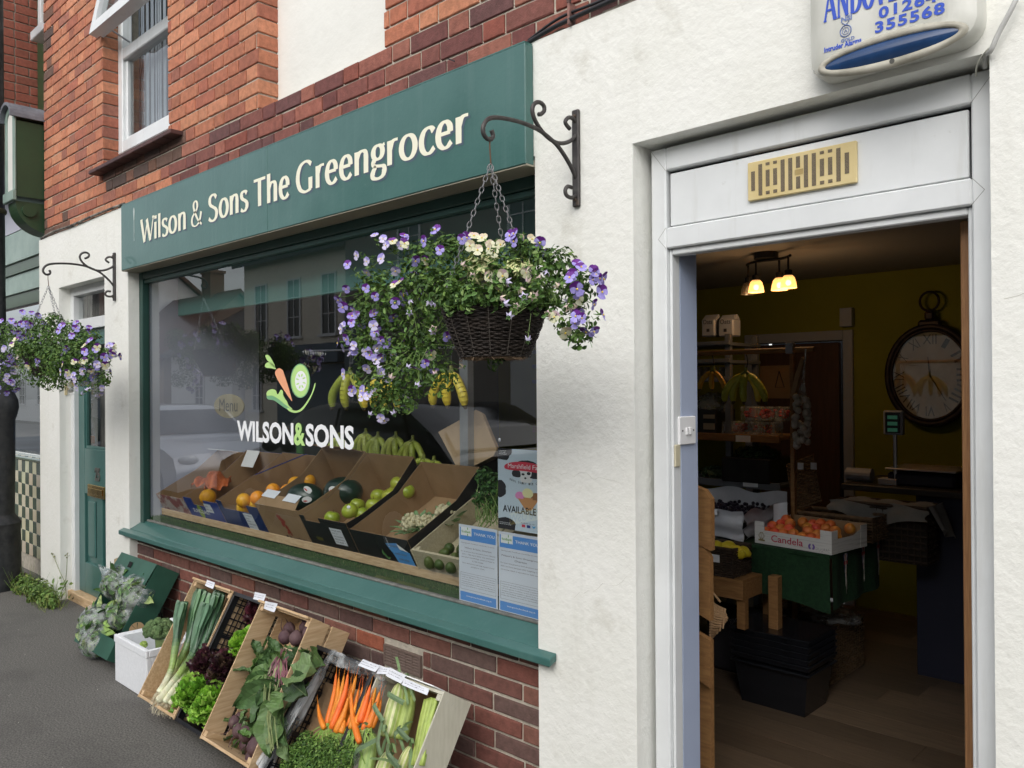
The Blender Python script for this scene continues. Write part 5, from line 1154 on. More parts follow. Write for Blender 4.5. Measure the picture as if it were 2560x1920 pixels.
def ic_cone(B,x0,x1,z0,z1,Y):
    W_=x1-x0; Hh=z1-z0; X=lambda f:x0+W_*f; Z=lambda f:z0+Hh*f
    def sc(cx,cz,rx,rz,m_,l): B.mi=m_; B.poly([(X(cx+rx*math.cos(2*PI*i/24)),Y-.0002*l,Z(cz+rz*math.sin(2*PI*i/24)*(1 if math.sin(2*PI*i/24)>0 else .8))) for i in range(24)])
    B.mi=3
    for q,l in (([(.36,.40),(.48,.40),(.55,.28),(.50,.27)],2),([(.58,.40),(.72,.40),(.60,.27),(.55,.28)],2),([(.46,.42),(.63,.42),(.585,.27),(.51,.27)],4)): B.poly([(X(a_),Y-.0002*l,Z(b_)) for a_,b_ in q])
    sc(.40,.43,.085,.055,0,1); sc(.68,.43,.09,.06,1,1); sc(.54,.47,.095,.065,2,3)
poster('ice_cream_poster','pale blue ice cream poster with cow spots and AVAILABLE HERE lettering',IX0,IX1,IZ0,IZ1,
  [('black_spots',M_ink,ic_spots),('cow_emblem',None,ic_head),('red_banner',mat('banner_red',srgb(214,62,84),rough=.6),ic_red),('lettering',None,ic_txt),('ice_cream_cone_picture',None,ic_cone)] if False else [],[mat('poster_blue',srgb(204,220,232),rough=.55)])
ip=[o for o in col.objects if o.name=='ice_cream_poster'][0]
for nm,ms,fn in (('black_spots',M_ink,ic_spots),('cow_emblem',[M_white,M_ink],ic_head),('red_banner',mat('banner_red',srgb(214,62,84),rough=.6),ic_red),('lettering',[mat('vinyl_white'),M_ink,mat('social_red',srgb(220,70,90)),mat('social_navy',srgb(50,70,140)),mat('social_blue',srgb(80,170,225))],ic_txt),('ice_cream_cone_picture',[mat('scoop_pink',srgb(232,150,200)),mat('scoop_brown',srgb(150,105,70)),mat('scoop_cream',srgb(240,236,180)),mat('cone_tan',srgb(206,150,100))],ic_cone)):
    B=MB(); fn(B,IX0,IX1,IZ0,IZ1,2.2049); sb2(B,nm,ms,ip)
B=MB(); q=at(1246,1100,Y=2.2); B.ball((q.x,2.206,q.z),(.006,.004,.008),10,8); tag(B.build('suction_cup',M_white,smooth=True),'small white suction cup on the glass above the ice cream poster','suction cup')
# ---------------------------------------------------------------- stage under the boxes
TL=R(27); cT,sT=math.cos(TL),math.sin(TL)
B=MB(); B.box(-5.42,-1.86,2.290,2.306,.672,.714,.002); tag(B.build('display_batten',M_palex),'long pale wooden batten holding the front edge of the fruit boxes','batten')
B=MB(); B.poly([(-5.42,2.306,.672),(-1.95,2.306,.672),(-1.95,2.306+.62*cT,.672+.62*sT),(-5.42,2.306+.62*cT,.672+.62*sT)]); B.box(-5.42,-1.95,2.86,3.25,.93,1.02)
B.box(-5.42,-1.95,2.88,2.92,-.05,.93)
tag(B.build('display_stage',mat('dark_baize',(.012,.04,.018),(.02,.06,.025),scale=40,rough=.95)),'sloping stage covered in dark green cloth under the window boxes','stage')
B=MB(); B.tint=(.03,.07,.02); B.box(-5.42,-1.86,2.215,2.289,.60,.664)
rnd=random.Random(3)
for i in range(14000):
    x=rnd.uniform(-5.42,-1.87); y=rnd.uniform(2.216,2.287); z=.664; h=rnd.uniform(.006,.016); dx,dy=rnd.uniform(-.006,.006),rnd.uniform(-.006,.004); w_=.0014
    k=rnd.uniform(.5,1.4); B.tint=(.055*k,.12*k,.035*k) if rnd.random()>.06 else (.25,.24,.12)
    B.poly([(x-w_,y,z),(x+w_,y+rnd.uniform(-.001,.001),z),(x+dx,y+dy,z+h)])
tag(B.build('artificial_grass',mat('turf',attr='tint',scale=30,rough=.8)),'strip of green artificial grass along the inside of the shop window',None,None,'stuff')
B=MB(); B.box(-5.47,-5.415,2.216,3.0,.55,2.25,.002); tag(B.build('window_side_partition',mat('pale_lilac_side',(.50,.52,.62),(.42,.44,.54),scale=2,rough=.6,stain=((.3,.31,.36),8,.3,.66))),'pale lilac partition closing the left end of the window display','partition')
B=MB(); B.box(-5.40,-1.9,2.40,2.43,1.99,2.265,.003); tag(B.build('window_pelmet',mat('teal_pelmet_paint',(.09,.26,.24),(.11,.29,.26),scale=3,rough=.5)),'teal painted pelmet board hanging behind the top of the shop window','pelmet')
# ---------------------------------------------------------------- boxes
class Fr:
    def __init__(s,o,t): s.o=Vector(o); s.u=Vector((1,0,0)); s.v=Vector((0,math.cos(t),math.sin(t))); s.w=Vector((0,-math.sin(t),math.cos(t)))
    def mat(s): return frame(s.o,s.u,s.v,s.w)
    def P(s,u,v,w): return s.o+s.u*u+s.v*v+s.w*w
    def hit(s,px,py,w):
        r=rt*(px-1280)-up*(py-960)+fw*FPX; c=Vector((0,0,CZ)); k=(s.w.dot(s.P(0,0,w)-c))/s.w.dot(r); return c+r*k
def carton(name,label,F,W_,L,Hf,mo,mi_,th=.004,Hb=None,Hs=None,cat='box',group=None,flaps=(),front_notch=None):
    t=thing(name,label,cat,tuple(F.P(W_/2,L/2,0)),group=group); Hb=Hb or Hf; Hs=Hs or Hf
    def pn(nm,fo,fi):
        B=MB(); B.T=F.mat(); B.mi=0; B.box(*fo); B.mi=1; B.box(*fi); sb2(B,nm,[mo,mi_],t)
    h=th/2
    if front_notch:
        a_,b_,dz=front_notch
        B=MB(); B.T=F.mat()
        for (p,q,z1) in ((0,W_*a_,Hf),(W_*a_,W_*b_,Hf-dz),(W_*b_,W_,Hf)): B.mi=0; B.box(p,q,0,h,0,z1); B.mi=1; B.box(p,q,h,th,0,z1)
        sb2(B,'front_panel',[mo,mi_],t)
    else: pn('front_panel',(0,W_,0,h,0,Hf),(0,W_,h,th,0,Hf))
    pn('back_panel',(0,W_,L-h,L,0,Hb),(0,W_,L-th,L-h,0,Hb))
    for nm,x0,x1,x2 in (('side_panel',0,h,th),('side_panel',W_,W_-h,W_-th)):
        B=MB(); B.T=F.mat()
        def side(a_,b_,m_):
            B.mi=m_; n=len([0]); P_=[(th,0),(L-th,0),(L-th,Hb*.98),(L*.62,Hs),(L*.2,Hs),(th,Hf*.98)]
            A=[B.addv((a_,y,z)) for y,z in P_]; C=[B.addv((b_,y,z)) for y,z in P_]
            B.face(A); B.face(C[::-1])
            for i in range(len(P_)): B.face((A[i],C[i],C[(i+1)%len(P_)],A[(i+1)%len(P_)]))
        side(x0,x1,0); side(x1,x2,1); sb2(B,nm,[mo,mi_],t)
    B=MB(); B.T=F.mat(); B.mi=1; B.box(th,W_-th,th,L-th,0,.004); sb2(B,'base',[mo,mi_],t)
    for (nm,pts,m_) in flaps:
        B=MB(); B.T=F.mat(); B.poly(pts); o=sb2(B,nm,m_,t); md=o.modifiers.new('s','SOLIDIFY'); md.thickness=.003
    return t
def face_label(t,F,nm,u0,u1,w0,w1,mp_,lines=(),off=-.0006,lm=None):
    """paper label on the front panel of a tilted box"""
    B=MB(); B.T=F.mat(); B.mi=0; B.box(u0,u1,off-.0004,off,w0,w1)
    B.mi=1
    ax=Matrix(((1,0,0,0),(0,0,-1,off-.0006),(0,1,0,0),(0,0,0,1)))
    for i,s_ in enumerate(lines): fit_text(B,s_,u0+(u1-u0)*.1,u0+(u1-u0)*(.9 if len(s_)>5 else .5),w1-(w1-w0)*(i+1)/(len(lines)+.6),(w1-w0)*.45/(len(lines)+.6),0,bold=.02,axes=ax)
    return sb2(B,nm,[mp_,lm or M_inkg],t)
def zz(off,x,y): return (off[0]+x/3.072,off[1]+y/3.072)
RO=(360,960); SO3=(700,1000); QO=(160,1380); WO=(600,1380)
GRP='tilted fruit boxes in the window'
M_onb=mat('onion_box_print',srgb(190,176,170),srgb(150,90,88),scale=14,rough=.6,lo=.45,hi=.55)
F=Fr((-5.39,2.30,.70),TL)
tb=carton('fruit_box','white and red printed box holding an orange net of onions, leftmost in the window',F,.40,.5,.13,M_onb,M_card,group=GRP,Hb=.17,flaps=(('flap',[(.0,.50,.17),(.22,.50,.17),(.22,.44,.21),(.0,.44,.21)],M_white),('side_flap',[(.396,.36,.12),(.396,.50,.17),(.34,.50,.14),(.33,.36,.05)],M_white)))
B=MB(); c=F.hit(*zz(RO,520,755),.125); B.grid(lambda a,b:c+F.u*((a-.5)*.26)+F.v*((b-.5)*.16)+F.w*(.03*math.sin(a*9+b*4)+.035*(1-4*(a-.5)**2)*(1-4*(b-.5)**2)+.012*math.sin(a*31+b*17)),34,20)
tag(B.build('onion_net',mat('orange_net',(.62,.17,.05),(.42,.10,.03),scale=30,rough=.35,bump=.002,bscale=90),smooth=True,solid=.002),'crumpled orange plastic net lying in the leftmost window box','net')
F=Fr((-4.975,2.30,.70),TL)
tb=carton('fruit_box','blue fronted box holding one yellow melon beside the onion box',F,.45,.5,.15,M_blueb,M_card,group=GRP,Hb=.19,front_notch=(.25,.6,.045),flaps=(('flap',[(.02,.50,.19),(.18,.50,.19),(.20,.40,.13),(.05,.40,.13)],M_white),))
face_label(tb,F,'logo_oval',.02,.04,.02,.03,M_blueb)
B=MB(); B.T=F.mat(); B.mi=0; B.poly([(.17+.033*math.cos(2*PI*i/24),-.0012,.06+.05*math.sin(2*PI*i/24)) for i in range(24)]); B.mi=1
ax=Matrix(((1,0,0,0),(0,0,-1,-.0018),(0,1,0,0),(0,0,0,1))); fit_text(B,'SUNCOAST',.07,.29,.05,.028,0,bold=.02,axes=ax); sb2(B,'printed_logo',[mat('olive_print',srgb(150,170,60)),M_white],tb)
face_label(tb,F,'box_label',.26,.35,.07,.13,M_paper,('EXTRA','PESO 10KG'))
def fruit(name,label,p,r,m_,cat,group,fn=None,sq=1,stem=True,sticker=None):
    t=MB(); t.ball((0,0,0),(r,r,r*sq),20,14,fn)
    o=t.build(name,m_,smooth=True,loc=tuple(p)); o.rotation_euler=(jit(.5),jit(.5),random.uniform(0,6)); tag(o,label,cat,group); return o
M_mel=mat('melon_skin',(.72,.36,.02),(.55,.24,.015),scale=9,rough=.5,stretch=(6,6,1),bump=.002)
fruit('melon','round orange yellow melon alone in the blue fronted box',F.hit(*zz(RO,490,868),.10),.050,M_mel,'melon',None)
F=Fr((-4.515,2.30,.70),TL)
M_blue2=mat('deep_blue_card',(.012,.03,.12),(.018,.04,.16),scale=8,rough=.5)
tb=carton('fruit_box','dark blue fronted box of oranges beside the melon box',F,.47,.5,.175,M_blue2,M_card,group=GRP,Hb=.20,front_notch=(.12,.75,.05),flaps=(('blue_flap',[(.02,.30,.17),(.30,.49,.21),(.30,.46,.22),(.02,.27,.18)],M_blueb),))
face_label(tb,F,'box_label',.27,.37,.015,.12,M_paper,('CITRUS','CAL 5','15 KG','ORIGIN','SOUTH'))
M_ora=mat('orange_skin',(.90,.46,.03),(.88,.38,.02),scale=12,rough=.42,bump=.0012,bscale=160,coat=.2,rand=.5)
lab_o=['orange at the front left corner of the dark blue box','orange touching the front left orange in the dark blue box','low orange half hidden by the front of the dark blue box','low orange beside the half hidden one at the box front','orange lying alone in the middle of the dark blue box','orange at the back left group of the dark blue box','highest orange at the back of the dark blue box','orange tucked under the back pair in the dark blue box','part hidden orange against the watermelon box side']
for (x,y,w_),l in zip([(765,893,.15),(872,875,.15),(765,945,.10),(860,925,.10),(990,815,.10),(1160,765,.13),(1262,745,.13),(1180,812,.08),(1100,822,.08)],lab_o):
    fruit('orange',l,F.hit(*zz(RO,x,y),w_),.041,M_ora,'orange','oranges in the dark blue box')
F=Fr((-4.04,2.30,.70),TL)
tb=carton('fruit_box','plain brown cardboard box holding two watermelons, with red printed tree mark',F,.42,.5,.205,M_card,M_card,group=GRP,Hb=.26,Hs=.19,flaps=(('top_flap',[(.0,-.001,.205),(.40,-.001,.205),(.36,.07,.225),(.02,.07,.225)],M_card),('back_flap',[(.02,.49,.26),(.40,.49,.26),(.38,.43,.32),(.04,.43,.32)],M_card)))
face_label(tb,F,'price_label',.02,.11,.2052,.2056,M_paper)
B=MB(); B.T=F.mat()
for i,(a_,b_,r_) in enumerate(((.20,.14,.020),(.225,.12,.018),(.21,.10,.016),(.235,.085,.014),(.24,.06,.016),(.225,.045,.010),(.25,.04,.008))): B.poly([(a_+r_*math.cos(2*PI*k/9)*(1+.25*math.sin(k*2.1+i)),-.0008-.0001*i,b_+r_*math.sin(2*PI*k/9)*(1+.2*math.cos(k*1.7+i))) for k in range(9)])
sb2(B,'red_tree_print',mat('red_brown_print',srgb(150,60,45),rough=.8),tb)
B=MB(); B.T=F.mat(); fit_text(B,'PuraSur',.22,.37,.008,.022,0,bold=.01,axes=ax); B.poly([(.195+.012*math.cos(2*PI*i/16),-.001,.018+.012*math.sin(2*PI*i/16)) for i in range(16)]); sb2(B,'printed_name',mat('brown_print',srgb(85,60,50),rough=.8),tb)
for k,(x,y) in enumerate(((950,868),(1110,905))):
    p0,p1=F.hit(*zz(RO,x-50,y-10),.222),F.hit(*zz(RO,x+50,y+12),.222)
    B=MB(); B.poly([tuple(p0+F.v*.00),tuple(p1),tuple(p1+F.v*.05+F.w*.012),tuple(p0+F.v*.05+F.w*.012)]); o=sb2(B,'price_label',M_paper,tb)
M_wat=mat('watermelon_skin',(.010,.030,.022),(.018,.045,.03),scale=14,rough=.28,coat=.4)
for k,(x,y,l) in enumerate(((1240,870,'watermelon at the front of the brown box with two white stickers'),(1530,825,'watermelon at the back of the brown box with one large sticker'))):
    p=F.hit(*zz(RO,x,y),.12); o=fruit('watermelon',l,p,.092,M_wat,'watermelon','watermelons in the brown box'); o.rotation_euler=(0,0,.3); o.scale=(1.25,.95,.85)
    for (sx,sy) in (((1257,815),(1250,888)) if k==0 else ((1452,810),)):
        r_=(rt*(zz(RO,sx,sy)[0]-1280)-up*(zz(RO,sx,sy)[1]-960)+fw*FPX).normalized(); c=Vector((0,0,CZ)); 
        # nearest point on the melon along the ray (ellipsoid taken as rotated by .3 rad)
        Mi=(Matrix.Translation(p)@Matrix.Rotation(.3,4,'Z')@Matrix.Diagonal((.092*1.25,.092*.95,.092*.85,1))).inverted()
        o1=Mi@c; d1=(Mi.to_3x3()@r_); a_=d1.dot(d1); b_=o1.dot(d1); disc=b_*b_-a_*(o1.dot(o1)-1)
        if disc<0: disc=0
        hit=c+r_*((-b_-math.sqrt(disc))/a_); nn=(hit-p).normalized(); uu=Vector((1,0,0)); uu=(uu-nn*uu.dot(nn)).normalized(); vv=nn.cross(uu)
        B=MB(); B.mi=0; B.poly([tuple(hit+nn*.004+uu*.026*math.cos(2*PI*i/20)+vv*.017*math.sin(2*PI*i/20)) for i in range(20)]); B.mi=1; B.poly([tuple(hit+nn*.0045+uu*(.012*math.cos(2*PI*i/8)-.008)+vv*(.004*math.sin(2*PI*i/8)-.007)) for i in range(8)])
        st_=B.build('sticker',[M_white,mat('sticker_red',srgb(200,60,50))],o); st_.matrix_parent_inverse=(Matrix.Translation(p)@o.rotation_euler.to_matrix().to_4x4()@Matrix.Diagonal((*o.scale,1))).inverted()
F=Fr((-3.615,2.30,.70),TL)
tb=carton('fruit_box','black fronted box of green yellow apples with a white printed label',F,.40,.5,.185,M_cardb,M_card,group=GRP,Hb=.25,Hs=.17,front_notch=(.10,.42,.03))
face_label(tb,F,'box_label',.235,.335,.045,.14,M_paper,('APPLES  70/75','KL 1','GOLDEN','PRODUCE','CLASS 1'))
B=MB(); B.T=F.mat(); B.poly([(.10+.03*max(-1,min(1,1.4*math.cos(2*PI*i/16))),-.0008,.055+.011*math.sin(2*PI*i/16)) for i in range(16)]); sb2(B,'hand_hole',mat('olive_dark',(.10,.09,.02)),tb)
def apf(d): k=1-.10*abs(d.z)**8-.16*math.exp(-((1-d.z)/.06)); return k*(1+.02*math.sin(5*math.atan2(d.y,d.x))*abs(d.z))
M_app=mat('apple_skin',(.36,.42,.04),(.48,.50,.06),scale=6,rough=.3,coat=.3,rand=.4,stain=((.55,.45,.12),7,.4,.6))
ap=[(1445,1028,.10,'apple half hidden behind the notch of the black front'),(1580,975,.145,'large apple with a sticker at the front of the black box'),(1675,1003,.10,'low apple to the right of the stickered front apple'),(1765,930,.14,'apple in the middle of the black box'),(1880,925,.10,'low apple between the middle and back groups'),(1885,855,.14,'apple showing its stalk hollow in the back group'),(1952,765,.14,'topmost apple at the back of the black box'),(2018,822,.12,'apple leaning on the right wall of the black box'),(1800,860,.10,'apple half hidden behind the stalk hollow apple'),(1640,930,.08,'apple showing behind the stickered front apple'),(1930,835,.08,'apple tucked between the three back apples'),(1840,965,.08,'lowest apple by the torn black flap')]
for x,y,w_,l in ap:
    p=F.hit(*zz(RO,x,y),w_); o=fruit('apple',l,p,.041,M_app,'apple','apples in the black box',apf,.9)
    B=MB(); B.tube([(0,0,.024),(.002,0,.034),(.004,.001,.042)],.0013,5); st_=B.build('stalk',mat('stalk_brown',(.12,.07,.03),rough=.8),o)
    B=MB(); nn=((Vector((0,0,CZ))-p).normalized()+Vector((-.25,0,.45))).normalized()
    if x in (1580,1840):
        uu=nn.orthogonal().normalized(); vv=nn.cross(uu); B.poly([tuple(p+nn*.0405+uu*.009*math.cos(2*PI*i/14)+vv*.009*math.sin(2*PI*i/14)) for i in range(14)]); s_=B.build('sticker',M_white,o); s_.matrix_parent_inverse=(Matrix.Translation(p)@o.rotation_euler.to_matrix().to_4x4()).inverted()
F=Fr((-3.205,2.30,.70),TL)
tb=carton('fruit_box','black card box of cauliflowers with a torn blue label on its front',F,.43,.52,.155,M_cardb,M_card,group=GRP,Hb=.21,Hs=.15)
M_blab=mat('blue_label',srgb(96,168,232),srgb(84,156,226),scale=10,rough=.6)
B=MB(); B.T=F.mat(); B.mi=0; B.poly([(.255,-.001,.115),(.34,-.001,.128),(.355,-.001,.10),(.41,-.001,.085),(.415,-.001,.008),(.37,-.001,.012),(.30,-.001,.004),(.285,-.001,.06)]); B.mi=1; B.poly([(.34,-.0016,.126),(.352,-.004,.098),(.405,-.0016,.088)])
B.mi=2; fit_text(B,'LINCOLN MARKET',.27,.34,.103,.010,0,bold=.02,axes=ax); fit_text(B,'JUMBO SAVOY',.30,.385,.062,.010,0,bold=.02,axes=ax); fit_text(B,'EVERY WEEK',.315,.385,.035,.009,0,bold=.02,axes=ax)
sb2(B,'torn_blue_label',[M_blab,M_white,M_inkg],tb)
B=MB(); B.T=F.mat(); fit_text(B,'Lunya',.0,.05,.0,.015,0,bold=.01,axes=ax@Matrix.Translation((.285,.10,0))@Matrix.Rotation(R(88),4,'Z')); sb2(B,'white_script',M_white,tb)
B=MB(); B.T=F.mat()
for k in range(3): leaf(B,Vector((.215+.012*k,-.003,.06-.012*k)),Vector((0,-1,.2)),.035,(.05,.12,.04),0,.22)
sb2(B,'leaf_print',M_leaf,tb)
M_cau=mat('cauliflower_curd',(.66,.60,.40),(.56,.50,.32),scale=60,rough=.85,bump=.004,bscale=160)
def curd(name,label,p,r,m_,cat,group,leafc,up_=None,lf=12):
    t=thing(name,label,cat,tuple(p),group=group); B=MB(); up_=up_ or F.w
    for _ in range(95):
        d=Vector((random.gauss(0,1),random.gauss(0,1),random.gauss(0,1))).normalized()
        if d.dot(up_)<-.1: continue
        q=p+d*r*random.uniform(.78,.95); B.ball(q,r*random.uniform(.14,.24),7,5,lambda e:1+jit(.12))
    B.ball(p,r*.8,12,8); sb2(B,'curd',m_,t,smooth=True)
    if leafc:
        B=MB()
        for k in range(lf):
            a_=2*PI*k/lf; e=(F.u*math.cos(a_)+F.v*math.sin(a_)); bigleaf(B,p+e*r*.7-up_*r*.5,(e*.9+up_*.7).normalized(),r*1.6,r*.75,leafc)
        sb2(B,'outer_leaves',M_leaf,t)
    return t
def bigleaf(B,o,d,L,W_,colr,curl=.35,rib=None,wav=.12,nrm=None,n=7):
    """one broad leaf from o along d, with a folded midrib and a wavy edge"""
    d=Vector(d).normalized(); s_=(d.cross(nrm) if nrm is not None else d.cross(Vector((0,0,1)))); s_=s_.normalized() if s_.length>.1 else d.orthogonal().normalized(); n_=s_.cross(d).normalized()
    rows=[]; ph=random.uniform(0,6); k=1+jit(.15); cc=(colr[0]*k,colr[1]*k,colr[2]*k)
    for i in range(n+1):
        t=i/n; w_=W_*(math.sin(PI*min(1,t*.92+.10))**.75); c=o+d*L*t+n_*(-curl*L*t*t*.5)
        row=[]
        for s in (-1,-.5,0,.5,1): row.append(B.addv(c+s_*w_*s*.5+n_*(wav*W_*(abs(s)**2*.8+.35*abs(s)*math.sin(t*13+ph+s*2)))))
        rows.append(row)
    for i in range(n):
        for j in range(4): B.tint=cc if (i+j)%3 else tuple(q*1.12 for q in cc); B.face((rows[i][j],rows[i][j+1],rows[i+1][j+1],rows[i+1][j]))
    B.tint=rib or tuple(min(1,q*2.6) for q in cc); B.tube([o-n_*.001,o+d*L*.5+n_*(-curl*L*.125-.0005),o+d*L*.9+n_*(-curl*L*.4)],[W_*.035,W_*.022,W_*.008],4,cap=False)
CL=(.16,.26,.12)
for x,y,r,l in ((1010,955,.050,'cauliflower at the left front of the black card box'),(1120,948,.042,'small cauliflower in the middle of the black card box'),(1265,905,.058,'large pale cauliflower at the right of the black card box')):
    curd('cauliflower',l,F.hit(*zz(SO3,x,y),.09),r,M_cau,'cauliflower','cauliflowers in the black card box',CL)
# pale slatted crate of figs at the right
F=Fr((-2.765,2.295,.70),TL)
M_pw=mat('pale_poplar',(.55,.48,.34),(.46,.40,.27),scale=9,rough=.7,stretch=(2,14,14))
def crate(name,label,F,W_,L,D,m_,front=1.0,endh=None,slats=2,cat='crate',group=None,base_gap=.02,corner=True,th=.006):
    t=thing(name,label,cat,tuple(F.P(W_/2,L/2,0)),group=group); endh=endh or D
    B=MB(); B.T=F.mat(); n=4
    for i in range(n): B.box(.008+(W_-.016)*i/n+.004,.008+(W_-.016)*(i+1)/n-.004,.004,L-.004,0,.005,.001)
    sb2(B,'base_boards',m_,t)
    for y0 in (0,L-.012):
        B=MB(); B.T=F.mat(); h=endh*(front if y0==0 else 1); B.box(0.001,W_-.001,y0,y0+.012,-.001,h,.001); sb2(B,'end_board',m_,t)
    for s_ in (0,1):
        x0=0 if s_==0 else W_-th
        for k in range(slats):
            h=(D-.018*(slats-1))/slats; B=MB(); B.T=F.mat(); B.box(x0-(.003 if s_==0 else -.003),x0+th-(.003 if s_==0 else -.003),-.004,L+.004,k*(h+.018)-.002,k*(h+.018)+h,.001); sb2(B,'side_slat',m_,t)
    if corner:
        for x in (.008,W_-.030):
            for y in (.0125,L-.0345):
                B=MB(); B.T=F.mat(); B.box(x,x+.022,y,y+.022,.006,D-.004,.001); sb2(B,'corner_post',m_,t)
    return t
crate('fig_crate','small pale wooden crate of green figs half hidden behind the letters',F,.42,.46,.11,M_pw,slats=1,group=None)
M_fig=mat('fig_skin',(.07,.10,.025),(.10,.14,.04),scale=18,rough=.5,stretch=(8,8,1),rand=.3)
def figf(d): return 1+.35*max(0,d.z)**3
for i,(x,y) in enumerate(((1300,1140),(1258,1185),(1150,1255),(1228,1262),(1315,1292),(1345,1215),(1395,1150),(1400,1260),(1440,1200))):
    o=fruit('fig',['fig at the top of the visible pile in the pale crate','fig below the topmost one in the pale crate','fig in the left corner of the pale crate','fig beside the left corner fig in the pale crate','fig at the bottom right by the letter edge','fig against the letter edge in the pale crate','fig behind the letter, topmost','fig behind the letter, lowest','fig behind the letter, middle'][i],F.hit(*zz(SO3,x,y),.06),.024,M_fig,'fig','figs in the pale crate',figf,1.25); o.rotation_euler=(R(60)+jit(.3),jit(.4),R(40)+jit(.5))
# black crate with a big bunch of parsley
F2=Fr((-2.62,2.62,.93),R(14))
carton('herb_box','black card box holding a bunch of parsley behind the fig crate',F2,.40,.4,.12,M_cardb,M_card)
pb=thing('parsley_bunch','large bunch of flat leaf parsley leaning over the right hand boxes','herb bunch',tuple(at(1225,1290,Y=2.42)))
B=MB(); leafcloud(B,[blob(1212,1190,26,2.42),blob(1225,1225,32,2.42),blob(1200,1250,24,2.40),blob(1240,1265,26,2.42),blob(1240,1205,24,2.45),blob(1260,1240,30,2.45)],520,.020,[(.05,.13,.03),(.07,.17,.04),(.035,.09,.025)],.3)
sb2(B,'leaves',M_leaf,pb)
B=MB()
for k in range(34):
    a_=at(1195+random.uniform(-8,70),1312+jit(14),Y=2.36+jit(.03)); b_=at(1220+jit(30),1215+jit(25),Y=2.43); B.tint=random.choice([(.16,.26,.06),(.22,.33,.10)]); B.tube(smooth3([a_,a_.lerp(b_,.4)+Vector((jit(.03),jit(.02),jit(.01))),b_],4),.0018,4,cap=False)
sb2(B,'stems',M_leaf,pb)
# bananas
M_ban=mat('banana_skin',attr='tint',scale=14,rough=.42,coat=.1,stain=((.12,.08,.02),26,.35,.68))
def banana_bunch(name,label,o,n,L,r,cols,hang=True,spread=.5,axis=Vector((1,0,0)),group=None,bend=.9,tip=(.06,.045,.02)):
    t=thing(name,label,'bananas',tuple(o),group=group); o=Vector(o); z=-1 if hang else 1
    B=MB(); B.tint=(.20,.22,.05); B.tube([o,o+Vector((0,0,.022*(1 if hang else 1)))] if hang else [o,o+Vector((0,0,.02))],[.011,.008],8); sb2(B,'stem_cluster',M_ban,t)
    oth=Vector((0,1,0)) if abs(axis.x)>.5 else Vector((1,0,0))
    for k in range(n):
        f_=(k/(n-1)-.5)*2 if n>1 else 0; dr=(axis*f_*spread+oth*(-.35+.25*(k%2))).normalized(); c=random.choice(cols)
        pts=[];rad=[]
        for i in range(11):
            s=i/10; a_=bend*(s-.25); hor=L*(.22*math.sin(min(1,s*1.1)*PI*.85)+.10*s); ver=L*s*.92
            pts.append(o+dr*hor*(.6+.5*abs(f_))+axis*f_*spread*.10*s+Vector((0,0,-ver if hang else -ver)))
            rad.append(r*(.35 if i==0 else .5 if i==1 else 1-.0*i if i<8 else (.9,.62,.3)[i-8]))
        B=MB()
        for i in range(10):
            B.tint=c if 0<i<9 else ((.18,.2,.05) if i==0 else tip); B.tube([pts[i],pts[i+1]],[rad[i],rad[i+1]],7,cap=(i==9))
        o_=sb2(B,'banana',M_ban,t,smooth=True)
    return t
YB=[(.80,.60,.05),(.72,.56,.05),(.84,.66,.09)]; GB=[(.40,.44,.05),(.48,.48,.05),(.34,.40,.05)]
HG='hanging bananas behind the glass'
Yr=2.62
q=at(875,928,Y=Yr); banana_bunch('hanging_bananas','pair of large green yellow bananas hanging beside the carrot emblem',q,3,.235,.026,GB,spread=1.1,group=HG)
q=at(955,940,Y=Yr); banana_bunch('hanging_bananas','yellow bananas hanging half behind the flower basket',q,4,.20,.022,YB,spread=1.0,group=HG)
q=at(1128,925,Y=Yr); banana_bunch('hanging_bananas','three yellow bananas hanging to the right, below the basket',q,3,.20,.024,YB,spread=.8,group=HG)
def rod(name,label,a_,b_,r,m_,cat='rail'): B=MB(); B.tube([a_,b_],r,10); return tag(B.build(name,m_,smooth=True,auto=40),label,cat)
rod('display_rail','thin steel rail behind the glass carrying banana hooks',at(764,877,Y=Yr),at(1180,868,Y=Yr),.006,mat('steel'))
for i,(x,yt,yb_) in enumerate(((875,874,925),(955,873,938),(1128,870,922))):
    cable('banana_hook',['wire hook carrying the green yellow pair of bananas','wire hook carrying the bananas half behind the basket','wire hook carrying the three bananas on the right'][i],[at(x+3,yt,Y=Yr),at(x,(yt+yb_)/2,Y=Yr),at(x,yb_,Y=Yr)],.0015,mat('steel')); col.objects[-1]['category']='hook'
B=MB()
for i in range(9): c=at(762+i*6,880+i*.2,Y=Yr); B.tube([(c.x,c.y+.012*math.cos(a_),c.z-.004+.014*math.sin(a_)) for a_ in [2*PI*k/12 for k in range(13)]],.0016,4,cap=False)
tag(B.build('hook_rings',mat('steel')),'cluster of small wire rings at the left end of the banana rail','rings')
SG='bananas standing behind the fruit boxes'
for i,(x,y,l) in enumerate(((848,1090,'green bananas behind the last S of the lettering'),(915,1080,'green bananas standing just right of the lettering'),(945,1088,'small green bunch behind the watermelon box lid'),(990,1088,'tall green yellow bunch behind the apple box'),(1032,1098,'green yellow bunch at the right end of the standing row'))):
    q=at(x,y,Y=2.95); banana_bunch('standing_bananas',l,q,4,.17,.019,[(.36,.42,.07),(.42,.46,.09)],hang=True,spread=.65,group=SG)
for i,(x,y) in enumerate(((1060,1145),(1085,1150))):
    q=at(x,y,Y=2.9); banana_bunch('lying_bananas',['low green bananas lying behind the apple box corner','green banana ends lying furthest right behind the boxes'][i],q,3,.10,.017,[(.36,.42,.07)],spread=1.2,group='bananas lying behind the boxes')
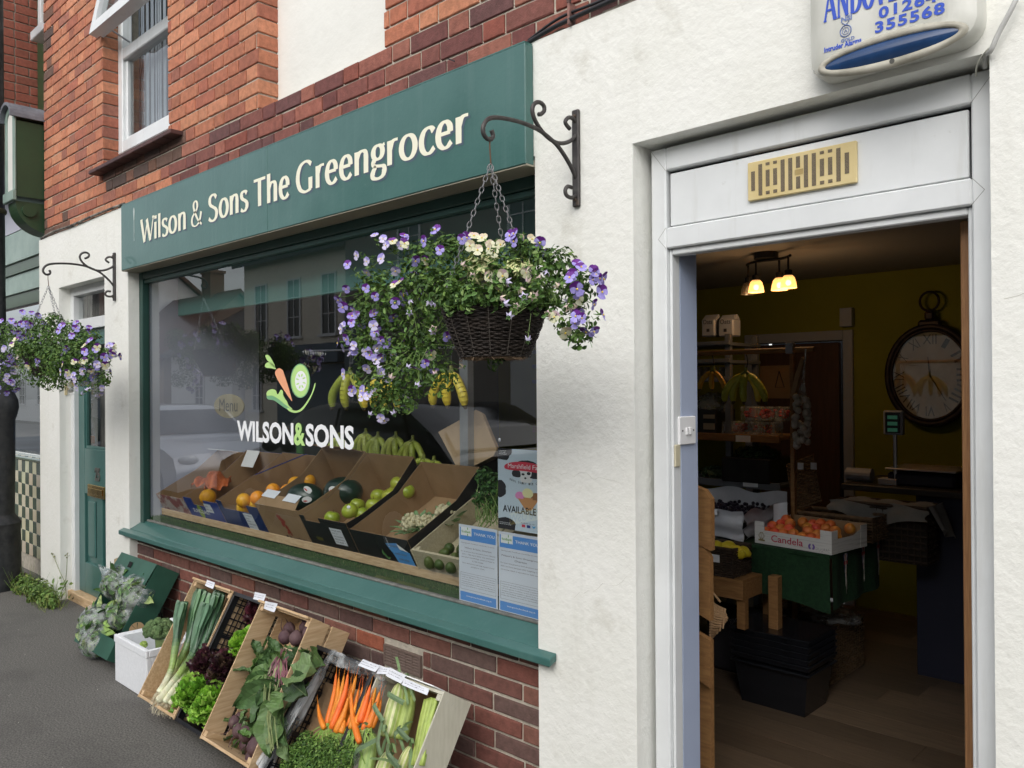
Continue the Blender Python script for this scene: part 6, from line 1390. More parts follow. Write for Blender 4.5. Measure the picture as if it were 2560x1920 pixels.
# galvanised post, paper bags, menu sign
B=MB(); a_=at(1148,880,Y=2.7); b_=at(1175,1175,Y=2.7); B.box(a_.x,a_.x+.055,2.70,2.703,b_.z,2.0); B.box(a_.x+.055,a_.x+.058,2.70,2.74,b_.z,2.0); tag(B.build('slotted_post',mat('galvanised',(.40,.42,.44),(.33,.35,.37),scale=9,rough=.4,metal=.6)),'galvanised upright post behind the glass in front of the paper bags','post')
B=MB(); pts=[(1215,245),(1460,110),(1500,75),(1545,95),(1665,380),(1640,430),(1500,500),(1360,522)]
for k in range(6):
    P_=[at(*zz(SO3,x+k*5,y+k*3),Y=2.74+.012*k) for x,y in pts]; Q_=[p+Vector((0,.004,0)) for p in P_]; A=[B.addv(p) for p in P_]; C=[B.addv(p) for p in Q_]; B.face(A); B.face(C[::-1]); n=len(A)
    for i in range(n): B.face((A[i],C[i],C[(i+1)%n],A[(i+1)%n]))
tag(B.build('paper_bags',mat('kraft_paper',(.42,.30,.18),(.36,.25,.15),scale=5,rough=.85)),'stack of brown paper bags hanging behind the galvanised post','paper bags')
ms=thing('menu_sign','oval wooden sign reading Menu hanging behind the left of the glass','sign',tuple(at(573,1015,Y=2.55)))
B=MB(); c=at(573,1015,Y=2.55); rx,rz=.20,.078
P_=[(c.x+rx*math.cos(2*PI*i/32),c.z+rz*math.sin(2*PI*i/32)) for i in range(32)]; B.prism(P_,(2.545,2.552)); sb2(B,'board',mat('menu_wood',(.34,.30,.20),(.28,.24,.16),scale=9,rough=.8),ms)
B=MB(); T_=MB(); fit_text(B,'Menu',c.x-rx*.62,c.x+rx*.6,c.z-rz*.45,rz*1.05,2.5445,bold=.0); sb2(B,'lettering',M_ink,ms)
rod('green_post','green painted post standing behind the window lettering',at(750,1060,Y=3.3),at(752,1180,Y=3.3),.03,mat('leaf_green_paint',(.06,.22,.05),rough=.5),'post')
# ================================================================ crates on the pavement
def qh(F,x,y,w): return F.hit(*zz(QO,x,y),w)
def wh_(F,x,y,w): return F.hit(*zz(WO,x,y),w)
def plastic(name,tint=(.85,.88,.9),k=.35,sc=14,bd=.004,st=(1,1,1),ro=.12):
    m=bpy.data.materials.new(name); m.use_nodes=True; t=m.node_tree; N=t.nodes; L=t.links; N.clear()
    o=N.new('ShaderNodeOutputMaterial'); tr=N.new('ShaderNodeBsdfTransparent'); tr.inputs[0].default_value=(*tint,1)
    pb_=N.new('ShaderNodeBsdfPrincipled'); pb_.inputs['Base Color'].default_value=(.75,.78,.78,1); pb_.inputs['Roughness'].default_value=ro
    nz_=N.new('ShaderNodeTexNoise'); nz_.inputs['Scale'].default_value=sc; nz_.inputs['Detail'].default_value=4; tc_=N.new('ShaderNodeTexCoord'); mq=N.new('ShaderNodeMapping'); mq.inputs['Scale'].default_value=st; L.new(tc_.outputs['Object'],mq.inputs[0]); L.new(mq.outputs[0],nz_.inputs[0])
    bp=N.new('ShaderNodeBump'); bp.inputs['Distance'].default_value=bd; L.new(nz_.outputs[0],bp.inputs['Height']); L.new(bp.outputs[0],pb_.inputs['Normal'])
    mr_=N.new('ShaderNodeMapRange'); L.new(nz_.outputs[0],mr_.inputs[0]); mr_.inputs[1].default_value=.42; mr_.inputs[2].default_value=.62; mr_.inputs[3].default_value=k*.25; mr_.inputs[4].default_value=k*1.5
    mi=N.new('ShaderNodeMixShader'); L.new(mr_.outputs[0],mi.inputs[0]); L.new(tr.outputs[0],mi.inputs[1]); L.new(pb_.outputs[0],mi.inputs[2]); L.new(mi.outputs[0],o.inputs[0]); return m
M_film=plastic('clear_film',k=.24,sc=20,bd=.006,ro=.08); M_film2=plastic('grey_film',(.86,.87,.88),k=.30); M_film3=plastic('liner_film',(.90,.91,.92),k=.42,sc=7,bd=.0025,st=(2.2,.8,.8),ro=.22)  # whitish noise patches in clear_film paint in the highlights of the bags
def tag_label(par,nm,P_,lines=(),m_=None):
    """handwritten price card: P_ = four corners in order"""
    B=MB(); B.mi=0; n=6; a,b_,c,d=[Vector(p) for p in P_]; nn=((b_-a).cross(d-a)).normalized()
    if nn.dot(Vector((0,0,CZ))-a)<0: nn=-nn
    B.grid(lambda u,v:(a.lerp(b_,u)).lerp(d.lerp(c,u),v)+nn*(.003*math.sin(u*3)+.004*v*v),n,3)
    B.mi=1; rnd=random.Random(len(nm)+int(a.x*100))
    for r_ in range(2):
        x=.1
        while x<.85:
            L=rnd.uniform(.03,.08); v0=.28+.3*r_; B.poly([(a.lerp(b_,uu)).lerp(d.lerp(c,uu),vv)+nn*.0055 for uu,vv in ((x,v0),(x+L,v0+rnd.uniform(-.08,.08)),(x+L,v0+.04),(x,v0+.05))]); x+=L+rnd.uniform(.01,.04)
    return sb2(B,nm,[M_paper,M_inkg],par)
# green cardboard box with bagged greens
M_gc=mat('green_card',srgb(46,88,72),srgb(38,76,62),scale=6,rough=.5)
F=Fr((-5.36,1.86,-.098),R(60))
gb=carton('vegetable_box','dark green cardboard box of bagged greens leaning by the green door',F,.53,.57,.15,M_gc,M_gc,cat='box',Hb=.15,flaps=(('top_flap',[(.0,.57,.15),(.53,.57,.15),(.53,.44,.158),(.0,.44,.158)],M_gc),('bottom_flap',[(.0,.0,.15),(.53,.0,.15),(.53,.11,.155),(.0,.11,.155)],M_gc)))
B=MB(); B.T=F.mat(); B.poly([(.19,.535,.1605),(.24,.535,.1605),(.245,.50,.1605),(.195,.50,.1605)]); B.poly([(.19,.05,.1575),(.25,.05,.1575),(.25,.075,.1575),(.19,.075,.1575)]); sb2(B,'hand_hole',mat('hole_black',(.004,.004,.004),rough=.9),gb)
B=MB(); B.T=F.mat()
for i in range(24):
    a0,a1=2*PI*i/24,2*PI*(i+1)/24; B.mi=0 if i in range(12,20) else 1; B.poly([(.5312,.20,.075),(.5312,.20+.045*math.cos(a0),.075+.045*math.sin(a0)),(.5312,.20+.045*math.cos(a1),.075+.045*math.sin(a1))])
for a_ in (.4,1.2,2.0): B.mi=2; B.poly([(.5318,.20,.074),(.5318,.20+.042*math.cos(a_),.074+.042*math.sin(a_)),(.5318,.20+.042*math.cos(a_+.06),.077+.042*math.sin(a_+.06))])
sb2(B,'round_logo',[mat('logo_red',srgb(205,70,45)),mat('logo_tan',srgb(190,160,120)),M_gc],gb)
KG=[(.09,.18,.045),(.13,.25,.06),(.06,.13,.035),(.20,.31,.08),(.26,.33,.12)]
for i,(x,y,r,l) in enumerate(((560,330,.125,'bag of leafy greens at the upper right of the green box'),(420,240,.12,'bag of leafy greens with folded top at the upper left of the green box'),(260,560,.13,'bag of greens at the lower left of the green box'),(450,480,.10,'small bag of greens in the middle of the green box'),(250,680,.11,'bag of greens nearest the ground in the green box'))):
    p=qh(F,x,y,.12); t=thing('bagged_greens',l,'vegetable bag',tuple(p),group='bags of greens in the green box')
    B=MB(); leafcloud(B,[(p,(r*.95,r*.8,r*.8))],270,.05,KG,.3); 
    for _ in range(14):
        q_=p+Vector((jit(r*.6),jit(r*.5),jit(r*.6))); bigleaf(B,q_,Vector((jit(1),jit(.6)-.2,random.uniform(-.2,1))),.10,.05,random.choice(KG),nrm=Vector((0,-.8,.6)))
    sb2(B,'leaves',M_leaf,t)
    B=MB(); sd_=i*3.1
    def cr(d,sd_=sd_): return 1+.16*mnoise.noise(Vector(d)*2.2+Vector((sd_,0,0)))+.07*mnoise.noise(Vector(d)*6+Vector((sd_,3,0)))
    B.ball(p,(r*1.06,r*.85,r*.92),34,22,cr)
    if i<2:
        q_=qh(F,x-60,y-130 if i==0 else y-110,.16); B.grid(lambda a,b:p.lerp(q_,.6+.5*a)+Vector(((b-.5)*.22*(1-.4*a)+.01*math.sin(a*9+b*20),-.03+.02*math.sin(b*13+a*4),.02*math.cos(b*11))),10,16)
    if i==1:
        q_=qh(F,285,375,.13); B.grid(lambda a,b:q_+Vector(((a-.5)*.10,-.02*b,(b-.5)*.05)),4,4)
    sb2(B,'clear_bag',M_film,t,smooth=True)
B=MB(); p=qh(F,470,160,.10)
for k in range(5): B.grid(lambda a,b:p+Vector(((a-.5)*.36,.02*math.sin(a*7+k)-.008*k,(b-.5)*.12-.03*k+.03*math.sin(a*5+k*2))),12,4)
tag(B.build('paper_liner',mat('kraft_liner',(.42,.33,.20),(.34,.26,.15),scale=9,rough=.8),smooth=True),'crumpled brown paper liner under the bags in the green box','paper')
# expanded polystyrene box with broccoli
M_eps=mat('polystyrene',(.80,.82,.84),(.75,.77,.79),scale=70,rough=.7,bump=.0012,bscale=220,stain=((.5,.5,.5),30,.4,.7))
wx0,wx1,wy0,wy1,wz0,wz1=-4.69,-4.270,1.722,2.0,-.1,.150
t=thing('polystyrene_box','white polystyrene box on the pavement holding one broccoli head','box',((wx0+wx1)/2,(wy0+wy1)/2,wz0))
B=MB(); th=.03; B.box(wx0,wx1,wy0,wy0+th,wz0,wz1,.006); B.box(wx0,wx1,wy1-th,wy1,wz0,wz1,.006); B.box(wx0+.0005,wx0+th,wy0+th-.004,wy1-th+.004,wz0,wz1-.0005,.003); B.box(wx1-th,wx1-.0005,wy0+th-.004,wy1-th+.004,wz0,wz1-.0005,.003)
sb2(B,'walls',M_eps,t)
B=MB(); B.box(wx0+.01,wx1-.01,wy0+.012,wy1-.012,wz0+.002,wz0+.08); sb2(B,'floor_pad',M_eps,t)
B=MB(); B.box(wx0-.004,wx1+.004,wy0-.004,wy0+.014,wz1-.035,wz1+.006,.004); B.box(wx1-.012,wx1+.0045,wy0+.0145,wy1,wz1-.034,wz1+.0055,.004); B.box(wx0-.0045,wx0+.012,wy0+.0145,wy1,wz1-.034,wz1+.0055,.004); sb2(B,'rim',M_eps,t)
B=MB(); B.box(wx0+.10,wx0+.26,wy1-.026,wy1+.002,wz1+.0005,wz1+.06,.008); B.box(wx0+.12,wx1,wy1-.022,wy1,wz1,wz1+.02,.005); sb2(B,'raised_lug',M_eps,t)
BR=[(.10,.16,.06),(.13,.20,.08),(.08,.13,.05)]
p=at(*zz(QO,735,615),Y=1.88)
bt=thing('broccoli','broccoli head standing in the white polystyrene box','broccoli',tuple(p))
B=MB()
for _ in range(260):
    d=Vector((random.gauss(0,1),random.gauss(0,1),random.gauss(0,1))).normalized()
    if d.z<-.25: continue
    q_=p+Vector((d.x*.088,d.y*.07,d.z*.052+.01)); B.tint=vary(random.choice(BR),.2); B.ball(q_,random.uniform(.010,.018),7,5,lambda e:1+jit(.2))
B.tint=(.09,.14,.06); B.ball(p+Vector((0,0,.006)),(.08,.062,.045),14,8); sb2(B,'florets',mat('broccoli_floret',attr='tint',scale=150,rough=.9,bump=.003,bscale=400),bt)
B=MB(); B.tint=(.32,.42,.16); B.tube([p+Vector((.0,0,-.09)),p+Vector((0,0,-.04)),p+Vector((0,0,.0))],[.022,.024,.045],12)
for k in range(6): a_=k; B.tube([p+Vector((0,0,-.045)),p+Vector((.05*math.cos(a_),.04*math.sin(a_),-.005))],[.014,.012],7)
sb2(B,'stem',M_leaf,bt,smooth=True)
p=at(*zz(QO,612,712),Y=1.80); B=MB()
for _ in range(40): d=Vector((jit(1),jit(1),jit(1))).normalized(); B.tint=vary((.30,.42,.10),.2); B.ball(p+d*.015,.007,6,4)
tag(B.build('broccoli_floret',M_leaf),'loose pale broccoli floret in the front of the polystyrene box','broccoli')
# the leaning wooden and plastic crates
TT=R(61)
def FC(x,t=TT,yb=1.782): return Fr((x,yb,-.098),t)
FLk=FC(-4.12); lc=crate('vegetable_crate','pale wooden crate of leeks between the polystyrene box and the lettuces',FLk,.40,.60,.185,M_palex,slats=2,group='wooden crates leaning on the wall')
FBk=FC(-3.715)
# black plastic crate with open grid base
def gridcrate(name,label,F,W_,L,D,m_,rim=.02,cell=.026,group=None):
    t=thing(name,label,'crate',tuple(F.P(W_/2,L/2,0)),group=group)
    B=MB(); B.T=F.mat()
    nx=int(W_/cell); ny=int(L/cell)
    for i in range(nx+1): B.box(W_*i/nx-.0018,W_*i/nx+.0018,0,L,0,.0045)
    for j in range(ny+1): B.box(0,W_,L*j/ny-.0018,L*j/ny+.0018,.0046,.008)
    for i in (1,2): B.box(W_*i/3-.005,W_*i/3+.005,0,L,.0082,.014); 
    for j in (1,2,3): B.box(0,W_,L*j/4-.005,L*j/4+.005,.0142,.018)
    sb2(B,'grid_base',m_,t)
    for nm,q in (('end_wall',(0,W_,L-.006,L,0,D)),('end_wall',(0,W_,0,.006,0,D)),('side_wall',(0,.006,.006,L-.006,0,D)),('side_wall',(W_-.006,W_,.006,L-.006,0,D))):
        B=MB(); B.T=F.mat(); B.box(*q)
        x0,x1,y0,y1,z0,z1=q; o_=.006
        if nm=='side_wall':
            B=MB(); B.T=F.mat(); B.box(x0,x1,y0,y1,0,.02); B.box(x0,x1,y0,y1,z1-.03,z1)
            for k in range(19): yy=y0+(y1-y0)*(k+.5)/19; B.box(x0,x1,yy-.0022,yy+.0022,.02,z1-.03)
            for k in (1,2,3,4): zz_=.02+(z1-.05)*k/5; B.box(x0+.0004,x1-.0004,y0,y1,zz_-.0018,zz_+.0018)
            for k in (1,2): yy=y0+(y1-y0)*k/3; B.box(x0-.0005,x1+.0005,yy-.008,yy+.008,.02,z1-.03)
        B.box(x0-o_,x1+o_,y0-o_,y1+o_,z1,z1+.008,.002)
        if nm=='side_wall':
            for k in range(8): yy=y0+(y1-y0)*(k+.5)/8; B.box(x0-.004,x1+.004,yy-.003,yy+.003,.02,z1)
        sb2(B,nm,m_,t)
    return t
bc_=gridcrate('lettuce_crate','black plastic grid crate of green and dark red lettuces',FBk,.315,.60,.17,M_blackp,cell=.040)
B=MB(); B.T=FBk.mat(); B.box(.03,.14,.05,.57,-.020,-.012,.001); B.box(.16,.27,.05,.57,-.0205,-.0125,.001); tag(B.build('pale_boards',M_pw),'two pale boards seen through the grid of the black lettuce crate','boards')
FBt=FC(-3.395); btc=crate('vegetable_crate','tall pale wooden crate of beetroot with leaves, right of the lettuces',FBt,.41,.60,.215,M_pale,slats=2,group='wooden crates leaning on the wall')
B=MB(); B.T=FBt.mat(); B.box(.0,.41,.595,.606,.155,.235,.002); sb2(B,'top_board',M_palex,btc)
B=MB(); B.T=FLk.mat(); B.box(.0,.40,.595,.606,.13,.20,.002); sb2(B,'top_board',M_palex,lc)
tag_label(lc,'price_card',[qh(FLk,1098,212,.207),qh(FLk,1160,235,.207),qh(FLk,1150,285,.20),qh(FLk,1088,258,.20)])
tag_label(bc_,'price_card',[qh(FBk,1465,305,.19),qh(FBk,1552,325,.19),qh(FBk,1540,380,.18),qh(FBk,1458,362,.18)])
tag_label(btc,'price_card',[qh(FBt,1545,375,.24),qh(FBt,1642,395,.24),qh(FBt,1622,462,.225),qh(FBt,1540,432,.225)])
# leeks
M_leek=mat('leek_skin',attr='tint',scale=40,rough=.4,stretch=(1,1,.3),coat=.15)
WHT=(.66,.66,.46);LGN=(.30,.42,.12);DGN=(.055,.12,.06);MGN=(.10,.20,.09)
def leek(l,path,w_,r,F=FLk,top=True):
    t=thing('leek',l,'leek',tuple(qh(F,*path[0],w_)),group='leeks in the wooden crate')
    P=smooth3([qh(F,x,y,w_) for x,y in path],6); n=len(P); B=MB(); cut=int(n*.62)
    for i in range(n-1):
        f_=i/(n-1); c=tuple(a*(1-g)+b_*g for a,b_,g in zip(*( (WHT,LGN,[max(0,min(1,(f_-.22)/.15))]*3) if f_<.4 else (LGN,DGN,[max(0,min(1,(f_-.4)/.22))]*3)))); B.tint=vary(c,.05)
        rr=lambda f:r*(1.15 if f<.04 else 1.0 if f<.4 else 1.0+1.1*(f-.4)); B.tube([P[i],P[i+1]],[rr(f_),rr((i+1)/(n-1))],10,cap=i in (0,n-2),sq=1 if f_<.45 else max(.35,1-1.3*(f_-.45)))
    sb2(B,'shaft',M_leek,t,smooth=True)
    B=MB(); d=(P[-1]-P[cut]).normalized(); s_=F.u
    for k in range(5):
        B.tint=vary(random.choice((DGN,MGN,(.07,.15,.08))),.15); off=(k-2)*.012
        o=P[cut]+s_*off*.5; e=P[-1]+s_*(off*1.8+jit(.01))+F.w*(.012*(k%2)); m_=o.lerp(e,.5)+F.w*.01
        row=[]
        for i in range(9):
            f_=i/8; c=(o.lerp(m_,f_*2) if f_<.5 else m_.lerp(e,f_*2-1)); ww=r*(1.0+.5*f_)*(1 if f_<.9 else .6)
            row.append([B.addv(c-s_*ww+F.w*.006),B.addv(c-F.w*.003),B.addv(c+s_*ww+F.w*.006)])
        for i in range(8):
            for j in (0,1): B.face((row[i][j],row[i][j+1],row[i+1][j+1],row[i+1][j]))
    sb2(B,'leaves',M_leek,t)
    B=MB(); B.tint=(.55,.50,.36); d=(P[0]-P[2]).normalized()
    for k in range(26):
        a_=2*PI*k/26; e=(F.u*math.cos(a_)+F.w*math.sin(a_))*r*.7; B.tube([P[0]+e,P[0]+e*1.6+d*.02+Vector((jit(.008),jit(.006),-.01)),P[0]+e*1.8+d*.035+Vector((jit(.014),jit(.01),-.03+jit(.01)))],.0009,3)
    sb2(B,'roots',M_leek,t)
leek('leek lying on top at the left, its cut green end upright',[(735,1075),(790,980),(830,880),(860,700),(890,540),(918,385)],.195,.0155)
leek('leek with its root end hanging over the crate edge',[(730,1140),(830,1010),(900,920),(980,800),(1050,620),(1110,400)],.185,.017)
leek('white leek shaft to the right of the overhanging one',[(780,1150),(870,1010),(940,900),(1040,760),(1120,560),(1160,330)],.17,.015)
leek('leek nearest the green lettuce at the bottom of the crate',[(820,1160),(890,1060),(960,940),(1060,790),(1150,560),(1200,320)],.15,.016)
leek('leek half hidden under the left ones',[(745,1060),(810,960),(880,850),(950,700),(1010,500),(1060,290)],.14,.015)
leek('leek deep in the crate along its left board',[(800,1080),(880,960),(930,820),(990,620),(1050,430),(1080,290)],.10,.015)
leek('leek deep in the crate along its right board',[(840,1100),(920,960),(1010,820),(1110,600),(1190,400),(1205,300)],.10,.015)
# lettuces
def ruffle(B,o,d,L,W_,colr,waves=7,amp=.12,nrm=None):
    d=d.normalized(); s_=d.cross(nrm or Vector((0,-.5,.85))); s_=s_.normalized() if s_.length>.1 else d.orthogonal().normalized(); n_=s_.cross(d).normalized(); ph=random.uniform(0,6); n=14; k=1+jit(.2)
    base=B.addv(o); rows=[]
    for r_ in (.45,.8,1.0):
        row=[]
        for i in range(n+1):
            a_=(i/n-.5)*2.1; rr=L*r_*(1+.08*math.sin(i*2.3+ph)); q_=o+d*rr*math.cos(a_)*.95+s_*W_*r_*math.sin(a_)+n_*(amp*L*r_**3*math.sin(i*waves/n*6.28+ph)+.22*L*r_*r_); row.append(B.addv(q_))
        rows.append(row)
    B.tint=tuple(q_*k*.85 for q_ in colr)
    for i in range(n): B.face((base,rows[0][i],rows[0][i+1]))
    for j in (0,1):
        B.tint=tuple(q_*k*(1+.2*j) for q_ in colr)
        for i in range(n): B.face((rows[j][i],rows[j+1][i],rows[j+1][i+1],rows[j][i+1]))
def lettuce(l,x,y,w_,r,cols,n=90,waves=3,F=FBk,ry=None):
    p=qh(F,x,y,w_); t=thing('lettuce',l,'lettuce',tuple(p),group='lettuces in the black crate'); B=MB()
    for k in range(n):
        f_=k/n; a_=k*2.399; th_=f_*1.25; d=(F.u*math.cos(a_)*math.sin(th_)+F.v*math.sin(a_)*math.sin(th_)+F.w*math.cos(th_)); q_=p-F.w*r*.45+d*r*random.uniform(.25,.75)
        ruffle(B,q_,(d+Vector((jit(.3),jit(.3),jit(.3)))),r*random.uniform(.35,.55),r*random.uniform(.3,.45),random.choice(cols),waves,.2)
    sb2(B,'leaves',mat('lettuce_leaf',attr='tint',scale=50,rough=.38,spec=.5,coat=.1),t)
    return t
GLt=[(.16,.34,.03),(.22,.42,.05),(.12,.28,.03),(.28,.46,.08)]; RDt=[(.035,.012,.018),(.06,.018,.025),(.025,.012,.015),(.05,.03,.02)]; GFt=[(.20,.40,.04),(.26,.46,.05),(.15,.33,.03)]
lettuce('bright green lettuce at the bottom left of the black crate',1000,1085,.16,.115,GLt)
lettuce('bright green lettuce at the bottom right of the black crate',1130,1190,.15,.12,GLt)
lettuce('bright green lettuce in the left corner of the black crate',920,1150,.13,.085,GLt,60)
lettuce('dark red oak leaf lettuce in the middle left of the black crate',1080,870,.16,.10,RDt)
lettuce('dark red oak leaf lettuce in the middle right of the black crate',1230,890,.15,.105,RDt)
lettuce('frilly bright green lettuce against the beetroot crate',1385,720,.12,.10,GFt,130,7)
lettuce('frilly dark red lettuce at the top of the black crate',1480,470,.10,.08,[(.06,.012,.02),(.09,.02,.03),(.04,.012,.016)],120,7)
# beetroot
M_beet=mat('beetroot_skin',(.075,.035,.045),(.12,.07,.07),scale=12,rough=.65,bump=.003,bscale=50,stain=((.20,.14,.11),14,.5,.6))
def bee(d): return 1+.04*math.sin(4*math.atan2(d.y,d.x))+.35*max(0,d.z-.85)*3
for i,(x,y,w_,r) in enumerate(((1697,655,.16,.030),(1785,665,.17,.032),(1885,625,.16,.031),(1850,580,.12,.026),(1730,590,.11,.028),(1310,1310,.13,.028),(1345,1375,.15,.030),(1400,1400,.16,.032),(1470,1390,.15,.028),(1470,1500,.17,.036),(1450,1580,.15,.032),(1400,1480,.12,.03),(1350,1290,.09,.03))):
    lab=['beetroot at the left of the upper bunch','beetroot at the front of the upper bunch','beetroot at the right of the upper bunch by the slat','small beetroot behind the right one of the upper bunch','beetroot at the back left of the upper bunch','beetroot highest at the left of the lower pile','beetroot with long root at the left of the lower pile','beetroot in the middle of the lower pile','beetroot under the leaves in the lower pile','largest beetroot at the right of the lower pile','lowest beetroot near the crate corner','beetroot behind the middle of the lower pile','beetroot at the back of the lower pile'][i]
    p=qh(FBt,x,y,w_); t=thing('beetroot',lab,'beetroot',tuple(p),group='beetroots in the wooden crate')
    B=MB(); B.ball(p,r,16,12,bee); d=Vector((jit(.4),-.3,1 if i<5 else -.5)).normalized(); sb2(B,'root_body',M_beet,t,smooth=True)
    B=MB(); B.tube(smooth3([p+d*r*.8,p+d*r*1.8+Vector((jit(.01),0,jit(.01))),p+d*r*(2.8 if i<5 else 3.6)+Vector((jit(.03),jit(.01),jit(.02)))],4),[.006,.0045,.003,.0025,.002,.0016,.0012,.0008,.0006][:9],5,cap=False); sb2(B,'tap_root',M_beet,t)
bl_=thing('beetroot_leaves','mass of large crinkled beetroot leaves spilling down the middle of the tall crate','leaves',tuple(qh(FBt,1600,1000,.2)))
BG=[(.055,.11,.035),(.085,.15,.045),(.04,.08,.028),(.11,.17,.065),(.07,.14,.03)]
M_bl=mat('beet_leaf',attr='tint',scale=34,rough=.5,bump=.003,bscale=60)
B=MB()
for (x0,y0,x1,y1,L,W_,w_) in ((1700,780,1560,700,.10,.08,.13),(1720,800,1480,850,.14,.10,.17),(1650,900,1380,1000,.17,.11,.19),(1640,960,1350,1050,.14,.10,.17),(1620,1000,1290,1190,.19,.10,.22),(1600,1050,1410,1330,.17,.10,.21),(1690,1080,1620,1260,.13,.12,.235),(1620,1150,1560,1560,.24,.13,.225),(1660,1200,1680,1480,.18,.09,.21),(1750,950,1920,900,.16,.15,.235),(1740,1000,1850,1100,.13,.12,.23),(1760,860,1870,760,.10,.09,.20),(1640,860,1500,780,.12,.09,.16),(1560,930,1450,900,.10,.09,.15),(1700,900,1600,780,.11,.09,.20),(1660,1000,1480,1180,.14,.10,.20),(1720,870,1800,730,.09,.08,.19),(1560,1200,1440,1400,.12,.09,.18),(1600,850,1500,650,.10,.09,.10),(1900,760,1980,870,.11,.08,.17),(1580,1100,1380,1090,.12,.09,.16),(1650,1320,1700,1600,.16,.08,.20)):
    a_,b_=qh(FBt,x0,y0,w_-.015),qh(FBt,x1,y1,w_); bigleaf(B,a_,b_-a_,(b_-a_).length*1.02,W_,random.choice(BG),curl=.25,rib=(.16,.20,.09),wav=.24,nrm=FBt.w+Vector((jit(.5),jit(.5),jit(.5))),n=12)
for _ in range(110):
    x,y=random.uniform(1420,1800),random.uniform(720,1450); p=qh(FBt,x-(y-1000)*.25,y,random.uniform(.10,.19)); bigleaf(B,p,Vector((jit(1),-.3+jit(.5),jit(1)-.3)),random.uniform(.05,.09),random.uniform(.04,.06),random.choice(BG),wav=.3,n=8)
sb2(B,'blades',M_bl,bl_)
B=MB()
for k in range(34):
    a_=qh(FBt,1700+jit(40),760+jit(20),.17); b_=qh(FBt,1640+jit(90),980+jit(60),.20); B.tint=random.choice([(.16,.06,.08),(.20,.26,.10),(.24,.10,.12)]); B.tube(smooth3([a_,a_.lerp(b_,.5)+FBt.w*.015,b_],3),.0028,5,cap=False)
for k in range(7):
    a_=qh(FBt,1600+jit(60),1000+jit(80),.21); b_=qh(FBt,1600+jit(50),1500+jit(60),.22); B.tint=(.20,.24,.10); B.tube(smooth3([a_,a_.lerp(b_,.5)+FBt.w*.012,b_],3),.0026,5,cap=False)
sb2(B,'leaf_stalks',M_bl,bl_)
B=MB(); a_=qh(FBt,1690,735,.19); b_=qh(FBt,1755,760,.19); B.tube([a_,a_.lerp(b_,.5)+FBt.w*.01,b_],.003,6); sb2(B,'rubber_band',mat('rubber_tan',(.45,.33,.22),rough=.6),bl_)
B=MB(); B.T=FBt.mat(); B.box(.21,.39,.03,.42,.008,.012); tag(B.build('brown_card_sheet',M_card),'sheet of brown card lining the lower right of the beetroot crate','card')
B=MB()
for k in range(400):
    p=FBt.P(random.uniform(.02,.38),random.uniform(.01,.16),.012+random.random()*.01); B.ball(p,random.uniform(.002,.006),5,4)
tag(B.build('loose_soil',mat('soil',(.10,.05,.03),rough=.95)),'loose brown soil in the bottom of the beetroot crate',None,None,'stuff')
# carrots in a lined black crate
FK=FC(-2.965,R(58),1.765)
kc=gridcrate('carrot_crate','black plastic grid crate of bunched carrots lined with a clear plastic bag',FK,.395,.51,.15,M_blackp)
M_carr=mat('carrot_skin',(.80,.24,.025),(.70,.18,.02),scale=10,rough=.45,bump=.0015,bscale=90,rand=.3,stretch=(1,1,3),stain=((.45,.12,.02),18,.3,.64))
CR=[((740,925),(722,1100),(665,1340)),((800,945),(770,1120),(715,1310)),((830,930),(800,1100),(700,1360)),((850,1010),(815,1180),(735,1385)),((895,945),(850,1120),(770,1320)),((835,1110),(800,1240),(735,1388)),((940,1030),(925,1160),(885,1330)),((855,1060),(865,1260),(918,1465)),((1003,1020),(965,1160),(920,1310)),((1045,1035),(1010,1180),(965,1345)),((1075,1070),(1040,1200),(985,1350)),((598,1160),(612,1260),(648,1355)),((970,1035),(940,1180),(900,1330)),((912,1050),(880,1200),(830,1345)),((805,1290),(795,1340),(775,1392)),((870,1000),(835,1200),(785,1330)),((1010,1110),(985,1240),(945,1370)),((900,1130),(870,1260),(850,1360)),((1085,1130),(1060,1240),(1010,1350)),((760,960),(745,1150),(700,1320)),((960,1100),(930,1220),(880,1350))]
rnd=random.Random(5)
for i,pth in enumerate(CR):
    w_=.135+.012*(i%3)+(.02 if i==7 else 0); P=smooth3([wh_(FK,x,y,w_) for x,y in pth],5); n=len(P)
    t=thing('carrot','long orange carrot lying in the bunch in the plastic lined crate' if i not in (7,11) else ('carrot lying crossed over the front of the bunch' if i==7 else 'short curved carrot apart at the left of the bunch'),'carrot',tuple(P[-1]),group='carrots in the lined crate')
    B=MB(); R0=.0125*rnd.uniform(.85,1.15); rad=[]
    for k in range(n): f_=k/(n-1); rad.append(R0*(.10+.9*min(1,(f_*1.35))**.7)*(1+.04*math.sin(k*2.7))); 
    rad[-1]*=.75; B.tube(P,rad,12); sb2(B,'root_body',M_carr,t,smooth=True)
    d=(P[0]-P[1]).normalized(); B=MB(); B.tube([P[0]-d*.002,P[0]+d*.03,P[0]+d*.05+Vector((jit(.01),jit(.006),jit(.01)))],[.0012,.0007,.0003],4); sb2(B,'root_tip',M_carr,t)
cg=thing('carrot_greens','feathery carrot greens hanging below the orange carrots','carrot greens',tuple(wh_(FK,650,1500,.16)))
B=MB(); cb=[]
for x,y,r in ((420,1560,.05),(520,1480,.055),(480,1620,.06),(600,1560,.06),(700,1520,.055),(650,1640,.06),(780,1600,.055),(850,1560,.04),(560,1700,.06),(720,1700,.05),(840,1480,.03),(380,1650,.045)): cb.append((wh_(FK,x,y,.14),(r,r*.8,r)))
leafcloud(B,cb,2500,.011,[(.06,.13,.02),(.09,.18,.03),(.04,.09,.018),(.14,.23,.05)],.3); sb2(B,'fronds',M_leaf,cg)
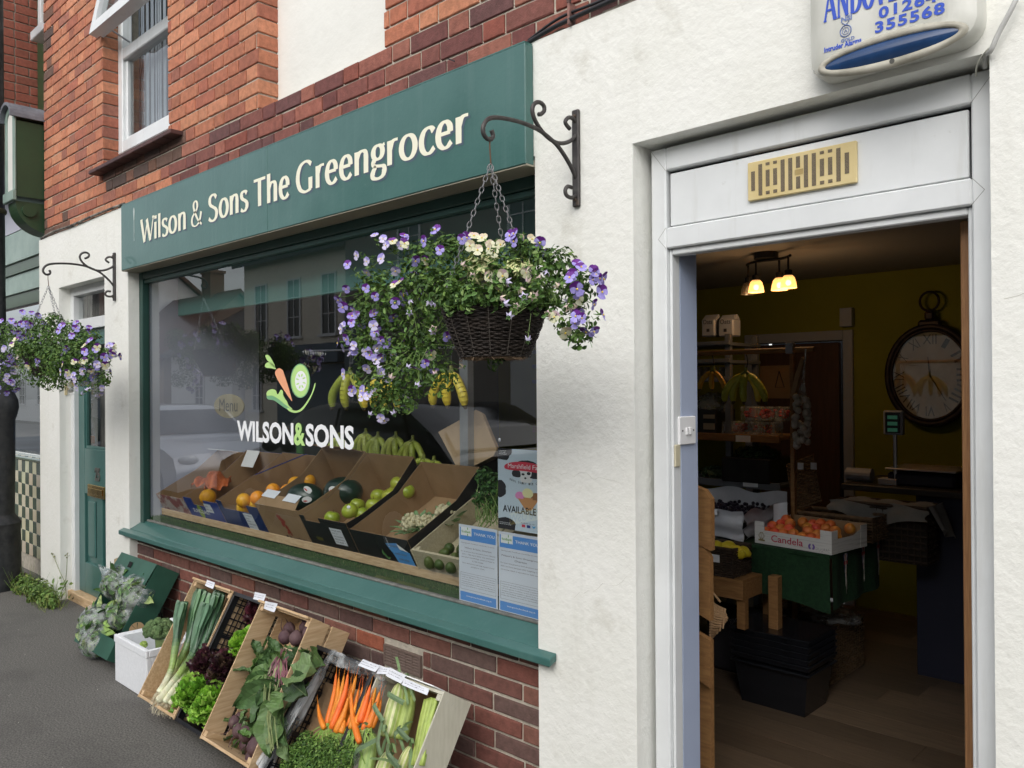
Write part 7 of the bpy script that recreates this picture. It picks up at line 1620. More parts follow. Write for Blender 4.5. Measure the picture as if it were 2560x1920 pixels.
B=MB()
for i,pth in enumerate(CR):
    for k in range(4):
        a_=wh_(FK,*pth[2],.14); q2=(pth[2][0]-60+jit(120),pth[2][1]+random.uniform(60,190)); b_=wh_(FK,*q2,.15); B.tint=random.choice([(.24,.36,.08),(.32,.42,.12),(.18,.30,.06)]); B.tube(smooth3([a_,a_.lerp(b_,.4)+FK.w*.012,b_],3),[.0034,.003,.0026,.0022,.002,.0017,.0014],5,cap=False)
sb2(B,'stalks',M_leaf,cg)
def sheet(B,P0,P1,P2,P3,nu,nv,amp,fr,seed):
    a,b_,c,d=[Vector(p) for p in (P0,P1,P2,P3)]; nn=(b_-a).cross(d-a).normalized()
    B.grid(lambda u,v:a.lerp(b_,u).lerp(d.lerp(c,u),v)+nn*amp*(mnoise.noise(Vector((u*fr,v*fr*.6,seed)))+.5*mnoise.noise(Vector((u*fr*3,v*fr*2,seed+4))))+(b_-a)*(.10*mnoise.noise(Vector((v*4,seed,u)))),nu,nv)
B=MB()
sheet(B,wh_(FK,720,750,.17),wh_(FK,640,950,.12),wh_(FK,250,1700,.10),wh_(FK,150,1650,.17),14,40,.03,3,1)
sheet(B,wh_(FK,700,750,.17),wh_(FK,640,880,.16),wh_(FK,180,1690,.17),wh_(FK,120,1620,.18),12,40,.022,3.5,2)
sheet(B,wh_(FK,700,750,.175),wh_(FK,1100,930,.175),wh_(FK,1110,1010,.11),wh_(FK,680,860,.12),34,10,.022,4,3)
sheet(B,wh_(FK,690,740,.18),wh_(FK,930,850,.18),wh_(FK,920,940,.15),wh_(FK,660,840,.16),24,8,.02,4,5)
sheet(B,wh_(FK,1100,960,.16),wh_(FK,1130,980,.10),wh_(FK,920,1700,.10),wh_(FK,860,1660,.16),8,30,.03,7,4)
tag(B.build('plastic_liner',M_film3,smooth=True),'crumpled clear plastic bag lining the black carrot crate','plastic bag')
B=MB(); sheet(B,wh_(FK,640,1000,.03),wh_(FK,1080,1100,.03),wh_(FK,900,1650,.03),wh_(FK,400,1500,.03),10,10,.02,4,9); tag(B.build('cardboard_insert',M_card),'brown card insert under the carrots','card')
tag_label(kc,'price_card',[wh_(FK,945,822,.18),wh_(FK,1078,872,.18),wh_(FK,1045,922,.172),wh_(FK,912,870,.172)])
# white sided crate of sweetcorn and celery
FX=FC(-2.545,R(58),1.765)
xc=crate('vegetable_crate','white sided wooden crate of sweetcorn and celery, nearest the doorway',FX,.365,.52,.15,mat('white_washed_wood',(.56,.54,.44),(.50,.48,.38),scale=6,rough=.6,stretch=(14,14,2),stain=((.35,.3,.22),8,.3,.64)),slats=1,group='wooden crates leaning on the wall')
B=MB(); B.T=FX.mat(); B.box(.003,.362,.005,.515,.006,.009); sb2(B,'cardboard_lining',M_card,xc)
B=MB(); B.T=FX.mat(); B.box(.0,.32,.522,.527,.10,.165,.001); sb2(B,'white_end_strip',M_white,xc)
tag_label(xc,'price_card',[wh_(FX,1150,885,.178),wh_(FX,1275,945,.178),wh_(FX,1245,1010,.168),wh_(FX,1125,950,.168)])
for (a_,b_) in (((1065,880),(1150,890)),((1260,965),(1455,1050))):
    tag_label(xc,'blank_card',[wh_(FX,*a_,.174),wh_(FX,*b_,.174),wh_(FX,b_[0]-12,b_[1]+50,.168),wh_(FX,a_[0]-12,a_[1]+55,.168)])
for k in range(4):
    B=MB(); p=FX.P(.3675,.50,.03+.028*k); B.tube([p,p+FX.v*-.016+FX.w*.008],.0008,4); sb2(B,'staple',mat('steel'),xc)
CN=[(.52,.54,.25),(.36,.42,.13),(.60,.60,.33),(.30,.38,.10)]
M_husk=mat('corn_husk',attr='tint',scale=60,rough=.5,stretch=(1,1,.15))
def corn(l,path,w_,r,pal=CN,kind='sweetcorn'):
    P=smooth3([wh_(FX,x,y,w_) for x,y in path],6); n=len(P); t=thing(kind,l,kind,tuple(P[-1]),group='sweetcorn cobs in the white sided crate')
    B=MB(); m_=20; rings=[]
    for i in range(n):
        f_=i/(n-1); rr=r*(.14+.86*math.sin(PI*(.05+.66*f_))**.85) if f_<.97 else r*.7; d=(P[min(i+1,n-1)]-P[max(i-1,0)]).normalized(); a_=d.orthogonal().normalized(); a_=(FX.u-d*FX.u.dot(d)).normalized(); b_=d.cross(a_)
        rings.append([B.addv(P[i]+(a_*math.cos(2*PI*j/m_)+b_*math.sin(2*PI*j/m_))*rr*(1+.05*(j%2)+.02*math.sin(i*.7+j))) for j in range(m_)])
    for j in range(m_):
        c=vary(pal[(j*7)%len(pal)],.10)
        for i in range(n-1): B.tint=c; B.face((rings[i][j],rings[i][(j+1)%m_],rings[i+1][(j+1)%m_],rings[i+1][j]))
    B.face(rings[0][::-1]); B.face(rings[-1]); sb2(B,'husk',M_husk,t,smooth=True)
    B=MB()
    for k in range(6):
        a_=P[0 if k%2 else -1]; d=Vector((jit(1),jit(.5)-.3,jit(1))).normalized(); B.tint=vary((.16,.24,.10),.2); q_=a_+d*.05+Vector((0,0,.01)); e=a_+d*random.uniform(.08,.15)+Vector((0,0,-.04))
        pp=smooth3([a_,q_,e],4); s_=d.orthogonal().normalized()*.006
        for i in range(len(pp)-1): B.poly([pp[i]-s_,pp[i]+s_,pp[i+1]+s_*.8,pp[i+1]-s_*.8])
    sb2(B,'husk_leaves',M_leaf,t)
corn('large pale sweetcorn cob at the top left of the crate',[(1232,1010),(1200,1150),(1130,1420)],.12,.033)
corn('green sweetcorn cob next to the large pale one',[(1312,1045),(1290,1200),(1230,1440)],.10,.028,[(.28,.36,.08),(.34,.42,.12),(.24,.32,.07)])
corn('green sweetcorn cob at the lower left of the crate',[(1020,1395),(1000,1520),(960,1720)],.12,.030,[(.24,.34,.09),(.30,.40,.14),(.20,.30,.08)])
corn('pale sweetcorn cob at the bottom centre of the crate',[(1155,1530),(1120,1620),(1080,1740)],.12,.028)
corn('small yellow green cob below the celery',[(1310,1495),(1275,1580),(1230,1700)],.11,.022)
ce=thing('celery','ribbed pale green celery standing along the white crate side','celery',tuple(wh_(FX,1430,1300,.12)))
for k in range(7):
    B=MB(); o=(k-3)*14; c=vary((.34,.44,.10),.1); B.tint=c; P=smooth3([wh_(FX,1475+o,1120+abs(o)*.3,.12+.012*(k%2)),wh_(FX,1425+o*.9,1330,.12+.012*(k%2)),wh_(FX,1365+o*.8,1640,.12+.01*(k%2))],5); B.tube(P,.0105,9,sq=.6); sb2(B,'stick',M_husk,ce,smooth=True)
B=MB()
for (x0,y0,x1,y1) in ((1060,1150,1100,1300),(1090,1300,1080,1560),(880,1560,1050,1440),(1200,1480,1290,1350),(1230,1350,1300,1450),(1150,1080,1260,1160),(1130,1480,1210,1620),(1180,1560,1220,1659)):
    a_,b_=wh_(FX,x0,y0,.16),wh_(FX,x1,y1,.17); pp=smooth3([a_,a_.lerp(b_,.5)+FX.w*.03+Vector((jit(.02),0,jit(.02))),b_],5); s_=(b_-a_).cross(FX.w).normalized()*.009; c=vary((.12,.18,.09),.2)
    for i in range(len(pp)-1): B.tint=c; B.poly([pp[i]-s_,pp[i]+FX.w*.004,pp[i+1]+FX.w*.004,pp[i+1]-s_]); B.poly([pp[i]+FX.w*.004,pp[i]+s_,pp[i+1]+s_,pp[i+1]+FX.w*.004])
tag(B.build('loose_husk_leaves',M_leaf),'loose curling green husk leaves lying over the sweetcorn','leaves')
# weeds by the door and litter on the pavement
wd=thing('weeds','clump of green weeds growing at the foot of the lamp post and pillar','weeds',(-7.0,2.0,G))
B=MB(); gcs=[]
for x,y,r in ((95,1470,.14),(60,1480,.12),(120,1490,.10),(30,1500,.10),(130,1450,.06)): p=at(x,y,Y=1.98); gcs.append((Vector((p.x,p.y,G+r*.5)),(r,r*.7,r*.75)))
leafcloud(B,gcs,230,.035,[(.09,.16,.03),(.13,.22,.05),(.06,.11,.025),(.20,.26,.07)],.5)
for k in range(160):
    p=gcs[k%5][0]+Vector((jit(.14),jit(.08),-.06)); e=p+Vector((jit(.10),jit(.08),random.uniform(.06,.22))); B.tint=random.choice([(.16,.26,.05),(.10,.18,.04),(.26,.30,.08)]); B.tube([p,p.lerp(e,.6)+Vector((jit(.02),0,0)),e],[.0016,.0012,.0006],3,cap=False)
sb2(B,'foliage',M_leaf,wd)
wd2=thing('weed_stems','two tall thin weed stems with seed heads beside the green door','weed',(-6.85,2.06,G))
B=MB()
W0=at(166,1503,Y=2.08)
for pth in (((166,1500),(163,1460),(150,1430),(138,1400),(132,1388)),((166,1500),(164,1460),(167,1420),(168,1388))):
    P=smooth3([at(x,y,Y=2.08) for x,y in pth],4); B.tint=(.20,.22,.08); B.tube(P,.0022,5)
    for _ in range(7): leaf(B,P[-1]+Vector((jit(.02),jit(.01),jit(.015))),Vector((jit(1),-1,jit(1))).normalized(),.02,(.16,.17,.07),0,.25)
for k in range(20): leaf(B,W0+Vector((jit(.12),jit(.04)-.02,random.uniform(0,.16))),Vector((jit(.6),-1,.5)).normalized(),.05,random.choice([(.09,.16,.03),(.14,.2,.05)]),0,.22)
sb2(B,'stems_and_leaves',M_leaf,wd2)
B=MB(); rnd=random.Random(8)
for k in range(90):
    x=rnd.uniform(-7.2,-2.6); y=rnd.uniform(.2,1.7); a_=rnd.uniform(0,3); L=rnd.uniform(.003,.011); B.poly([(x,y,G+.002),(x+L*math.cos(a_),y+L*math.sin(a_),G+.003),(x+L*math.cos(a_)-.002,y+L*math.sin(a_)+.002,G+.004),(x-.001,y+.002,G+.003)])
tag(B.build('pavement_litter',mat('litter_pale',(.5,.47,.40),rough=.8)),'scattered tiny pale scraps and husks on the pavement',None,None,'stuff')
B=MB(); rnd=random.Random(9)
for k in range(60): x=rnd.uniform(-9,-6.9); y=2.05+rnd.uniform(-.1,.15); B.ball((x,y,G+.003),rnd.uniform(.004,.02),5,4)
tag(B.build('gutter_dirt',mat('dirt',(.08,.06,.045),rough=.95)),'dirt and grit gathered at the foot of the wall',None,None,'stuff')
# ================================================================ goods and furniture inside the shop
ia=lambda x,y:(1640+x/3.072,560+y/3.072); ib=lambda x,y:(1640+x/3.072,1000+y/3.072); if_=lambda x,y:(1640+x*.3617,1380+y*.3617)
def bx_(name,label,cat,X0,X1,Y0,Y1,Z0,Z1,m_,group=None,ch=.003): B=MB(); B.box(X0,X1,Y0,Y1,Z0,Z1,ch); return tag(B.build(name,m_),label,cat,group)
FZ=-.055
# clock
ck=thing('wall_clock','big oval pocket watch style clock with dark rim on the mustard wall','clock',(0,0,0)); cc_=at(2323,938,Y=5.72); ck.location=cc_
rx,rz=.262,.318
def orr(B,cx,cz,rx0,rz0,y,r,n=56): B.tube([(cx+rx0*math.cos(2*PI*i/n),y,cz+rz0*math.sin(2*PI*i/n)) for i in range(n+1)],r,8,cap=False)
M_rim=mat('dark_clock_rim',(.02,.015,.022),(.05,.035,.03),scale=20,rough=.5,metal=.4)
B=MB(); orr(B,cc_.x,cc_.z,rx,rz,5.73,.022); orr(B,cc_.x,cc_.z,rx-.025,rz-.025,5.72,.010); sb2(B,'rim',M_rim,ck,smooth=True)
B=MB(); B.prism([(cc_.x+rx*math.cos(2*PI*i/48),cc_.z+rz*math.sin(2*PI*i/48)) for i in range(48)],(5.735,5.78)); sb2(B,'dial',mat('clock_dial',(.55,.53,.46),(.40,.36,.29),scale=8,rough=.7,stain=((.3,.24,.16),5,.4,.58)),ck)
B=MB()
for i,s_ in enumerate(('XII','I','II','III','IIII','V','VI','VII','VIII','IX','X','XI')):
    a_=R(90-30*i); p=(cc_.x+.19*math.cos(a_),cc_.z+.235*math.sin(a_)); T_=MB(); Fm=frame((p[0],5.7335,p[1]),(math.cos(a_-PI/2),0,math.sin(a_-PI/2)),(math.cos(a_),0,math.sin(a_)),(0,-1,0)); w_=.014*len(s_)
    fit_text(B,s_,-w_,w_,-.032,.064,0,bold=.0,axes=Fm)
sb2(B,'numerals',M_ink,ck)
for nm,a_,L in (('minute_hand',R(-60),.19),('hour_hand',R(95),.12)):
    B=MB(); B.tube([(cc_.x,5.728,cc_.z),(cc_.x+L*math.cos(a_),5.728,cc_.z+L*math.sin(a_))],[.006,.002],5); sb2(B,nm,M_ink,ck)
B=MB(); B.poly([(cc_.x+(rx-.02)*math.cos(2*PI*i/48),5.722,cc_.z+(rz-.02)*math.sin(2*PI*i/48)) for i in range(48)]); sb2(B,'glass',glass_mat('clock_glass',F0=.16),ck)
B=MB(); B.box(cc_.x-.07,cc_.x+.07,5.715,5.76,cc_.z+rz-.01,cc_.z+rz+.045,.015); B.box(cc_.x-.03,cc_.x+.03,5.72,5.755,cc_.z+rz+.04,cc_.z+rz+.10,.012); orr(B,cc_.x,cc_.z+rz+.165,.058,.062,5.735,.008,28); sb2(B,'crown_and_ring',M_rim,ck)
p=at(*ia(1418,790),Y=5.76); bx_('wall_sensor','small white sensor box on the mustard wall above the inner door','sensor',p.x,p.x+.085,5.74,5.79,p.z,p.z+.13,M_dwh)
# counter with scale
cL=at(*ib(1420,640),Y=4.6); 
ct=thing('shop_counter','dark blue black shop counter below the clock','counter',(-1.2,4.9,FZ)); M_navy=mat('navy_panel',(.012,.016,.035),(.018,.02,.04),scale=3,rough=.6)
B=MB(); B.box(cL.x,-.5,4.6,5.2,cL.z-.035,cL.z,.004); sb2(B,'worktop',mat('dark_top',(.03,.025,.022),rough=.5),ct); B=MB(); B.box(cL.x+.38,-.52,4.65,5.18,FZ,cL.z-.036,.003); sb2(B,'front_panel',M_navy,ct)
sc=thing('weighing_scale','weighing scale with a tall pole and three line display on the counter','scale',(-1.35,4.8,cL.z))
a_=at(2209,1026,Y=4.7); b_=at(2258,1088,Y=4.7); B=MB(); B.box(a_.x,b_.x,4.69,4.73,b_.z,a_.z,.006); sb2(B,'display_housing',M_dwh,sc)
B=MB(); B.box(a_.x+.012,b_.x-.012,4.686,4.6895,b_.z+.012,a_.z-.01,.001); sb2(B,'screen',mat('scale_screen',(.01,.012,.02),rough=.2),sc)
B=MB(); hh=(a_.z-b_.z-.03)/3
for k in range(3): B.box(a_.x+.025,b_.x-.025,4.684,4.6855,b_.z+.018+hh*k,b_.z+.010+hh*(k+.8))
sb2(B,'green_digits_line',mat('lcd_green',(.03,.10,.07),emit=(.04,.16,.10),estr=.15),sc)
B=MB(); xm=(a_.x+b_.x)/2+.005; B.tube([(xm,4.71,cL.z+.02),(xm,4.71,b_.z+.0)],.011,8); sb2(B,'pole',mat('steel'),sc)
B=MB(); p=at(*ib(1850,600),Y=4.85); B.box(p.x,p.x+.34,4.7,5.0,cL.z+.001,cL.z+.07,.01); sb2(B,'scale_body',M_navy,sc); B=MB(); B.box(p.x-.01,p.x+.35,4.69,5.01,cL.z+.085,cL.z+.095,.002); sb2(B,'weighing_tray',mat('steel'),sc)
p=at(*ib(1470,600),Y=4.75); B=MB(); B.tube([(p.x,4.75,cL.z+.04),(p.x+.14,4.75,cL.z+.04)],.038,16); tag(B.build('paper_roll',M_dwh),'white roll of bags lying at the left end of the counter','roll')
p=at(*ib(1712,600),Y=4.7); bx_('card_reader','small pale card reader on the counter left of the scale pole','card reader',p.x,p.x+.10,4.68,4.76,cL.z+.001,cL.z+.035,M_dwh)
# shelving against the left
YS=4.6
sh_=thing('shelf_unit','dark metal shelf unit with a wooden shelf and a grey shelf of produce','shelves',(-2.9,YS+.2,FZ))
M_gm=mat('grey_metal',(.16,.17,.19),(.12,.13,.15),scale=5,rough=.45,metal=.3); M_mw=mat('shelf_wood',srgb(150,112,70),srgb(128,92,56),scale=7,rough=.6,stretch=(2,14,14))
def shelf(nm,l,r_,h,m_,dep=.42,x0=-4.2):
    p=at(*l,Y=YS); q=at(*r_,Y=YS); B=MB(); B.box(x0,q.x,YS,YS+.02,q.z,q.z+h,.002); B.box(x0,q.x,YS+.0205,YS+dep,q.z+h-.03,q.z+h-.01,.001); sb2(B,nm,m_,sh_); return q.x,q.z+h-.01
wx_,wz_=shelf('wooden_shelf',ib(330,310),ib(945,333),.045,M_mw)
gx_,gz_=shelf('grey_shelf',ib(340,650),ib(950,702),.045,M_gm)
for (l,r_) in ((ia(320,930),ia(560,925)),(ia(320,1070),ia(560,1062)),(ia(320,1210),ia(560,1205))): shelf('upper_shelf',l,r_,.025,M_gm)
for xx in (at(*ia(560,900),Y=YS+.05).x,): 
    B=MB(); B.box(xx-.02,xx+.02,YS+.03,YS+.06,FZ,at(*ia(560,840),Y=YS).z,.002); B.box(xx-.02,xx+.02,YS+.38,YS+.41,FZ,at(*ia(560,840),Y=YS).z,.002); sb2(B,'upright',M_gm,sh_)
for nm,(x,y),px in (('price_card',ib(612,270),ib(725,325)),('price_card',ib(668,618),ib(782,672))):
    p=at(x,y,Y=YS-.003); q=at(*px,Y=YS-.003); B=MB(); B.box(p.x,q.x,YS-.004,YS-.002,q.z,p.z); sb2(B,nm,M_paper,sh_)
# wooden post and banana rail
YR_=4.15
rl=thing('banana_rail','wooden stand with a horizontal pole for hanging bananas','stand',(-2.2,YR_,FZ))
p=at(*ia(320,1003),Y=YR_); q=at(*ia(1215,962),Y=YR_); B=MB(); B.tube([(p.x-.9,YR_,q.z),(q.x,YR_,q.z)],.014,12); sb2(B,'pole',M_mw,rl)
p=at(*ia(1012,930),Y=YR_); q=at(*ib(1055,860),Y=YR_); B=MB(); B.box(p.x,q.x,YR_+.016,YR_+.046,FZ,p.z+.01,.003); sb2(B,'upright_post',M_mw,rl)
B=MB(); p2=at(*ia(1030,960),Y=YR_); B.box(p2.x-.02,p2.x+.02,YR_-.018,YR_+.0155,p2.z-.025,p2.z+.035,.004); sb2(B,'end_bracket',M_dwh,rl)
q=at(*ia(690,1130),Y=YR_); banana_bunch('inside_bananas','large green and yellow bunch of bananas hanging inside from the wooden pole',q,5,.20,.020,YB[:1]+GB,spread=.9,group='bananas hanging inside')
q=at(*ia(440,1120),Y=YR_); banana_bunch('inside_bananas','small orange yellow bunch hanging left of the large bunch inside',q,3,.13,.015,[(.62,.34,.03)],spread=.6,group='bananas hanging inside')
for (x0,y0,x1,y1,l) in ((690,985,690,1130,'loop hook holding the large bunch inside'),(430,1000,440,1120,'loop hook holding the small bunch inside')):
    cable('banana_hook',l,[at(*ia(x0,y0),Y=YR_),at(*ia(x0+14,(y0+y1)/2),Y=YR_),at(*ia(x1,y1),Y=YR_)],.003,M_ink); col.objects[-1]['category']='hook'
# garlic net and paper bags on the pole end
gn=at(*ib(1118,170),Y=YR_-.03); t=thing('garlic_net','long net of garlic bulbs hanging from the pole end','garlic',tuple(gn))
B=MB()
for k in range(46): a_=random.uniform(0,6.28); f_=k/46; B.ball(gn+Vector((.035*math.cos(a_)*(1-.5*abs(f_-.5)),.03*math.sin(a_),.13-.26*f_)),.020,8,6,lambda d:1+.06*math.sin(6*math.atan2(d.y,d.x)))
sb2(B,'bulbs',mat('garlic_skin',(.50,.47,.42),(.40,.37,.33),scale=30,rough=.7),t,smooth=True)
B=MB(); B.tube([at(*ia(1150,960),Y=YR_-.03),gn+Vector((.01,0,.20)),gn+Vector((0,0,.13))],[.004,.010,.03],8); sb2(B,'net_neck',M_film2,t)
B=MB(); P_=[at(*ia(x,y),Y=YR_-.02) for x,y in ((1115,1020),(1132,1040),(1060,1335),(1030,1320),(1070,1150))]; A=[B.addv(p) for p in P_]; C=[B.addv(p+Vector((0,.03,0))) for p in P_]; B.face(A); B.face(C[::-1])
for i in range(5): B.face((A[i],C[i],C[(i+1)%5],A[(i+1)%5]))
tag(B.build('folded_paper_bags',M_card),'folded brown bags hanging beside the garlic net','paper bags')
# things on the shelves
for i,(x0,x1) in enumerate(((360,480),(490,625))):
    p=at(*ia(x0,868),Y=YS+.1); q=at(*ia(x1,690),Y=YS+.1); t=thing('flour_bag',['pale printed paper bag at the left on the top shelf','pale printed paper bag at the right on the top shelf'][i],'bag',tuple(p),group='paper bags on the top shelf')
    B=MB(); B.box(p.x,p.x+(q.x-p.x)*.85,YS+.08,YS+.18,p.z,q.z-.03,.008); B.prism([(YS+.09,q.z-.03),(YS+.17,q.z-.03),(YS+.14,q.z),(YS+.13,q.z)],(p.x+.005,p.x+(q.x-p.x)*.84),ax='x'); sb2(B,'bag_body',M_dwh,t); B=MB(); fit_text(B,'Oats',p.x+.015,p.x+(q.x-p.x)*.7,p.z+.08,.03,YS+.0785); B.box(p.x+.04,p.x+.06,YS+.078,YS+.0795,p.z+.03,p.z+.05); sb2(B,'print',M_ink,t)
M_tub=mat('dark_tub',(.03,.03,.035),rough=.4); M_lidw=mat('dull_label',(.28,.26,.22),rough=.7)
for i,x in enumerate((330,385,440,500)):
    p=at(*ia(x,1200),Y=YS+.08); B=MB(); B.lathe([(.022,0),(.024,.005),(.024,.06),(.018,.07),(.018,.085)],12,(p.x,YS+.09,p.z)); tag(B.build('jar',M_lidw),['jar furthest left on the middle grey shelf','second jar from the left on the middle grey shelf','third jar from the left on the middle grey shelf','jar furthest right on the middle grey shelf'][i],'jar','jars on the grey shelf')
M_straw=mat('strawberry',(.45,.03,.03),(.35,.02,.02),scale=60,rough=.35,coat=.3); M_clear=plastic('punnet_plastic',(.9,.92,.92),.25)
for i,(x0,y0,x1,y1,l) in enumerate(((525,150,725,262,'punnet of strawberries at the left on the wooden shelf'),(735,150,935,268,'punnet of raspberries in the middle on the wooden shelf'),(668,52,790,150,'upper punnet of strawberries stacked at the left'),(800,52,925,160,'upper punnet of strawberries stacked in the middle'),(935,60,1005,200,'darker punnet at the right, behind the wooden post'))):
    p=at(*ib(x0,y1),Y=YS+.08); q=at(*ib(x1,y0),Y=YS+.08); t=thing('berry_punnet',l,'punnet',tuple(p),group='berry punnets on the wooden shelf'); z0=wz_+(.0 if y0>100 else q.z-p.z+.004)
    if y0<100: z0=wz_+.092
    h=.088; B=MB(); B.box(p.x,q.x,YS+.04,YS+.16,z0,z0+h,.006); sb2(B,'clear_punnet',M_clear,t)
    B=MB()
    for k in range(26): B.ball((random.uniform(p.x+.02,q.x-.02),YS+.05+random.random()*.09,z0+.02+random.random()*.045),.014 if i!=1 else .009,7,6,lambda d:1-.25*max(0,-d.z))
    sb2(B,'berries',M_straw,t)
for i,(x0,x1) in enumerate(((385,480),)):
    p=at(*ib(x0,245),Y=YS+.08); q=at(*ib(x1,120),Y=YS+.08); B=MB(); B.box(p.x-.05,q.x,YS+.05,YS+.3,wz_,wz_+.16,.004); B.mi=1; B.box(p.x,q.x-.01,YS+.045,YS+.0495,wz_+.03,wz_+.07); B.box(p.x,q.x-.01,YS+.045,YS+.0495,wz_+.10,wz_+.125); tag(B.build('dark_crate',[M_blackp,M_lidw]),'black crate with two pale labels on the wooden shelf','crate')
B=MB(); p=at(*ia(440,1400),Y=YS+.15); B.ball(p,(.13,.10,.09),20,14,lambda d:1+.2*mnoise.noise(Vector(d)*4)); tag(B.build('white_carrier_bags',M_film2,smooth=True),'bundle of clear white bags above the punnets','plastic bags')
B=MB(); p=at(*ib(520,600),Y=YS+.02); q=at(*ib(890,455),Y=YS+.02); B.box(p.x,q.x,YS-.01,YS+.36,gz_+.001,gz_+.15,.006); ch1=tag(B.build('herb_crate',M_blackp),'black plastic crate of herbs on the grey shelf','crate')
B=MB(); leafcloud(B,[(Vector(((p.x+q.x)/2,YS+.15,gz_+.17)),(.15,.12,.05))],500,.025,[(.05,.10,.04),(.08,.14,.06)],.5); tag(B.build('shelf_herbs',M_leaf),'leafy herbs standing in the black crate on the grey shelf','herbs')
B=MB(); p=at(*ib(440,560),Y=YS+.1); leafcloud(B,[(Vector((p.x,YS+.12,gz_+.04)),(.10,.10,.035))],500,.03,[(.05,.10,.04),(.10,.15,.08)],.5); tag(B.build('wrapped_salad',M_leaf),'bagged salad leaves at the left on the grey shelf','salad')
# radish tray low on the left
p=at(*ib(470,790),Y=4.5); B=MB(); B.box(p.x-.2,p.x+.12,4.38,4.58,p.z-.06,p.z-.01,.004); tag(B.build('blue_tray',mat('blue_tray',(.02,.04,.16),rough=.4)),'blue tray of radishes under the grey shelf','tray')
B=MB()
for k in range(26): B.tint=(.45,.04,.07); B.ball((p.x-.1+jit(.08),4.45+jit(.05),p.z+jit(.012)),.014,8,6)
B.tint=(.06,.12,.04); leafcloud(B,[(Vector((p.x+.04,4.5,p.z+.02)),(.10,.08,.03))],450,.025,[(.05,.12,.04)],.5); tag(B.build('radishes',M_leaf),'bunched red radishes with leaves in the blue tray','radishes')
# table under green grass cloth
TZ=.70
tb=thing('display_table','display table covered in dark green grass cloth with bunting','table',(-1.9,3.8,FZ))
M_gcl=mat('green_grass_cloth',(.006,.032,.012),(.012,.05,.018),scale=60,rough=.95,bump=.004,bscale=200)
B=MB()
for i in range(44):
    x0=-2.9+i*.03; x1=x0+.03; y=lambda x:3.80+.012*math.sin(x*21); B.poly([(x0,y(x0),TZ-.003),(x0,y(x0)+.01,.44+.02*math.sin(x0*9)),(x1,y(x1)+.01,.44+.02*math.sin(x1*9)),(x1,y(x1),TZ-.003)])
for i in range(18):
    y0=3.80+i*.035; x=lambda y:-1.58+.010*math.sin(y*25); B.poly([(x(y0),y0,TZ-.003),(x(y0+.035),y0+.035,TZ-.003),(x(y0+.035)+.005,y0+.035,.44),(x(y0)+.005,y0,.44)])
B.box(-2.9,-1.58,3.796,4.42,TZ-.02,TZ-.002); sb2(B,'grass_cloth',M_gcl,tb)
for x,y in ((-2.8,3.88),(-2.0,3.95),(-2.05,4.34),(-2.8,4.34)): B=MB(); B.box(x,x+.05,y,y+.05,FZ,TZ-.021,.003); sb2(B,'leg',M_mw,tb)
# apricot box with printed name
cx0,cy0=-1.985,3.845
F=Fr((cx0,cy0,TZ),0.0); F.u=Vector((.992,-.124,0)).normalized(); F.v=Vector((.124,.992,0)).normalized(); F.w=Vector((0,0,1))
M_wp=mat('whitewashed_print',(.62,.62,.60),(.42,.42,.41),scale=5,rough=.7,stretch=(1,1,26),lo=.5,hi=.72)
cb_=carton('apricot_box','white printed card box of apricots at the front of the green table',F,.415,.33,.068,M_wp,M_card,Hb=.11,Hs=.068)
B=MB(); B.T=F.mat()
for q in ((0,.055),(.36,.415)): B=MB(); B.T=F.mat(); B.box(q[0],q[1],-.0006,.004,.0,.11); sb2(B,'raised_corner',M_wp,cb_)
for q in ((0,.055),(.27,.33)): B=MB(); B.T=F.mat(); B.box(.4145,.4175,q[0],q[1],0,.1095); sb2(B,'raised_corner',M_wp,cb_)
B=MB()
B=MB(); B.T=F.mat(); ax2=Matrix(((1,0,0,0),(0,0,-1,-.0009),(0,1,0,0),(0,0,0,1))); fit_text(B,'Candela',.095,.27,.018,.034,0,bold=.01,axes=ax2@Matrix.Shear('XZ',4,(0,0))); sb2(B,'red_script',mat('candela_red',srgb(176,40,72),rough=.6),cb_)
B=MB(); B.T=F.mat()
for s_ in (-1,1):
    for k in (0,1): B.poly([(.315+s_*(.003+.014*math.cos(a_+.6-k*1.1)*.5+.008),-.0011-.0002*k,.030+.009*math.sin(a_)-.010*k) for a_ in [2*PI*i/10 for i in range(10)]])
sb2(B,'butterfly_print',mat('butterfly_violet',srgb(110,90,160),rough=.6),cb_)
B=MB(); B.T=F.mat()
for k in range(5): a_=R(30+30*k); B.tube([(.04+.018*math.cos(a_)*.3,-.001,.022),(.04+.022*math.cos(a_),-.001,.04),(.04+.006*math.cos(a_),-.001,.058)],.0012,4)
B.box(.022,.058,-.0012,-.0004,.014,.022); sb2(B,'crown_print',mat('crown_olive',srgb(130,115,70),rough=.6),cb_)
B=MB(); B.T=F.mat()
for k in range(22): a_=random.uniform(0,6); x,z=.37+jit(.035),.018+jit(.010); B.tube([(x,-.001,z),(x+.008*math.cos(a_),-.001,z+.008*math.sin(a_))],.0006,3)
sb2(B,'flower_print',M_inkg,cb_)
M_apr=mat('apricot_skin',(.75,.24,.05),(.62,.10,.04),scale=7,rough=.45,rand=.4)
rnd=random.Random(4); k=0
for r_ in range(4):
    for c_2 in range(8):
        if r_>0 and (c_2+r_)%5==4: continue
        p=F.P(.032+.050*c_2+(.0 if r_%2 else .010)+rnd.uniform(-.004,.004),.04+.064*r_,.052+.012*r_+rnd.uniform(0,.014)); o=fruit('apricot','apricot in the loose layers filling the white printed box',p,.027,M_apr,'apricot','apricots in the white printed box',lambda d:1-.05*abs(d.x)**8*0); k+=1
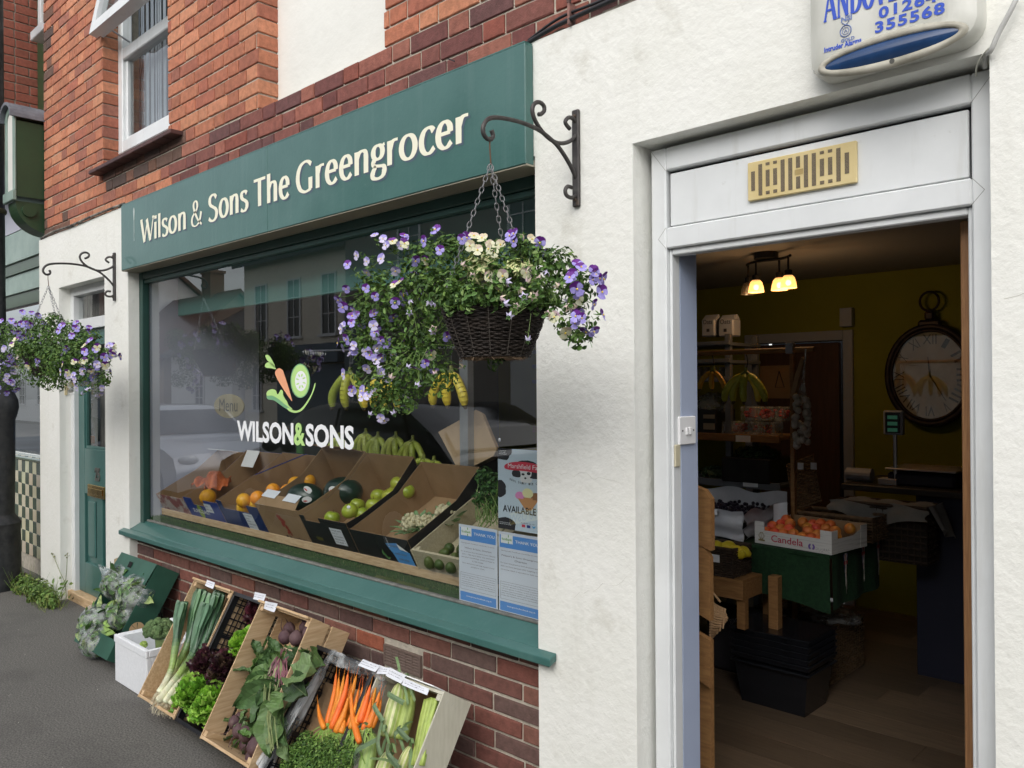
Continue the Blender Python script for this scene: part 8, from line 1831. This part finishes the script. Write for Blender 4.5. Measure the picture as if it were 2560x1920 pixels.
# tray of black grapes lined in white plastic
p=at(*ib(430,1000),Z=TZ); 
B=MB()
gx0,gx1,gy0,gy1=-2.75,-2.03,3.83,4.30
for k_ in range(3): B.grid(lambda a,b:Vector((gx0+(gx1-gx0)*a,gy0-.012*k_+.02*math.sin(a*17+k_)+.012*math.sin(b*9),TZ+.005+.14*b+.012*math.sin(a*12+k_*2))),30,8)
B.grid(lambda a,b:Vector((gx0+(gx1-gx0)*a,gy1+.02*math.sin(a*13),TZ+.01+.19*b+.012*math.sin(a*15))),30,8)
B.grid(lambda a,b:Vector((gx1+.015*math.sin(b*14),gy0+(gy1-gy0)*a,TZ+.005+.15*b+.012*math.sin(a*12))),14,8)
tag(B.build('white_plastic_liner',mat('white_film',(.45,.46,.50),(.36,.37,.41),scale=7,rough=.35),smooth=True),'crumpled white plastic lining the grape tray','plastic sheet')
B=MB(); B.box(gx0+.03,gx1-.02,gy0+.03,gy1-.02,TZ+.001,TZ+.09); tag(B.build('grape_tray',M_blackp),'low tray holding the black grapes on the green table','tray')
B=MB(); rnd=random.Random(6)
for k in range(330): B.ball((rnd.uniform(gx0+.06,gx1-.05),rnd.uniform(gy0+.05,gy1-.04),TZ+.10+rnd.random()*.04),.011,7,5)
tag(B.build('black_grapes',mat('grape_skin',(.012,.010,.022),rough=.35,coat=.3)),'mass of black grapes in the white plastic lined tray',None,None,'stuff')
B=MB(); B.box(-2.33,-2.17,3.795,3.797,TZ+.125,TZ+.155); tag(B.build('grape_price_card',M_paper),'white card in front of the black grapes','card')
B=MB(); q=at(*ib(960,900),Y=4.12); B.grid(lambda a,b:q+Vector(((a-.5)*.085,.02*math.sin(a*4),(b-.5)*.13+.02*a)),6,6); tag(B.build('white_tissue',M_paper,smooth=True),'white paper tissue sticking up behind the apricot box','tissue')
# wicker things
M_wk=mat('brown_wicker',(.16,.10,.05),(.08,.05,.025),scale=30,rough=.7); M_wkd=mat('dark_brown_wicker',(.05,.032,.02),(.03,.02,.013),scale=30,rough=.75)
def weave(B,o,u,v,W_,H_,nu,nv,r=.006,amp=.004):
    """woven panel: wavy canes along u over uprights along v"""
    n_=Vector(u).cross(Vector(v)).normalized(); u=Vector(u);v=Vector(v);o=Vector(o)
    for j in range(nv):
        P=[o+u*W_*i/(nu*2)+v*H_*(j+.5)/nv+n_*amp*math.cos(PI*i/2+PI*j)*1.0 for i in range(nu*2+1)]; B.tube(P,min(r,H_/nv*.5),4,cap=False)
    for i in range(nu+1): B.tube([o+u*W_*i/nu,o+u*W_*i/nu+v*H_],.003,4)
def wbasket(name,label,X0,X1,Y0,Y1,Z0,Z1,m_,nv=12,cat='basket',lid=False):
    t=thing(name,label,cat,((X0+X1)/2,(Y0+Y1)/2,Z0))
    for nm,o,u,W_ in (('front_weave',(X0,Y0,Z0),(1,0,0),X1-X0),('back_weave',(X0,Y1,Z0),(1,0,0),X1-X0),('side_weave',(X0,Y0,Z0),(0,1,0),Y1-Y0),('side_weave',(X1,Y0,Z0),(0,1,0),Y1-Y0)):
        B=MB(); weave(B,o,u,(0,0,1),W_,Z1-Z0,max(4,int(W_/.03)),nv); sb2(B,nm,m_,t)
    B=MB(); B.box(X0+.006,X1-.006,Y0+.006,Y1-.006,Z0,Z0+.01); B.box(X0+.008,X1-.008,Y0+.012,Y0+.014,Z0,Z1-.01); B.box(X1-.014,X1-.012,Y0+.015,Y1-.01,Z0,Z1-.01); sb2(B,'lining',mat('wicker_shadow',(.02,.014,.01),rough=.9),t)
    B=MB(); c=[(X0,Y0,Z1),(X1,Y0,Z1),(X1,Y1,Z1),(X0,Y1,Z1),(X0,Y0,Z1)]; B.tube(c,.010,7); sb2(B,'braided_rim',m_,t)
    if lid: B=MB(); weave(B,(X0,Y0,Z1+.008),(1,0,0),(0,1,0),X1-X0,Y1-Y0,10,16); B.box(X0,X1,Y0,Y1,Z1,Z1+.006); sb2(B,'lid',m_,t)
    return t
a_=at(*ib(1085,950),Y=4.22); wbasket('wicker_basket','pale brown wicker basket behind the apricot box',a_.x,a_.x+.40,4.20,4.40,TZ,at(*ib(1085,860),Y=4.20).z,M_wk,8)
lt=thing('wicker_lid','brown wicker screen standing upright behind the wooden post','screen',(-2.0,4.4,.95))  # upright wicker lid, woven face with a flat backing
o0=at(*ib(1060,850),Y=4.41); o1=at(*ib(1270,780),Y=4.41); o2=at(*ib(1000,495),Y=4.48); B=MB(); u_=(o1-o0); v_=(o2-o0); weave(B,o0,u_.normalized(),v_.normalized(),u_.length,v_.length,9,24,.007); sb2(B,'weave',M_wk,lt)
B=MB(); nn=u_.cross(v_).normalized(); A=[B.addv(p-nn*.006) for p in (o0,o0+u_,o0+u_+v_,o0+v_)]; C=[B.addv(p-nn*.009) for p in (o0,o0+u_,o0+u_+v_,o0+v_)]; B.face(A); B.face(C[::-1]); sb2(B,'backing',M_wkd,lt)
for k,x in enumerate((1090,1190)):
    B=MB(); p=at(*ib(x,480),Y=4.40); q=at(*ib(x+45,535),Y=4.40); B.box(p.x,q.x,4.395,4.398,q.z,p.z); sb2(B,'paper_tab',M_paper,lt)
CX=at(*ib(1380,760),Y=4.4).x
wb2=wbasket('cloth_lined_basket','dark wicker basket with white cloth hanging over its side',CX,CX+.46,4.40,4.58,TZ-.12,TZ+.17,M_wkd,9)
B=MB(); 
def clo(a,b): x=CX-.03+.50*a; return Vector((x+.01*math.sin(b*7),4.385-.02*math.sin(a*9)-.02*b,TZ+.175-.09*b*(.6+.6*math.sin(a*3.1)**2)+.01*math.sin(a*11)))
B.grid(clo,26,8); B.grid(lambda a,b:Vector((CX+.47+.06*b+.015*math.sin(a*9),4.39+.2*a,TZ+.18-.18*b*(.6+.4*a)+.01*math.sin(a*9))),16,8); B.grid(lambda a,b:Vector((CX+.46*a,4.40+.18*b,TZ+.17+.02*math.sin(a*9)*math.sin(b*7))),16,12); sb2(B,'white_cloth',mat('linen',(.22,.215,.20),(.16,.155,.145),scale=8,rough=.9),wb2,smooth=True)
wbasket('wicker_hamper','closed brown wicker hamper standing on the floor behind the black crates',-2.25,-1.74,4.16,4.62,FZ,.22,M_wk,18,'hamper',True)
B=MB(); B.ball((-1.92,4.38,.255),(.26,.17,.045),26,10,lambda d:1+.25*mnoise.noise(Vector(d)*3)); tag(B.build('wrapped_bags',plastic('dark_film',(.8,.82,.85),.3),smooth=True),'clear plastic wrapped bags lying on top of the hamper','plastic bags')
# bench with lemons
bz=.55; b0=at(*ib(665,1408),Z=bz); 
bn=thing('wooden_bench','low wooden bench holding the lemon basket','bench',(b0.x-.2,b0.y+.2,FZ))
B=MB(); B.box(b0.x-.62,b0.x,b0.y,b0.y+.20,bz-.005,bz+.012,.002); B.box(b0.x-.62,b0.x,b0.y+.001,b0.y+.02,bz-.085,bz-.0055,.002); B.box(b0.x-.02,b0.x-.0005,b0.y+.0205,b0.y+.20,bz-.085,bz-.0055,.002); sb2(B,'top_and_apron',M_mw,bn)
B=MB(); B.box(b0.x-.045,b0.x-.001,b0.y+.0215,b0.y+.06,bz-.23,bz-.086,.002); sb2(B,'corner_block',M_mw,bn)
p=at(*ib(880,1345),Y=b0.y+.18); B=MB(); B.box(p.x,p.x+.05,b0.y+.15,b0.y+.20,FZ,bz+.02,.003); sb2(B,'leg',M_mw,bn)
lb0=at(*ib(590,1375),Z=bz+.012); wbasket('lemon_basket','dark wicker basket full of lemons on the low wooden bench',lb0.x-.34,lb0.x,lb0.y,lb0.y+.18,bz+.013,bz+.15,M_wkd,12)
M_lem=mat('lemon_skin',(.62,.50,.03),(.55,.44,.02),scale=12,rough=.45,bump=.001,bscale=140,rand=.2)
def lemf(d): return 1+.28*max(0,abs(d.z)-.78)*4
rnd=random.Random(12); lm=['lemon furthest left and largest in the dark basket','lemon next to the largest one','lemon at the top centre of the dark basket','lemon at the right edge of the dark basket','lemon second from the right edge','lemon at the front centre against the rim','lemon at the front left against the rim','lemon behind the front ones','lemon at the back right']
for i,(x,y,r) in enumerate(((468,1135,.036),(560,1130,.032),(535,1165,.030),(672,1165,.028),(625,1160,.028),(540,1190,.026),(470,1188,.028),(600,1180,.026),(650,1185,.025))):
    q=at(*ib(x,y),Y=lb0.y+.07+.03*(i%2)); o=fruit('lemon',lm[i],q,r,M_lem,'lemon','lemons in the dark basket',lemf,1.15); o.rotation_euler=(R(80)+jit(.5),jit(.5),jit(1.5))
B=MB(); B.box(lb0.x-.33,lb0.x-.01,lb0.y+.02,lb0.y+.16,bz+.09,bz+.14); tag(B.build('lemon_bed',mat('wicker_shadow')),'dark packing under the lemons in the basket','packing')
B=MB(); q=at(*ib(412,1180),Y=lb0.y-.012); q2=at(*ib(488,1250),Y=lb0.y-.012); B.box(q.x,q2.x,lb0.y-.013,lb0.y-.011,q2.z,q.z); tag(B.build('lemon_price_card',M_paper),'white card on the front of the lemon basket','card')
# timber end panel close to the doorway, bamboo basket and black crates
t=thing('timber_display_end','upright timber end of a rack just inside the doorway','rack',(-1.52,2.62,FZ)); YT=2.50
for (x0,x1,y0,y1) in ((345,420,690,1160),(347,412,1140,1700)):
    p=at(*ib(x0,y0),Y=YT); q=at(*ib(x1,y1),Y=YT); 
    B=MB(); B.prism([(p.x-.06,p.z+.02),(p.x+.012,p.z),(q.x,p.z-.03),(q.x,q.z),(p.x-.06,q.z+.03)],(YT+(.0 if y0<1000 else .003),YT+.028)); sb2(B,'board',M_mw,t)
p=at(*if_(320,880),Y=YT-.002); q=at(*if_(395,600),Y=YT); B=MB(); B.prism([(p.x-.05,p.z+.02),(q.x,p.z-.015),(q.x,q.z),(p.x-.05,q.z+.03)],(YT-.024,YT-.001)); sb2(B,'lower_board',M_mw,t)
q=at(*if_(375,620),Y=YT); B=MB(); B.box(q.x-.10,q.x-.004,YT+.004,YT+.03,FZ,q.z); sb2(B,'foot_post',M_mw,t)
bb=thing('bamboo_basket','splayed basket of pale canes beside the timber rack','basket',tuple(at(*if_(430,470),Y=2.75)))
B=MB(); ce_=at(*if_(390,450),Y=2.78)
for k in range(16):
    f_=k/15; a0=at(*if_(372,330+280*f_),Y=2.72); a1=at(*if_(505-110*abs(f_-.35)**1.2*1.2-30*f_,395+190*f_+jit(6)),Y=2.78); B.tube([a0,a0.lerp(a1,.5)+Vector((0,-.01,0)),a1],.0045,5)
for k in range(5): B.tube([at(*if_(390+22*k,360+8*k),Y=2.765),at(*if_(382+20*k,600-18*k),Y=2.765)],.004,5)
B.tube([at(*if_(372,255),Y=2.74),at(*if_(445,345),Y=2.76)],.004,5); sb2(B,'canes',mat('pale_cane',(.42,.27,.15),(.32,.2,.10),scale=20,rough=.6),bb)
p0=at(*if_(560,1030),Z=FZ); p1=at(*if_(1045,1112),Z=FZ)
M_bcr=mat('glossy_black_plastic',(.010,.011,.014),rough=.22,coat=.3)
for k in range(6):
    z0=FZ+.004+.19+.030*k if k else FZ
    t=thing('black_crate','lowest black plastic crate of the nested stack on the floor' if k==0 else ['','second black crate from the bottom of the nested stack','third black crate from the bottom of the nested stack','fourth black crate from the bottom of the nested stack','fifth black crate from the bottom of the nested stack','topmost black crate of the nested stack'][k],'crate',(p0.x+.2,p0.y+.2,z0),group='nested black crates on the floor')
    x0,x1,y0,y1=p0.x-.02,p0.x+.36,p0.y,p0.y+.30; h=.21 if k==0 else .026
    B=MB()
    def tap(z): return .03*(1-(z/.24)) if k==0 else -.005
    I=[]
    for z in (0,h):
        e=tap(z); I.append([B.addv(q) for q in ((x0+e,y0+e,z0+z),(x1-e,y0+e,z0+z),(x1-e,y1-e,z0+z),(x0+e,y1-e,z0+z))])
    for i in range(4): B.face((I[0][i],I[0][(i+1)%4],I[1][(i+1)%4],I[1][i]))
    B.face(I[0][::-1]); B.face(I[1]); sb2(B,'shell',M_bcr,t)
    B=MB(); zr=z0+h; 
    for q in ((x0-.012,x1+.012,y0-.012,y0),(x0-.012,x1+.012,y1,y1+.012),(x0-.012,x0,y0+.0005,y1-.0005),(x1,x1+.012,y0+.0005,y1-.0005)): B.box(q[0],q[1],q[2],q[3],zr-.012,zr,.003)
    sb2(B,'rim',M_bcr,t)
    for xx in (x0+.09,x1-.12):
        B=MB(); B.box(xx,xx+.035,y0-.019,y0-.0125,zr-.010,zr-.002,.002); sb2(B,'handle_tab',M_bcr,t)
p=at(*if_(540,560),Y=p0.y+.32); gb_=thing('garden_bag','dark bag printed with the word garden behind the black crates','bag',(p.x,p0.y+.35,FZ))
B=MB(); B.box(p.x-.18,p.x+.12,p0.y+.33,p0.y+.45,FZ,at(*if_(540,400),Y=p0.y+.33).z,.02); sb2(B,'bag_body',M_ink,gb_)
B=MB(); u0=at(*if_(515,505),Y=p0.y+.325); fit_text(B,'garden',0,.115,0,.04,0,axes=frame((u0.x,p0.y+.325,u0.z),(.93,0,.36),(-.36,0,.93),(0,-1,0))); sb2(B,'lettering',M_inkg,gb_)
# bunting on the table corner
bt_=thing('bunting','string of small union flag pennants hanging on the green table corner','bunting',(-1.2,3.34,.6))
for k,(x,y) in enumerate(((1455,1180),(1590,1110),(1705,1060))):
    q=at(*ib(x,y),X=-1.565); s_=.026; B=MB(); Y_=q.y
    def tri(z0,z1,w0,w1,m_,dy=0): B.mi=m_; B.poly([(q.x+dy,Y_-w0,z0),(q.x+dy,Y_+w0,z0),(q.x+dy,Y_+w1,z1),(q.x+dy,Y_-w1,z1)])
    tri(q.z,q.z-.13,.030,.004,0); tri(q.z-.005,q.z-.12,.005,.003,1,.001); tri(q.z-.035,q.z-.052,.022,.019,1,.0012); B.mi=2; B.poly([(q.x+.0006,Y_-.02,q.z-.006),(q.x+.0006,Y_-.014,q.z-.006),(q.x+.0006,Y_+.012,q.z-.09),(q.x+.0006,Y_+.007,q.z-.09)]); B.poly([(q.x+.0007,Y_+.02,q.z-.006),(q.x+.0007,Y_+.014,q.z-.006),(q.x+.0007,Y_-.012,q.z-.09),(q.x+.0007,Y_-.007,q.z-.09)])
    sb2(B,'pennant',[mat('flag_navy',srgb(50,54,90)),mat('flag_red',srgb(150,50,55)),mat('flag_white',srgb(170,165,165))],bt_)
    B=MB()
    for j in range(5): B.tube([(q.x,Y_+jit(.025),q.z+.002),(q.x+.002,Y_+jit(.012),q.z-.16-jit(.04))],.0008,3)
    sb2(B,'fringe',mat('string_pale',(.4,.38,.34),rough=.9),bt_)
# notices on the brown inner door
B=MB(); q=at(*ia(915,1255),Y=5.86); B.tube([at(*ia(945,1130),Y=5.86),at(*ia(915,1255),Y=5.86),at(*ia(985,1255),Y=5.86),at(*ia(945,1130),Y=5.86)],.004,4); tag(B.build('warning_triangle',M_ink),'black warning triangle on the inner brown door','notice')
B=MB(); p=at(*ia(800,1090),Y=5.865); q=at(*ia(1040,1340),Y=5.865); B.box(p.x,q.x,5.863,5.866,q.z,p.z); tag(B.build('cardboard_notice',M_card),'brown card fixed to the inner door behind the wooden post','notice')
